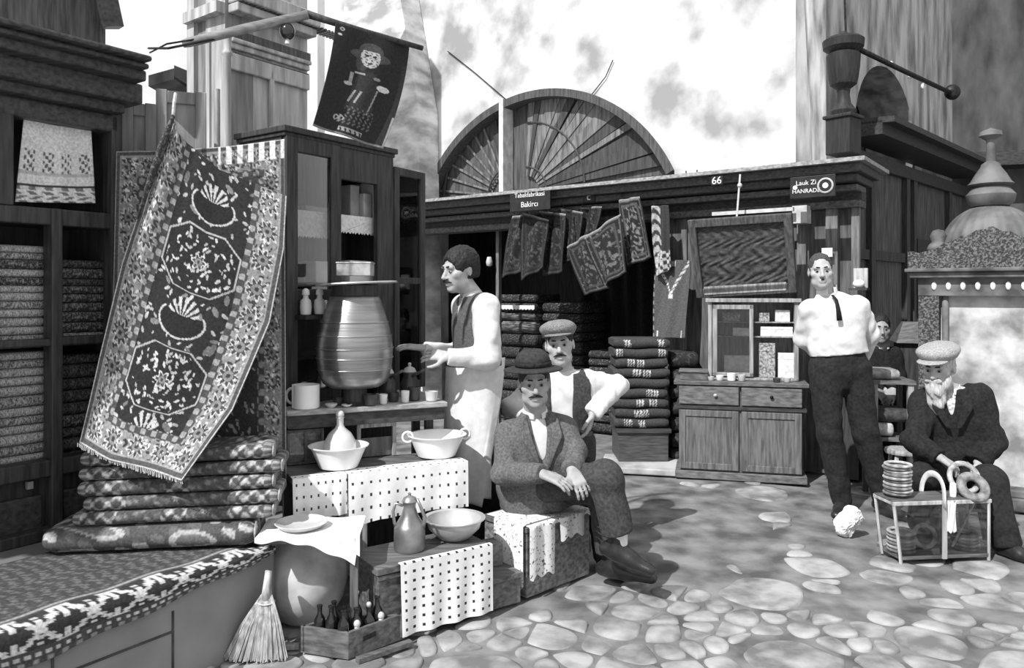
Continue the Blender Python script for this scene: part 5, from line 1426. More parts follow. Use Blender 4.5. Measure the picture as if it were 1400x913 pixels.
# ---------------------------------------------------------------- domed kiosk
ko = V(3.49, 5.60, 0); KK = Fr(ko.x, ko.y, .84, -.54)
mk = 5.4/F; kzz = lambda py: H-(py-400)*mk
hwk = .41
kio = thing('domed_kiosk', 'carved stone kiosk with a ribbed dome and spire behind the old man', 'kiosk', ko)
KST = mat('kiosk_stone', .13, .5, 8, .85, bump=.5, detail=9); KCV = motif('kiosk_carving', .04, .19, 70, .53, wid=.08); KPL = mat('kiosk_plaster', .40, .5, 5.5, .95, detail=9, lo=.33, hi=.6)
b = MB(); b.fbox(KK, -hwk, hwk, -hwk, hwk, 0, .10); b.fbox(KK, -hwk+.03, hwk-.03, -hwk+.03, hwk-.03, .1, kzz(392)); b.build('body', KPL, kio, bevel=.006)
b = MB(); b.fbox(KK, -hwk-.03, hwk+.03, -hwk-.03, hwk+.12, .0, kzz(665)); b.fbox(KK, -hwk-.02, hwk+.02, hwk-.04, hwk+.10, kzz(665), kzz(655)); b.build('plinth', KST, kio, bevel=.01)
for s_ in (-1, 1):
    b = MB(); x0 = s_*(hwk-.045); b.fbox(KK, x0-.065, x0+.065, hwk-.09, hwk+.045, kzz(655), kzz(396)); b.build('pilaster', KCV, kio, bevel=.006)
    b = MB(); b.tube([KK.p(x0-s_*.10, hwk+.0, kzz(655)), KK.p(x0-s_*.10, hwk+.0, kzz(405))], .02, 10); b.build('colonnette', KST, kio, smooth=True)
b = MB(); b.fbox(KK, -hwk-.02, hwk+.02, -hwk-.02, hwk+.05, kzz(404), kzz(380)); b.build('frieze', KST, kio)
for k in range(9):
    b = MB(); c = KK.p(-hwk+.08+k*.0875, hwk+.052, kzz(391)); b.ell(c, (.018, .012, .03)); b.build('rosette', ENA, kio, smooth=True)
b = MB(); b.fbox(KK, -hwk-.07, hwk+.07, -hwk-.07, hwk+.10, kzz(380), kzz(372)); b.fbox(KK, -hwk-.10, hwk+.10, -hwk-.10, hwk+.13, kzz(372), kzz(367)); b.build('cornice', KST, kio, bevel=.008)
# pierced parapet with a raised middle
for d_, (fa, fb) in (('front', (0, 1)), ('side', (1, 0))):
    pts = []
    for k in range(41):
        x = lerp(-hwk-.08, hwk+.08, k/40); r_ = 1-abs(x)/(hwk+.08)
        hgt = .115 + (.16*max(0, (r_-.28)/.72)**.8 if r_ > .28 else 0) + .008*math.sin(k*PI/2)
        pts.append((x, kzz(367)+hgt))
    pts = [(-hwk-.08, kzz(367))] + pts + [(hwk+.08, kzz(367))]
    b = MB()
    if d_ == 'front': b.prism([KK.p(x, hwk+.08, z_) for x, z_ in pts], KK.n*.03)
    else: b.prism([KK.p(-hwk-.08, x, min(z_, kzz(367)+.115)) for x, z_ in pts], KK.d*.03)
    b.build('parapet', KCV, kio)
for s_ in (-1, 1):
    c = KK.p(s_*(hwk+.02)*1.0+(.12 if s_ < 0 else -.12), hwk-.02, kzz(367)); b = MB(); b.lathe([(.06, 0), (.07, .02), (.05, .12), (.075, .14), (.06, .17), (.04, .19), (.055, .23), (.035, .27), (0, .28)], c+V(0,0,.0), 20); b.build('pinnacle', KST, kio, smooth=True)
dome = []
zd0, zd1 = kzz(335), kzz(276)
R0 = .345
for k in range(15):
    a = PI/2*k/14; dome.append((R0*math.cos(a)**.85*1.0+.02*(k == 0), lerp(zd0-.15, zd1, math.sin(a))))
dome[-1] = (.12, zd1)
DOM = mat('dome_lead', .13, .35, 7, .6, bump=.3)
b = MB(); b.lathe([(R0, kzz(367)), (R0, zd0-.15)] + dome, ko, 112, ripple=lambda an, z_: 1+.035*abs(math.cos(an*14))); b.build('dome', DOM, kio, smooth=True)
b = MB(); b.lathe([(.12, zd1-.01), (.15, kzz(272)), (.16, kzz(262)), (.12, kzz(252)), (.10, kzz(250)), (.15, kzz(247)), (.13, kzz(243)), (.10, kzz(232)), (.065, kzz(222)), (.06, kzz(218)), (.03, kzz(214)), (.028, kzz(188)), (.03, kzz(184)), (.075, kzz(178)), (.07, kzz(172)), (.02, kzz(168)), (0, kzz(166))], ko, 28); b.build('spire', DOM, kio, smooth=True, auto=40)
# dark hipped chest between the boards and the kiosk
ho = P(1246, 500, 6.15)
t = thing('hipped_chest', 'dark wooden chest with a sloping lid beside the kiosk', 'chest', V(ho.x, ho.y, 0))
HFm = Fr(ho.x, ho.y, .95, -.31)
b = MB(); b.fbox(HFm, -.10, .10, -.2, .1, 0, H-(468-400)*6.15/F); b.build('body', DKW, t, bevel=.006)
z0_, z1_ = H-68*6.15/F, H-40*6.15/F
b = MB(); q = [HFm.p(*k) for k in ((-.13,.14,z0_), (.13,.14,z0_), (.13,-.24,z0_), (-.13,-.24,z0_), (-.06,.0,z1_), (.08,.0,z1_), (.08,-.1,z1_), (-.06,-.1,z1_))]; b.hexa(q); b.build('lid', MDX, t, bevel=.006)
# side table with bundles, stool
so_ = P(1214, 520, 5.42); TS = Fr(so_.x, so_.y, .98, -.2); zt2 = H-118*5.42/F
t = thing('side_table', 'small table with bundles behind the man in the white shirt', 'table', V(so_.x, so_.y, 0))
b = MB(); b.fbox(TS, -.14, .15, -.2, .12, zt2-.025, zt2); b.build('top', MDX, t)
for x, y in ((-.11,.09), (.12,.09), (-.11,-.17), (.12,-.17)):
    b = MB(); b.fbox(TS, x-.018, x+.018, y-.018, y+.018, 0, zt2-.025); b.build('leg', LTW if y > 0 else DKW, t)
b = MB(); b.fbox(TS, -.13, .14, -.19, .11, .42, .44); b.build('shelf', MDX, t)
BND = [mat('bundle_grey', .25, .3, 30), mat('bundle_dark', .05, .4, 30), mat('bundle_pale', .45, .3, 30)]
for k, (x0_, x1_, z0_, h_, m, lb) in enumerate(((-.12,.06,zt2,.07,0,'grey folded bundle on the small table behind the standing man'), (-.11,.13,zt2-.30+.0,.09,1,'dark bundle on the shelf of the small table'), (-.12,.02,.442,.10,2,'pale bundle on the lower shelf of the small table'))):
    if k == 1: z0_ = .442+.101
    o = folded('bundle', TS, x0_, x1_, -.16, .08, z0_+.001, z0_+h_, BND[m]); tag(o, lb, 'bundle', 'bundles on the small table')
c = P(1234, 590, 5.22); t = thing('low_stool', 'low pale stool between the standing man and the old man', 'stool', V(c.x, c.y, 0))
b = MB(); b.lathe([(.0, .36), (.11, .36), (.115, .375), (.11, .39), (0, .39)], V(c.x, c.y, 0), 24); b.build('seat', LTW, t, smooth=True, auto=40)
for a in (.6, 2.2, 3.8, 5.3):
    b = MB(); b.tube([V(c.x+.08*math.cos(a), c.y+.08*math.sin(a), .36), V(c.x+.12*math.cos(a), c.y+.12*math.sin(a), 0)], .014, 8); b.build('leg', LTW, t, smooth=True)
# framed opening and beam on the far side
b = MB(); q = pE+V(.4, -.30, 0)
b.hexa([q+V(0,0,1.9), q+V(1.9,-.55,1.9), q+V(1.9,-.5,1.9), q+V(0,.05,1.9), q+V(0,0,2.3), q+V(1.9,-.55,2.3), q+V(1.9,-.5,2.3), q+V(0,.05,2.3)])
struct(b.build('trim_far_shutter', BRD))

# ---------------------------------------------------------------- pedlar's glass-sided case of bread rings, on the ground
g0, g1 = G(1232, 771), G(1352, 766)
QF = Fr(g0.x, g0.y, g1.x-g0.x, g1.y-g0.y); LQ = (g1-g0).length; mq = g0.y/F; qz = lambda py: H-(py-400)*mq
PW = wood('pedlar_wood', .42, .3); zq1 = .325; zq0 = .022
pc = thing('pedlar_case', 'pedlar\'s open wooden carrying case with a bentwood handle at the old man\'s feet', 'case', QF.p(LQ/2, -.15, 0))
fl = -.035
def leg4(u, v, ub): 
    b = MB(); b.tube([QF.p(u, v, 0), QF.p(ub, v, zq1)], .0095, 4); b.build('post', PW, pc)
dq = -.17
for u_, ub_ in ((0, -.042), (LQ, LQ+.0)): 
    for v_ in (0, dq): leg4(u_, v_, ub_)
b = MB(); b.fbox(QF, -.05, LQ+.012, -.012, .008, zq1-.012, zq1+.008); b.fbox(QF, -.05, LQ+.012, dq-.008, dq+.012, zq1-.012, zq1+.008); b.fbox(QF, -.05, -.034, dq, 0, zq1-.01, zq1+.006); b.fbox(QF, LQ-.004, LQ+.012, dq, 0, zq1-.01, zq1+.006); b.build('top_rail', PW, pc, bevel=.002)
b = MB(); b.fbox(QF, -.005, LQ+.008, dq, .004, zq0, zq0+.018); b.build('bottom', MDX, pc)
b = MB(); b.fbox(QF, -.03, LQ, dq-.003, dq-.001, zq0+.018, zq1-.012); b.fbox(QF, -.03, LQ, -.002, .0, zq0+.018, zq1-.012); b.build('pane', GLS, pc)
b = MB(); b.fbox(QF, LQ*.48-.012, LQ*.48+.012, .004, .014, zq0, zq1); b.build('middle_post', PW, pc)
b = MB(); hp_ = [QF.p(LQ*.47+.01*math.sin(a), .012-(.194)*(1-math.cos(a))/2, zq1-.03+.16*math.sin(a)**.6) for a in np.linspace(.001, PI-.001, 20)]
b.tube(hp_, .018, 8, flat=.3); b.build('handle', mat('bentwood', .62, .2, 20), pc, smooth=True)
RNG = mat('bread_crust', .36, .45, 25, .7, bump=.5); RND = mat('bread_crust_dark', .2, .5, 25, .7, bump=.5)
def ring(c, R, r, rot=None, m=RNG, lab='', grp=None):
    b = MB(); b.torus(c, R, r, rot, 28, 10, .8); return tag(b.build('bread_ring', m, smooth=True), lab, 'bread', grp)
c0 = QF.p(.035, -.085, zq1+.012)
# thin tray board on top so that the stack rests on the rails
b = MB(); b.fbox(QF, -.05, LQ+.01, dq, 0, zq1+.008, zq1+.014); b.build('top_board', MDX, pc)
for k in range(10):
    ring(c0+V(.006*math.sin(k*2.1), .006*math.cos(k*1.7), .014+.0085+.0172*k), .062, .0105, Matrix.Rotation(.015*math.sin(k), 3, 'X'), RNG if k % 2 else RND, f'bread ring, {ORD[9-k]}{" of" if k == 9 else " from top of"} the stack standing on the pedlar case', 'stacked bread rings')
for k in range(6):
    ring(QF.p(.055, -.085, zq0+.030+.019*k), .062, .011, None, RNG if k % 2 else RND, f'bread ring inside the case, {ORD[5-k]}{" of" if k == 5 else " from top of"} the pile at the stack end', 'bread rings inside the case')
for k in range(5):
    ring(QF.p(LQ-.075, -.085, zq0+.030+.019*k), .062, .011, None, RNG if k % 2 else RND, f'bread ring inside the case, {ORD[4-k]}{" of" if k == 4 else " from top of"} the pile under the big coil', 'bread rings inside the case')
ring(QF.p(LQ*.38, -.085, .075+zq0+.02), .058, .013, Matrix.Rotation(PI/2-.2, 3, 'X'), RNG, 'bread ring standing upright inside the case beside the middle post', 'bread rings inside the case')
for k, (dx, R, r, dz, tl_, lb) in enumerate(((.0, .078, .015, .088, 1.15, 'large bread coil leaning on the case top, the upper one'), (.005, .062, .026, .066, .95, 'thick bread coil lying tilted on the case top in front of the large one'))):
    ring(QF.p(LQ-.07+dx, -.10+.065*k, zq1+.014+dz-.015*(k == 1)), R, r, Matrix.Rotation(tl_, 3, 'X'), RNG if k == 0 else RND, lb, 'bread coils on the case')
b = MB(); c = QF.p(LQ*.66, -.05, zq1+.014); b.lathe([(.016, 0), (.018, .03), (.016, .07), (.008, .075)], c, 16); tag(b.build('jar', WHP, smooth=True, auto=40), 'small white jar on the case top between handle and coils', 'jar')
b = MB()
def pap(u, v): return QF.p(lerp(LQ*.50, LQ*.60, u), .018+.004*math.sin(u*9+v*4), lerp(zq1+.004, zq1-.16, v)+.006*math.sin(u*14))
b.grid(pap, 14, 20, None, .002); tag(b.build('paper_sheet', WHT, smooth=True), 'strip of white paper hanging over the front of the pedlar case', 'paper')
b = MB(); b.tube([QF.p(LQ*.62, -.03, zq0+.05), QF.p(LQ*.9, -.05, zq1-.03)], .007, 6); tag(b.build('stick', PW), 'thin stick leaning inside the pedlar case', 'stick')
# crumpled white paper on the ground by the standing man's foot
c = G(1160, 733); b = MB(); rp = random.Random(9)
def crum(u, v):
    a = u*2*PI; ph = lerp(-PI/2, PI/2, v); R_ = 1+.22*math.sin(3*a+1)*math.cos(2*ph)+.22*abs(math.sin(4*a+5*v*3))+.20*abs(math.sin(7*a+2)*math.sin(9*v))-.15
    return V(c.x+.065*R_*math.cos(a)*math.cos(ph)+.02*math.sin(ph*2), c.y+.05*R_*math.sin(a)*math.cos(ph), .09+.088*math.sin(ph)*(1+.1*math.sin(5*a))+.0)
b.grid(crum, 30, 20); 
tag(b.build('crumpled_paper', WHT), 'crumpled white paper lying on the ground at the standing man\'s shoe', 'paper')
# ================================================================ people: smooth bodies from blended volumes
class Sdf:
    def __init__(s, lo, hi, h):
        s.lo = np.array(lo, float); s.h = h
        s.n = np.ceil((np.array(hi)-s.lo)/h).astype(int)+1
        s.d = np.full(tuple(s.n), 1.0, np.float32)
    def win(s, lo, hi, pad):
        a = np.clip(np.floor((np.array(lo)-pad-s.lo)/s.h).astype(int), 0, s.n-1); c = np.clip(np.ceil((np.array(hi)+pad-s.lo)/s.h).astype(int)+1, 1, s.n)
        ax = [s.lo[k]+s.h*np.arange(a[k], c[k]) for k in range(3)]
        X, Y, Z = np.meshgrid(*ax, indexing='ij')
        return (slice(a[0], c[0]), slice(a[1], c[1]), slice(a[2], c[2])), X, Y, Z
    def put(s, sl, q, k, sub=False):
        d = s.d[sl]
        if sub:
            hh = np.clip(.5-.5*(d+q)/k, 0, 1); s.d[sl] = d*(1-hh)+(-q)*hh+k*hh*(1-hh)
        else:
            hh = np.clip(.5+.5*(d-q)/k, 0, 1); s.d[sl] = d*(1-hh)+q*hh-k*hh*(1-hh)
    def cap(s, a, b, ra, rb, k=.02, flat=None, sub=False):
        """tapered limb; flat=(direction, factor): thinner along that direction"""
        a = np.array(a, float); b = np.array(b, float); R = max(ra, rb)*(1 if not flat else max(1, 1/flat[1]))
        sl, X, Y, Z = s.win(np.minimum(a, b), np.maximum(a, b), R+k+.02)
        px, py, pz = X-a[0], Y-a[1], Z-a[2]; ba = b-a
        if flat:
            f = np.array(flat[0], float); f /= np.linalg.norm(f); w = 1/flat[1]-1
            dt = px*f[0]+py*f[1]+pz*f[2]; px = px+f[0]*dt*w; py = py+f[1]*dt*w; pz = pz+f[2]*dt*w
            ba = ba+f*np.dot(ba, f)*w
        L = max(1e-9, float(ba@ba)); t = np.clip((px*ba[0]+py*ba[1]+pz*ba[2])/L, 0, 1)
        q = np.sqrt((px-t*ba[0])**2+(py-t*ba[1])**2+(pz-t*ba[2])**2)-(ra+(rb-ra)*t)
        if flat: q = q*min(1, flat[1]*1.15)
        s.put(sl, q.astype(np.float32), k, sub)
    def ell(s, c, r, R=None, k=.02, sub=False):
        c = np.array(c, float); r = np.array(r, float); m = r.max()
        sl, X, Y, Z = s.win(c-m, c+m, k+.02)
        P_ = np.stack([X-c[0], Y-c[1], Z-c[2]], -1)
        if R is not None: P_ = P_ @ R
        k0 = np.sqrt(((P_/r)**2).sum(-1)); k1 = np.sqrt(((P_/(r*r))**2).sum(-1))+1e-9
        s.put(sl, (k0*(k0-1)/k1).astype(np.float32), k, sub)
    def cut(s, p, n, k=.006):
        """keep the side that n points away from"""
        ax = [s.lo[i]+s.h*np.arange(s.n[i]) for i in range(3)]
        q = (ax[0]-p[0])[:, None, None]*n[0]+(ax[1]-p[1])[None, :, None]*n[1]+(ax[2]-p[2])[None, None, :]*n[2]
        s.d = np.maximum(s.d, q.astype(np.float32))
    def cutl(s, p, n, R, dmax=.3):
        """like cut, but only within R of the axis through p along n"""
        p = np.array(p, float); n = np.array(n, float)
        sl, X, Y, Z = s.win(p-max(R, dmax), p+max(R, dmax), 0)
        q = (X-p[0])*n[0]+(Y-p[1])*n[1]+(Z-p[2])*n[2]
        rad = np.sqrt(np.maximum(0, (X-p[0])**2+(Y-p[1])**2+(Z-p[2])**2-q*q))
        s.d[sl] = np.where(rad < R, np.maximum(s.d[sl], q.astype(np.float32)), s.d[sl])
    def noise(s, amp, fr, seed):
        rg = np.random.RandomState(seed); m = np.abs(s.d) < .04
        idx = np.nonzero(m); X = s.lo[0]+s.h*idx[0]; Y = s.lo[1]+s.h*idx[1]; Z = s.lo[2]+s.h*idx[2]
        o = np.zeros(X.shape)
        for i in range(5):
            a = rg.normal(size=3)*fr*np.array([1, 1, .6]); c = rg.normal(size=3)*fr*.7
            o += np.sin(a[0]*X+a[1]*Y+a[2]*Z+rg.rand()*6+1.5*np.sin(c[0]*X+c[1]*Y+c[2]*Z))
        s.d[idx] += (amp*(o/2.2)).astype(np.float32)
    def mesh(s):
        d = s.d.copy(); d[0] = d[-1] = 1; d[:, 0] = d[:, -1] = 1; d[:, :, 0] = d[:, :, -1] = 1
        ins = d < 0
        nx, ny, nz = [k-1 for k in d.shape]
        cnt = np.zeros((nx, ny, nz), np.int8)
        for i in (0, 1):
            for j in (0, 1):
                for k in (0, 1): cnt += ins[i:i+nx, j:j+ny, k:k+nz]
        act = (cnt > 0) & (cnt < 8); ii = np.argwhere(act)
        vid = np.full((nx, ny, nz), -1, np.int32); vid[act] = np.arange(len(ii))
        acc = np.zeros((len(ii), 3)); num = np.zeros(len(ii))
        cs = [(i, j, k) for i in (0, 1) for j in (0, 1) for k in (0, 1)]
        for a in cs:
            for ax in range(3):
                if a[ax] == 1: continue
                b = list(a); b[ax] = 1
                da = d[ii[:, 0]+a[0], ii[:, 1]+a[1], ii[:, 2]+a[2]]; db = d[ii[:, 0]+b[0], ii[:, 1]+b[1], ii[:, 2]+b[2]]
                m = (da < 0) != (db < 0); t = np.where(m, da/(da-db+1e-12), 0)
                p = np.array(a, float)[None].repeat(len(ii), 0); p[:, ax] += t
                acc[m] += p[m]; num[m] += 1
        v = s.lo+s.h*(ii+acc/np.maximum(num, 1)[:, None])
        F_ = []
        for ax in range(3):
            o1, o2 = [k for k in range(3) if k != ax]
            A = ins.take(range(0, d.shape[ax]-1), ax); B = ins.take(range(1, d.shape[ax]), ax)
            e = np.argwhere(A != B)
            e = e[(e[:, o1] > 0) & (e[:, o2] > 0) & (e[:, o1] < d.shape[o1]-1) & (e[:, o2] < d.shape[o2]-1)]
            if not len(e): continue
            def vv(d1, d2):
                q = e.copy(); q[:, o1] += d1; q[:, o2] += d2; return vid[q[:, 0], q[:, 1], q[:, 2]]
            q = np.stack([vv(-1, -1), vv(0, -1), vv(0, 0), vv(-1, 0)], 1)
            fl = A[e[:, 0], e[:, 1], e[:, 2]] ^ (ax == 1)
            q[~fl] = q[~fl][:, ::-1]; F_.append(q)
        f = np.concatenate(F_); f = f[(f >= 0).all(1)]
        return v, f
    def build(s, name, m, parent, sm=2):
        v, f = s.mesh()
        for _ in range(sm):      # light smoothing
            acc = np.zeros_like(v); n = np.zeros(len(v))
            for a, b in ((0,1),(1,2),(2,3),(3,0)):
                np.add.at(acc, f[:, a], v[f[:, b]]); np.add.at(n, f[:, a], 1); np.add.at(acc, f[:, b], v[f[:, a]]); np.add.at(n, f[:, b], 1)
            v = v*.5+.5*acc/np.maximum(n, 1)[:, None]
        org = np.array(ORG[parent.name])
        me = bpy.data.meshes.new(name); v = (v-org).astype(np.float32)
        me.vertices.add(len(v)); me.vertices.foreach_set('co', v.ravel())
        me.loops.add(f.size); me.loops.foreach_set('vertex_index', f.ravel().astype(np.int32))
        me.polygons.add(len(f)); me.polygons.foreach_set('loop_start', np.arange(0, f.size, 4, dtype=np.int32)); me.polygons.foreach_set('loop_total', np.full(len(f), 4, np.int32))
        me.update(calc_edges=True); me.validate()
        me.polygons.foreach_set('use_smooth', [True]*len(me.polygons)); me.materials.append(m)
        o = bpy.data.objects.new(name, me); col.objects.link(o); o.parent = parent; ORG[o.name] = Vector(org); return o

def A3(p): return np.array([p[0], p[1], p[2]], float)
def unit(v): return v/np.linalg.norm(v)
def head_frame(yaw, pitch=0, roll=0):
    """columns: person's own +x (to the viewer's right when facing us), forward, up; yaw 0 looks at the camera, + turns towards viewer's right"""
    fw = np.array([math.sin(yaw), -math.cos(yaw), 0.0]); up = np.array([0, 0, 1.0]); rt = np.cross(fw, up)
    rt = -rt       # viewer's right when facing us
    c, s_ = math.cos(pitch), math.sin(pitch)
    fw2 = fw*c-up*s_; up2 = up*c+fw*s_
    c, s_ = math.cos(roll), math.sin(roll)
    rt2 = rt*c-up2*s_; up3 = up2*c+rt*s_
    return np.stack([rt2, fw2, up3], 1)
SKIN = {}
def skin(t):
    k = f'skin_{int(t*100)}'
    if k not in MATS:
        m = mat(k, t, .10, 25, .55, bump=.08, spec=.35)
    return MATS[k]
HAIR = mat('dark_hair', .02, .4, 120, .6, stretch=(1,1,.3), bump=.5); GHAIR = mat('grey_beard', .42, .3, 90, .8, stretch=(1,1,.25), bump=.6)
EYE = mat('eye_white', .26, .05, 10, .2); IRIS = mat('eye_dark', .01, .1, 10, .2)  # eye white darkened; shade of the sockets is put into it
def add_head(S, c, R, sc=1.0, neck=None, nr=.054, old=0):
    L = lambda x, y, z: c+R@(np.array([x, y, z])*sc)
    E = lambda p, r, k=.012, sub=False: S.ell(L(*p), np.array(r)*sc, R, k, sub)
    E((0, -.014, .035), (.076, .096, .086), .02)
    E((0, .026, -.035), (.060, .066, .088), .03)
    E((0, .066, -.098), (.026, .024, .020), .025)
    for s_ in (-1, 1):
        E((s_*.048, .052, -.018), (.022, .024, .020), .02)
        E((s_*.045, .02, -.075), (.018, .035, .022), .025)
        E((s_*.077, -.012, -.006), (.009, .018, .029), .008)
        E((s_*.082, -.006, .003), (.0055, .008, .014), .004, True)
    S.cap(L(-.042, .080, .024), L(.042, .080, .024), .012*sc, .012*sc, .014)
    for s_ in (-1, 1): E((s_*.031, .098, .004), (.020, .017, .013), .010, True)
    S.cap(L(0, .086, .012), L(0, .112, -.030), .0085*sc, .0125*sc, .010)
    for s_ in (-1, 1): E((s_*.0115, .100, -.034), (.009, .010, .008), .006)
    E((0, .088, -.062), (.024, .014, .007), .006); E((0, .087, -.073), (.021, .013, .007), .006)
    E((0, .1015, -.0675), (.022, .006, .0022), .003, True)
    if neck is not None:
        S.cap(L(0, -.02, -.075), A3(neck), nr*.95, nr*1.08, .025)
def face_parts(t, c, R, sc=1.0, brow=HAIR, moust=None, mw=1.0):
    L = lambda x, y, z: Vector(c+R@(np.array([x, y, z])*sc)); M3 = Matrix(R.tolist())
    for s_ in (-1, 1):
        b = MB(); b.ell(L(s_*.031, .0785, .001), (.0125*sc, .0115*sc, .0085*sc), M3, 14, 10); e = b.build('eye', EYE, t, smooth=True)
        b = MB(); b.ell(L(s_*.031, .0870, .001), (.0068*sc, .0045*sc, .0066*sc), M3, 12, 8); b.build('iris', IRIS, e, smooth=True)
        b = MB(); b.tube([L(s_*.013, .0935, .0265), L(s_*.032, .0915, .0295), L(s_*.051, .077, .022)], [.0036*sc, .0044*sc, .002*sc], 8); b.build('eyebrow', brow, t, smooth=True)
    if moust:
        b = MB(); b.tube([L(-.036*mw, .083, -.060), L(-.018*mw, .1005, -.052), L(0, .105, -.049), L(.018*mw, .1005, -.052), L(.036*mw, .083, -.060)], [.002*sc, .0062*sc, .0066*sc, .0062*sc, .002*sc], 8); b.build('moustache', moust, t, smooth=True)
def bbox(pts, pad): 
    q = np.array([A3(p) for p in pts]); return q.min(0)-pad, q.max(0)+pad
def add_hand(S, wr, dirv, palmn, side, curl=.35, sc=1.0, spread=.12):
    """wr wrist, dirv towards the fingers, palmn out of the palm, side +-1 puts the thumb"""
    d = unit(A3(dirv)); n = A3(palmn); n = unit(n-d*np.dot(n, d)); x = np.cross(d, n)*side     # x: thumb side
    w = A3(wr)
    for f_ in (-.024, -.008, .008, .024):
        S.cap(w+x*f_*.6, w+d*.082*sc+x*f_*1.12, .0135*sc, .0115*sc, .012)
    Ls = [.066, .076, .071, .055]
    for i, L in enumerate(Ls):
        off = (.030-.0205*i)*sc; b0 = w+d*.083*sc+x*off; dd = unit(d+x*spread*(1.3-i*.9)*.5); p = b0; r = .0088*sc
        for j, fr_ in enumerate((.45, .31, .24)):
            a = curl*(.55+.75*j)*(1+.08*i); v = dd*math.cos(a)+n*math.sin(a); p2 = p+v*L*fr_*sc
            S.cap(p, p2, r, r*.93, .003); p = p2; r *= .93
    t0 = w+d*.022*sc+x*.022*sc; t1 = t0+unit(d*.55+x*.75+n*.25)*.040*sc; t2 = t1+unit(d*.9+x*.35+n*.3)*.032*sc; t3 = t2+unit(d+n*.35)*.024*sc
    S.cap(t0, t1, .0145*sc, .0112*sc, .008); S.cap(t1, t2, .0108*sc, .0095*sc, .004); S.cap(t2, t3, .0092*sc, .0078*sc, .004)
def torso_axes(j):
    up = unit((A3(j['shL'])+A3(j['shR']))/2-(A3(j['hipL'])+A3(j['hipR']))/2)
    x = A3(j['shR'])-A3(j['shL']); x = unit(x-up*np.dot(x, up)); f = np.cross(up, x)   # L = viewer's left
    if 'front' in j and np.dot(f, A3(j['front'])) < 0: f = -f
    return x, f, up
def add_torso(S, j, g=0.0, depth=.62, chest=1.0, belly=1.0, waist=1.0):
    x, f, up = torso_axes(j); sh = (A3(j['shL'])+A3(j['shR']))/2; hp = (A3(j['hipL'])+A3(j['hipR']))/2
    sw = np.linalg.norm(A3(j['shR'])-A3(j['shL']))/2
    fl = (f, depth)
    S.cap(sh-up*.10-x*.045, sh-up*.10+x*.045, .125*chest+g, .125*chest+g, .04, fl)
    S.cap(sh-up*.12, hp+up*.13, (.150*chest+g), (.135*waist*belly+g), .05, fl)
    S.cap(hp+up*.14, hp-up*.0, (.135*waist*belly+g), (.150+g), .05, (f, depth*1.08))
    S.cap(A3(j['shL']), A3(j['shR']), .048+g*.7, .048+g*.7, .05)
    S.cap(sh+up*.015+f*-.01, A3(j['neck'])-up*.02, .085+g*.6, .058+g*.3, .05, (f, .8))
def limb(S, a, b, c, r, g=0.0, k=.02):
    S.cap(A3(a), A3(b), r[0]+g, r[1]+g, k); S.cap(A3(b), A3(c), r[1]+g*.95, r[2]+g*.9, k)
def person(name_label, j, head, yaw, pitch, roll, tone, hands, base, group=None, hsc=1.0, moust=None, eyes=True, neckr=.054, h=.0055, ch=1.0, bg=-.012):
    t = thing('person', name_label, 'person', base, group)
    R = head_frame(yaw, pitch, roll); c = A3(head)
    pts = [j[k] for k in ('shL','shR','elL','elR','wrL','wrR','hipL','hipR','knL','knR','anL','anR') if k in j]+[head]
    lo, hi = bbox(pts, .22)
    S = Sdf(lo, hi, h)
    add_torso(S, j, bg, .62, ch)
    limb(S, j['shL'], j['elL'], j['wrL'], (.043, .036, .024)); limb(S, j['shR'], j['elR'], j['wrR'], (.043, .036, .024))
    limb(S, j['hipL'], j['knL'], j['anL'], (.075, .048, .033), 0, .03); limb(S, j['hipR'], j['knR'], j['anR'], (.075, .048, .033), 0, .03)
    add_head(S, c, R, hsc, j['neck'], neckr)
    for (w, d, n, sd, cu) in hands: add_hand(S, w, d, n, sd, cu)
    S.build('body', skin(tone), t, 1)
    if eyes: face_parts(t, c, R, hsc, HAIR, moust)
    return t, c, R
def shoe(t, an, dirv, m, sole=.012, L=.27, nm='shoe'):
    d = unit(A3(dirv)); a = A3(an); up = np.array([0, 0, 1.0]); up = unit(up-d*np.dot(up, d)*1.0)
    heel = a-d*.055-up*.05; toe = a+d*(L-.085)-up*.062
    lo, hi = bbox([heel, toe, a], .13); S = Sdf(lo, hi, .005)
    S.cap(heel+up*.012, heel+d*.12+up*.006, .034, .036, .02); S.cap(heel+d*.10+up*.004, toe+up*.004, .038, .034, .02, (up, .8)); S.cap(a-d*.01-up*.03, a+up*.03-d*.012, .042, .043, .03)
    S.cap(a-up*.02, a+d*.08-up*.045, .038, .03, .03)
    S.cut(a-up*.088, -up)
    return S.build(nm, m, t, 1)
def limb_cloth(nm, t, segs, m, g=.0, h=.0065, fold=.004, fr=30, seed=1, k=.025, extra=None, cuts=(), pad=.16, sm=1):
    pts = [p for s_ in segs for p in s_[:2]]; lo, hi = bbox(pts, pad); S = Sdf(lo, hi, h)
    for s_ in segs: S.cap(A3(s_[0]), A3(s_[1]), s_[2]+g, s_[3]+g, k, *(s_[4:5]))
    if extra: extra(S)
    if fold: S.noise(fold, fr, seed)
    for c in cuts: S.cut(A3(c[0]), unit(A3(c[1])))
    return S.build(nm, m, t, sm)
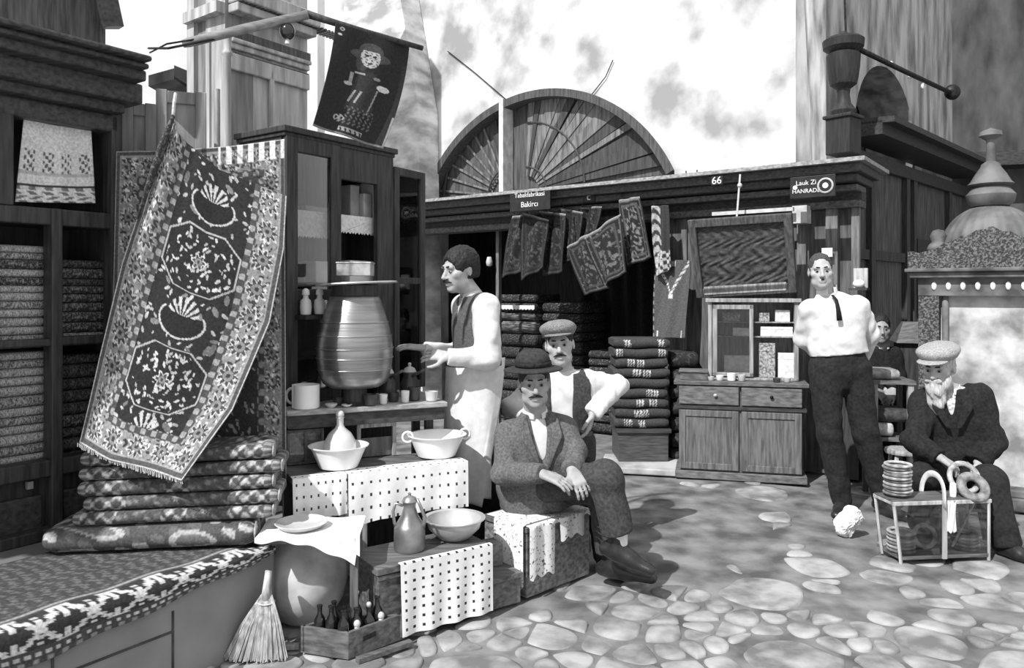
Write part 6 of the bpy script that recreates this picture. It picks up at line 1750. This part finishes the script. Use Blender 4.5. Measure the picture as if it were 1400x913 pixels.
def hair_cap(t, c, R, sc, m, front=.115, low=-.05, name='hair', g=.010, fz=-.02):
    L = lambda x, y, z: c+R@(np.array([x, y, z])*sc)
    S = Sdf(c-.16, c+.18, .004); S.ell(L(0, -.016, .037), np.array((.076+g*.7, .096+g, .088+g))*sc, R, .01); S.ell(L(0, -.045, -.02), np.array((.072, .068, .075))*sc, R, .02)
    S.ell(L(0, .125, fz), np.array((.085, .095, .105))*sc, R, .01, True)
    for s_ in (-1, 1): S.ell(L(s_*.085, .0, -.03), np.array((.03, .034, .042))*sc, R, .006, True)
    S.cut(L(0, 0, low), -R[:, 2]); S.noise(.0018, 160, 3)
    return S.build(name, m, t, 1)
def flat_cap(t, c, R, sc, m, name='cap'):
    L = lambda x, y, z: c+R@(np.array([x, y, z])*sc)
    S = Sdf(c-.16, c+.26, .0045); S.ell(L(0, -.012, .092), np.array((.106, .128, .046))*sc, R, .01); S.ell(L(0, -.012, .066), np.array((.088, .108, .03))*sc, R, .02)
    S.ell(L(0, .045, .100), np.array((.085, .07, .032))*sc, R, .03); S.noise(.0016, 50, 5)
    S.ell(L(0, -.014, .025), np.array((.078, .098, .05))*sc, R, .004, True)
    o = S.build(name, m, t, 1)
    S = Sdf(c-.16, c+.26, .004); S.ell(L(0, .088, .060), np.array((.078, .075, .009))*sc, R, .004); S.ell(L(0, .0, .05), np.array((.078, .105, .08))*sc, R, .003, True)
    S.build('peak', m, o, 1); return o
def add_lapels(t, pts_list, m, w=.035, n=None, nm='lapel', th=.006):
    for pts in pts_list:
        b = MB(); b.grid(lambda u, v: poly([p[0] for p in pts], v).lerp(poly([p[1] for p in pts], v), u), 6, 24, None, th); b.build(nm, m, t, smooth=True)
# ================================================================ the people
SHW = mat('shirt_white', .64, .05, 40, .9, bump=.15); TRD = mat('trouser_dark', .018, .35, 50, .9, bump=.3); TRG = mat('trouser_grey', .05, .35, 60, .9, bump=.3)
JKG = mat('jacket_grey', .115, .3, 90, .95, bump=.4); JKD = mat('jacket_dark', .015, .4, 60, .95, bump=.4); VSG = mat('vest_grey', .10, .25, 90, .95, bump=.4); VSD = mat('vest_dark', .05, .3, 80, .95, bump=.3)
SHO = mat('shoe_leather', .02, .3, 30, .35, bump=.1, spec=.5); FEL = mat('felt_hat', .035, .3, 60, .95); TWD = mat('tweed_cap', .20, .35, 120, .95, bump=.4); TWP = mat('pale_cap', .33, .25, 120, .95, bump=.4); SOC = mat('sock_white', .75, .1, 60, .95)
BELT = mat('belt_leather', .06, .3, 30, .5)
def ctr(a, b): return (A3(a)+A3(b))/2
def torso_cloth(nm, t, j, m, g, bottom, depth=.62, h=.0065, carve=None, fold=.004, seed=1, arms=None, top=None, skirt=None, chest=1.0, belly=1.0, fr=26, neckcut=.02):
    x, f, up = torso_axes(j); pts = [j[k] for k in ('shL','shR','hipL','hipR','neck')]
    if arms: pts += [p for a in arms for p in a[:3]]
    lo, hi = bbox(pts, .26); S = Sdf(lo, hi, h)
    add_torso(S, j, g, depth, chest, belly)
    hp = ctr(j['hipL'], j['hipR'])
    if skirt: S.cap(hp+up*.1, hp-up*skirt[0], .150+g, skirt[1], .05, (f, depth*1.1))
    if fold: S.noise(fold, fr, seed)
    if carve:
        for c in carve: S.cap(A3(c[0]), A3(c[1]), c[2], c[3], c[5] if len(c) > 5 else .008, c[4] if len(c) > 4 else None, True)
    S.cut(hp+up*bottom, -up)
    S.cutl(A3(j['neck'])+up*neckcut, up, .105, .12)
    if arms:
        T = Sdf(lo, hi, h)
        for a in arms:
            T.cap(A3(a[0]), A3(a[1]), a[3], a[4], .035); T.cap(A3(a[1]), A3(a[2]), a[4], a[5], .02)
        if fold: T.noise(fold, fr*1.3, seed+50)
        kk = .03; hh = np.clip(.5+.5*(S.d-T.d)/kk, 0, 1); S.d = S.d*(1-hh)+T.d*hh-kk*hh*(1-hh)
    if arms:
        for a in arms:
            d = unit(A3(a[2])-A3(a[1])); 
            # end the sleeve cleanly at the wrist
            w = A3(a[2])+d*.005; sl, X, Y, Z = S.win(w-.07, w+.07, .0)
            q = (X-w[0])*d[0]+(Y-w[1])*d[1]+(Z-w[2])*d[2]
            rad = np.sqrt(np.maximum(0, (X-w[0])**2+(Y-w[1])**2+(Z-w[2])**2-q*q))
            S.d[sl] = np.where((rad < .07), np.maximum(S.d[sl], q.astype(np.float32)), S.d[sl])
    return S.build(nm, m, t, 2)
def trousers(t, j, m, r, hem=.0, top=.02, g=.012, belly=1.0, fold=.004, seed=2, nm='trousers', h=.0065, seated=False):
    x, f, up = torso_axes(j); hp = ctr(j['hipL'], j['hipR'])
    lo, hi = bbox([j[k] for k in ('hipL','hipR','knL','knR','anL','anR')], .2); hi[2] += .1; S = Sdf(lo, hi, h)
    S.cap(hp+up*.14, hp, .135*belly+g, .150+g, .04, (f, .66))
    for s_ in 'LR':
        S.cap(A3(j['hip'+s_]), A3(j['kn'+s_]), r[0], r[1], .03); S.cap(A3(j['kn'+s_]), A3(j['an'+s_]), r[1], r[2], .02)
    S.noise(fold, 24, seed)
    S.cutl(hp+up*top, up, .24, .2) if not seated else S.cutl(hp+up*top-f*.05, up, .17, .18)
    for s_ in 'LR':
        a = A3(j['an'+s_]); d = unit(a-A3(j['kn'+s_])); w = a+d*hem; sl, X, Y, Z = S.win(w-.14, w+.14, .0)
        q = (X-w[0])*d[0]+(Y-w[1])*d[1]+(Z-w[2])*d[2]
        rad = np.sqrt(np.maximum(0, (X-w[0])**2+(Y-w[1])**2+(Z-w[2])**2-q*q))
        S.d[sl] = np.where(rad < .12, np.maximum(S.d[sl], q.astype(np.float32)), S.d[sl])
    return S.build(nm, m, t, 2)
def collar(t, j, m, R, r=.062, w=.03, lift=.0):
    n = A3(j['neck']); x, f, up = torso_axes(j)
    b = MB()
    def fn(u, v):
        a = lerp(.32, 2*PI-.32, u); rr = r*(1+.12*v); q = n+x*math.sin(a)*rr+f*(math.cos(a)*rr*.95+.006)+up*(.022+lift-w*v-.018*max(0, math.cos(a)))
        return Vector(q)
    b.grid(fn, 32, 5, None, .004); return b.build('collar', m, t, smooth=True)

# ---- man in the white shirt -------------------------------------------------
Y0 = 5.07
j = dict(shL=P(1107,423,Y0), shR=P(1173,417,Y0+.02), elL=P(1098,462,Y0+.10), elR=P(1191,458,Y0+.10), wrL=P(1121,486,Y0+.20), wrR=P(1176,490,Y0+.20),
         neck=P(1130,398,Y0+.015), hipL=P(1128,503,Y0), hipR=P(1168,503,Y0+.01), knL=P(1134,592,Y0-.02), knR=P(1183,592,Y0-.03), anL=P(1151,683,Y0), anR=P(1208,684,Y0-.02), front=(-.2,-1,0))
t, c, R = person('bareheaded man in white shirt and dark trousers standing beside the display case', j, P(1122,371,Y0-.02), -.28, .02, -.05, .42,
    [(A3(j['wrL']), (.6,.3,-.55), (0,1,0), 1, .5), (A3(j['wrR']), (-.7,.25,-.5), (0,1,0), -1, .5)], G(1170, 700), hsc=.95, moust=None, neckr=.05)
hair_cap(t, c, R, .95, mat('cropped_hair', .06, .3, 120), g=.0035, fz=.005)
b = MB(); b.ell(c+R@np.array([0, .102, -.054])*.95, (.012,.005,.006)); b.build('moustache', HAIR, t, smooth=True)
x, f, up = torso_axes(j); nk = A3(j['neck'])
torso_cloth('shirt', t, j, SHW, .022, .092, arms=[(j['shL'], j['elL'], j['wrL'], .062, .058, .050), (j['shR'], j['elR'], j['wrR'], .062, .060, .050)], fold=.005, seed=4, belly=1.12, carve=[(nk+f*.075+up*.03, nk+f*.10-up*.035, .022, .010)], neckcut=.012)
trousers(t, j, TRD, (.104, .082, .066), .055, .105, .026)
collar(t, j, SHW, R, .062, .055, .018)
b = MB(); q0 = nk+f*.078-up*.028; b.tube([q0, q0+f*.045-up*.03, q0+f*.058-up*.09, q0+f*.062-up*.165], [.012, .012, .016, .020], 8, flat=.35); b.build('necktie', JKD, t, smooth=True)
shoe(t, j['anL'], (-.55,-.84,0), SHO); shoe(t, j['anR'], (.35,-.94,0), SHO)

# ---- man in vest and apron --------------------------------------------------
j = dict(shL=P(634,418,4.44), shR=P(664,420,4.13), elL=P(634,486,4.40), elR=P(668,489,4.06), wrL=P(580,476,4.30), wrR=P(613,487,4.00), neck=P(645,403,4.29),
         hipL=P(645,512,4.37), hipR=P(660,512,4.20), knL=P(645,618,4.34), knR=P(656,618,4.18), anL=P(655,729,4.36), anR=P(669,736,4.24), front=(-.92,-.38,0))
t, c, R = person('moustached man in grey vest and long white apron standing at the counter', j, P(629,369,4.26), -.95, .14, .03, .42,
    [(A3(j['wrL']), (-1,-.1,.12), (.1,.2,-1), -1, .25), (A3(j['wrR']), (-.9,.1,.1), (.2,.6,-.6), 1, .45)], G(662, 757), hsc=1.0, moust=HAIR, neckr=.052)
hair_cap(t, c, R, 1.0, HAIR, g=.013, fz=-.03)
x, f, up = torso_axes(j); nk = A3(j['neck']); hp = ctr(j['hipL'], j['hipR'])
torso_cloth('shirt', t, j, SHW, .012, .0, arms=[(j['shL'], j['elL'], A3(j['wrL']), .064, .060, .042), (j['shR'], j['elR'], A3(j['wrR']), .074, .068, .045)], fold=.0045, seed=7, neckcut=.012)
shm = ctr(j['shL'], j['shR'])
carve = [(A3(j['shR'])+x*.08+up*.03, A3(j['shR'])+x*.09-up*.17, .115, .095), (A3(j['shL'])-x*.08+up*.03, A3(j['shL'])-x*.09-up*.17, .105, .095), (nk+f*.06+up*.03, nk+f*.13-up*.20, .045, .012)]
torso_cloth('vest', t, j, VSG, .028, .085, carve=carve, fold=.002, seed=3, neckcut=-.005)
collar(t, j, SHW, R, .062, .036)
trousers(t, j, TRD, (.088, .080, .075), .06, .10, .004)
APR = mat('apron_white', .66, .07, 30, .9, bump=.2)
zw = (hp+up*.105)[2]; zbot = P(640, 686, 4.2).z
def apr(u, v):
    a = lerp(-2.2, lerp(2.25, 1.62, min(1, v*1.4)), u); rr = lerp(.192, .215, v)+.010*math.sin(a*9+v*2)*v
    cc = lerp(0,1,v); c0 = hp*(1-v)+ctr(j['knL'], j['knR'])*v
    fall = zbot+.03*math.sin(a*2)+(.05 if u > .93 else 0)
    return V(c0[0]+x[0]*math.sin(a)*rr*1.0+f[0]*math.cos(a)*rr*.88, c0[1]+x[1]*math.sin(a)*rr*1.0+f[1]*math.cos(a)*rr*.88, lerp(zw, fall, v))
b = MB(); b.grid(apr, 90, 50, None, .004); ap = b.build('apron', APR, t, smooth=True)
b = MB(); b.grid(lambda u, v: Vector(np.array([hp[0], hp[1], zw])+x*.197*math.sin(u*4.2-2.2)+f*.173*math.cos(u*4.2-2.2)+np.array([0,0,-.055*v+.008])), 40, 3, None, .004); b.build('apron_band', VSG, ap, smooth=True)
shoe(t, j['anL'], (-.9,-.4,0), SHO); shoe(t, j['anR'], (-.85,-.5,0), SHO)

# ---- seated man in felt hat ---------------------------------------------------
Y0 = 3.86
j = dict(shL=P(699,596,Y0-.01), shR=P(766,587,Y0+.05), elL=P(687,646,Y0-.10), elR=P(788,618,Y0-.02), wrL=P(741,648,Y0-.26), wrR=P(782,642,Y0-.20), neck=P(731,562,Y0+.02),
         hipL=P(718,669,Y0+.05), hipR=P(752,666,Y0+.07), knL=P(828,652,Y0-.22), knR=P(822,668,Y0-.02), anL=P(846,742,Y0-.22), anR=P(838,768,Y0-.05), front=(.35,-.93,0))
t, c, R = person('seated man in dark felt hat and grey jacket on the cloth-draped box', j, P(730,524,Y0-.04), .06, .02, -.04, .34,  # lower skin tone: the hat's shade is put into the colour
    [(A3(j['wrL']), (.9,-.35,-.25), (0,.25,-1), 1, .30), (A3(j['wrR']), (.35,-.5,-.55), (.1,.6,-.8), -1, .55)], P(760, 705, Y0), hsc=.97, moust=HAIR)
hair_cap(t, c, R, .97, HAIR, g=.005)
L = lambda X, Y_, Z: c+R@np.array([X, Y_, Z])
S = Sdf(c-.22, c+.26, .005)
S.ell(L(0, .0, .072), (.150, .168, .012), R, .01); S.ell(L(0, -.01, .115), (.086, .106, .062), R, .02); S.ell(L(0, -.01, .185), (.03, .08, .022), R, .02, True)
S.ell(L(0, -.012, .045), (.078, .098, .04), R, .004, True); S.noise(.002, 18, 4); S.build('felt_hat', FEL, t, 1)
b = MB(); b.grid(lambda u, v: Vector(L(.0895*math.sin(u*2*PI), -.01+.110*math.cos(u*2*PI), .088+.022*v)), 40, 2, None, .002); b.build('hat_band', BLK, t, smooth=True)
x, f, up = torso_axes(j); nk = A3(j['neck']); hp = ctr(j['hipL'], j['hipR'])
torso_cloth('shirt', t, j, SHW, .006, -.02, fold=.002, seed=2, neckcut=.008)
collar(t, j, SHW, R, .060, .03)
carve = [(nk+f*.09+up*.05, hp+f*.19+up*.12, .058, .020, (f, 2.0)), (hp+f*.19+up*.12, hp+f*.2-up*.05, .02, .05)]
jk = torso_cloth('jacket', t, j, JKG, .034, -.085, carve=carve, arms=[(j['shL'], j['elL'], j['wrL'], .072, .062, .047), (j['shR'], j['elR'], j['wrR'], .072, .060, .046)], fold=.006, seed=12, skirt=(.08, .185), neckcut=.0)
q = lambda a, b_, o: Vector(nk+x*a+f*o+up*b_)
add_lapels(jk, [[(q(s_*.058, .0, .045), q(s_*.095, -.025, .085)), (q(s_*.055, -.08, .115), q(s_*.105, -.10, .128)), (q(s_*.030, -.19, .150), q(s_*.055, -.185, .150)), (q(s_*.022, -.25, .152), q(s_*.026, -.25, .152))] for s_ in (-1, 1)], JKG)
trousers(t, j, TRG, (.086, .080, .078), -.05, .10, .012, seed=5, seated=True)
# other trouser hem hanging wide
limb_cloth('sock', t, [(A3(j['anL'])+(0,0,.09), A3(j['anL'])-(0,0,.03), .042, .040)], SOC, fold=.001)
limb_cloth('sock', t, [(A3(j['anR'])+(0,0,.09), A3(j['anR'])-(0,0,.03), .042, .040)], SOC, fold=.001)
shoe(t, A3(j['anL'])+np.array([.0,0,-.01]), (.86,-.40,-.22), SHO, L=.25); shoe(t, A3(j['anR'])+np.array([0,0,-.0]), (.92,-.3,-.0), SHO)

# ---- man in cloth cap behind him ------------------------------------------------
Y0 = 4.36
j = dict(shL=P(741,525,Y0), shR=P(803,521,Y0), elL=P(697,556,Y0-.04), elR=P(845,527,Y0+.02), wrL=P(752,578,Y0-.26), wrR=P(810,566,Y0-.10), neck=P(769,507,Y0+.01),
         hipL=P(752,640,Y0+.03), hipR=P(790,640,Y0+.03), knL=P(724,664,Y0-.16), knR=P(814,660,Y0-.30), anL=P(716,736,Y0-.10), anR=P(827,755,Y0-.30), front=(0,-1,0))
t, c, R = person('man in flat cap and open dark vest, hand on hip, behind the felt-hatted man', j, P(765,471,Y0-.03), -.10, .0, -.10, .42,
    [(A3(j['wrL']), (.75,-.3,-.35), (0,0,-1), 1, .3), (A3(j['wrR']), (-.25,-.15,-.95), (-.9,.2,.2), -1, .45)], P(770, 700, Y0), hsc=1.0, moust=HAIR)
hair_cap(t, c, R, 1.0, HAIR, g=.004)
flat_cap(t, c, R, 1.0, TWD)
x, f, up = torso_axes(j); nk = A3(j['neck']); hp = ctr(j['hipL'], j['hipR'])
torso_cloth('shirt', t, j, SHW, .010, .0, arms=[(j['shL'], j['elL'], A3(j['wrL']), .062, .056, .042), (j['shR'], j['elR'], A3(j['wrR']), .064, .060, .042)], fold=.006, seed=17, neckcut=.01)
carve = [(A3(j['shR'])+x*.09+up*.05, A3(j['shR'])+x*.09-up*.22, .11, .10), (A3(j['shL'])-x*.09+up*.05, A3(j['shL'])-x*.09-up*.22, .11, .10), (nk+f*.10+up*.05-x*.01, hp+f*.15+up*.05-x*.02, .066, .05, (f, 2.0))]
torso_cloth('vest', t, j, VSD, .026, .02, carve=carve, fold=.003, seed=8, neckcut=-.003)
collar(t, j, SHW, R, .062, .034)
trousers(t, j, TRD, (.095, .078, .065), .03, .10, .010, seed=9, seated=True)
shoe(t, j['anL'], (-.3,-.95,0), SHO); shoe(t, j['anR'], (.35,-.93,0), SHO)
stc = V(float(hp[0]), float(hp[1])+.03, 0)
t2 = thing('wooden_stool', 'wooden stool under the man in the cloth cap', 'stool', stc)
zs_ = float(hp[2])-.14
b = MB(); b.box(stc+V(0,0,zs_-.015), (.30,.26,.03)); b.build('seat', MDW, t2, bevel=.005)
for sx in (-1, 1):
    for sy in (-1, 1):
        b = MB(); b.tube([stc+V(.11*sx,.09*sy,zs_-.03), stc+V(.13*sx,.11*sy,0)], .018, 8); b.build('leg', MDW, t2, smooth=True)

# ---- old bearded pedlar ---------------------------------------------------------
Y0 = 4.55
j = dict(shL=P(1264,552,Y0+.06), shR=P(1336,542,Y0-.04), elL=P(1250,602,Y0-.08), elR=P(1358,606,Y0-.10), wrL=P(1283,624,Y0-.20), wrR=P(1338,632,Y0-.14), neck=P(1296,530,Y0+.01),
         hipL=P(1283,655,Y0+.06), hipR=P(1322,655,Y0+.02), knL=P(1260,652,Y0-.12), knR=P(1352,656,Y0-.20), anL=P(1262,716,Y0-.01), anR=P(1376,740,Y0-.29), front=(-.40,-.92,0))
t, c, R = person('old white-bearded man in pale cap and dark coat seated behind the bread case', j, P(1284,502,Y0-.03), -.85, .22, .0, .40,
    [(A3(j['wrL']), (.65,-.25,-.45), (0,.3,-.9), 1, .45), (A3(j['wrR']), (.0,-.7,-.55), (0,.2,-1), -1, .4)], P(1310, 740, Y0), hsc=1.0)
flat_cap(t, c, R, 1.06, TWP)
hair_cap(t, c, R, 1.0, GHAIR, g=.005)
L = lambda X, Y_, Z: c+R@np.array([X, Y_, Z])
S = Sdf(c-.30, c+.2, .005)
S.ell(L(0, .080, -.105), (.052, .045, .055), R, .02); S.ell(L(0, .085, -.175), (.046, .034, .075), R, .03); S.ell(L(.0, .08, -.245), (.022, .02, .05), R, .03)
for s_ in (-1, 1): S.ell(L(s_*.055, .035, -.075), (.018, .035, .05), R, .02); S.ell(L(s_*.022, .098, -.056), (.026, .014, .012), R, .01)
S.noise(.004, 70, 6); S.build('beard', GHAIR, t, 1)
x, f, up = torso_axes(j); nk = A3(j['neck']); hp = ctr(j['hipL'], j['hipR'])
torso_cloth('shirt', t, j, mat('shirt_check', .5, .5, 60, .9), .006, -.02, fold=.002, neckcut=.008)
collar(t, j, SHW, R, .062, .036)
carve = [(nk+f*.09+up*.05, nk+f*.155-up*.20, .050, .012, (f, 2.0))]
jk = torso_cloth('coat', t, j, JKD, .040, -.14, carve=carve, arms=[(j['shL'], j['elL'], j['wrL'], .074, .066, .052), (j['shR'], j['elR'], j['wrR'], .076, .068, .052)], fold=.006, seed=22, skirt=(.10, .195), neckcut=.0)
q = lambda a, b_, o: Vector(nk+x*a+f*o+up*b_)
add_lapels(jk, [[(q(s_*.058, .005, .045), q(s_*.10, -.02, .085)), (q(s_*.052, -.08, .130), q(s_*.105, -.09, .135)), (q(s_*.014, -.21, .160), q(s_*.04, -.20, .160))] for s_ in (-1, 1)], JKD)
trousers(t, j, TRD, (.105, .088, .075), .03, .10, .012, seed=15, seated=True)
shoe(t, j['anL'], (-.3,-.95,0), SHO); shoe(t, j['anR'], (.3,-.95,0), SHO)
stc = V(float(hp[0]), float(hp[1])+.04, 0); zs_ = float(hp[2])-.14
t2 = thing('pedlar_stool', 'low wooden stool under the old bearded man', 'stool', stc)
b = MB(); b.box(stc+V(0,0,zs_-.015), (.34,.28,.03)); b.build('seat', MDW, t2, bevel=.005)
for sx in (-1, 1):
    for sy in (-1, 1):
        b = MB(); b.tube([stc+V(.13*sx,.10*sy,zs_-.03), stc+V(.15*sx,.12*sy,0)], .018, 8); b.build('leg', MDW, t2, smooth=True)

# ---- youth in the shade behind ----------------------------------------------------
Y0 = 5.88
j = dict(shL=P(1187,484,Y0), shR=P(1223,484,Y0+.02), elL=P(1184,515,Y0-.02), elR=P(1230,512,Y0), wrL=P(1196,532,Y0-.12), wrR=P(1222,532,Y0-.10), neck=P(1205,472,Y0+.01),
         hipL=P(1196,548,Y0), hipR=P(1215,548,Y0), knL=P(1195,600,Y0-.02), knR=P(1217,600,Y0-.02), anL=P(1194,640,Y0), anR=P(1219,640,Y0), front=(-.2,-1,0))
t, c, R = person('youth in dark jacket with white collar standing in the shade by the boards', j, P(1203,449,Y0-.02), -.25, .05, 0, .30,
    [(A3(j['wrL']), (.5,-.4,-.6), (0,.5,-.7), 1, .4), (A3(j['wrR']), (-.5,-.4,-.6), (0,.5,-.7), -1, .4)], G(1207, 654), hsc=.9, h=.0075, ch=.72, bg=-.045)
hair_cap(t, c, R, .9, HAIR, g=.008)
x, f, up = torso_axes(j); nk = A3(j['neck']); hp = ctr(j['hipL'], j['hipR'])
torso_cloth('shirt', t, j, SHW, -.035, .0, fold=0, chest=.8, neckcut=.008, h=.0075)
collar(t, j, SHW, R, .050, .034)
torso_cloth('jacket', t, j, JKD, -.008, -.06, carve=[(nk+f*.08+up*.05, nk+f*.13-up*.16, .045, .012, (f, 2.0))], arms=[(j['shL'], j['elL'], j['wrL'], .055, .048, .04), (j['shR'], j['elR'], j['wrR'], .055, .048, .04)], fold=.004, chest=.85, neckcut=.0, h=.0075)
trousers(t, j, TRD, (.085, .068, .055), .03, .08, -.01, h=.0075)
shoe(t, j['anL'], (-.3,-.95,0), SHO, L=.23); shoe(t, j['anR'], (.2,-.97,0), SHO, L=.23)
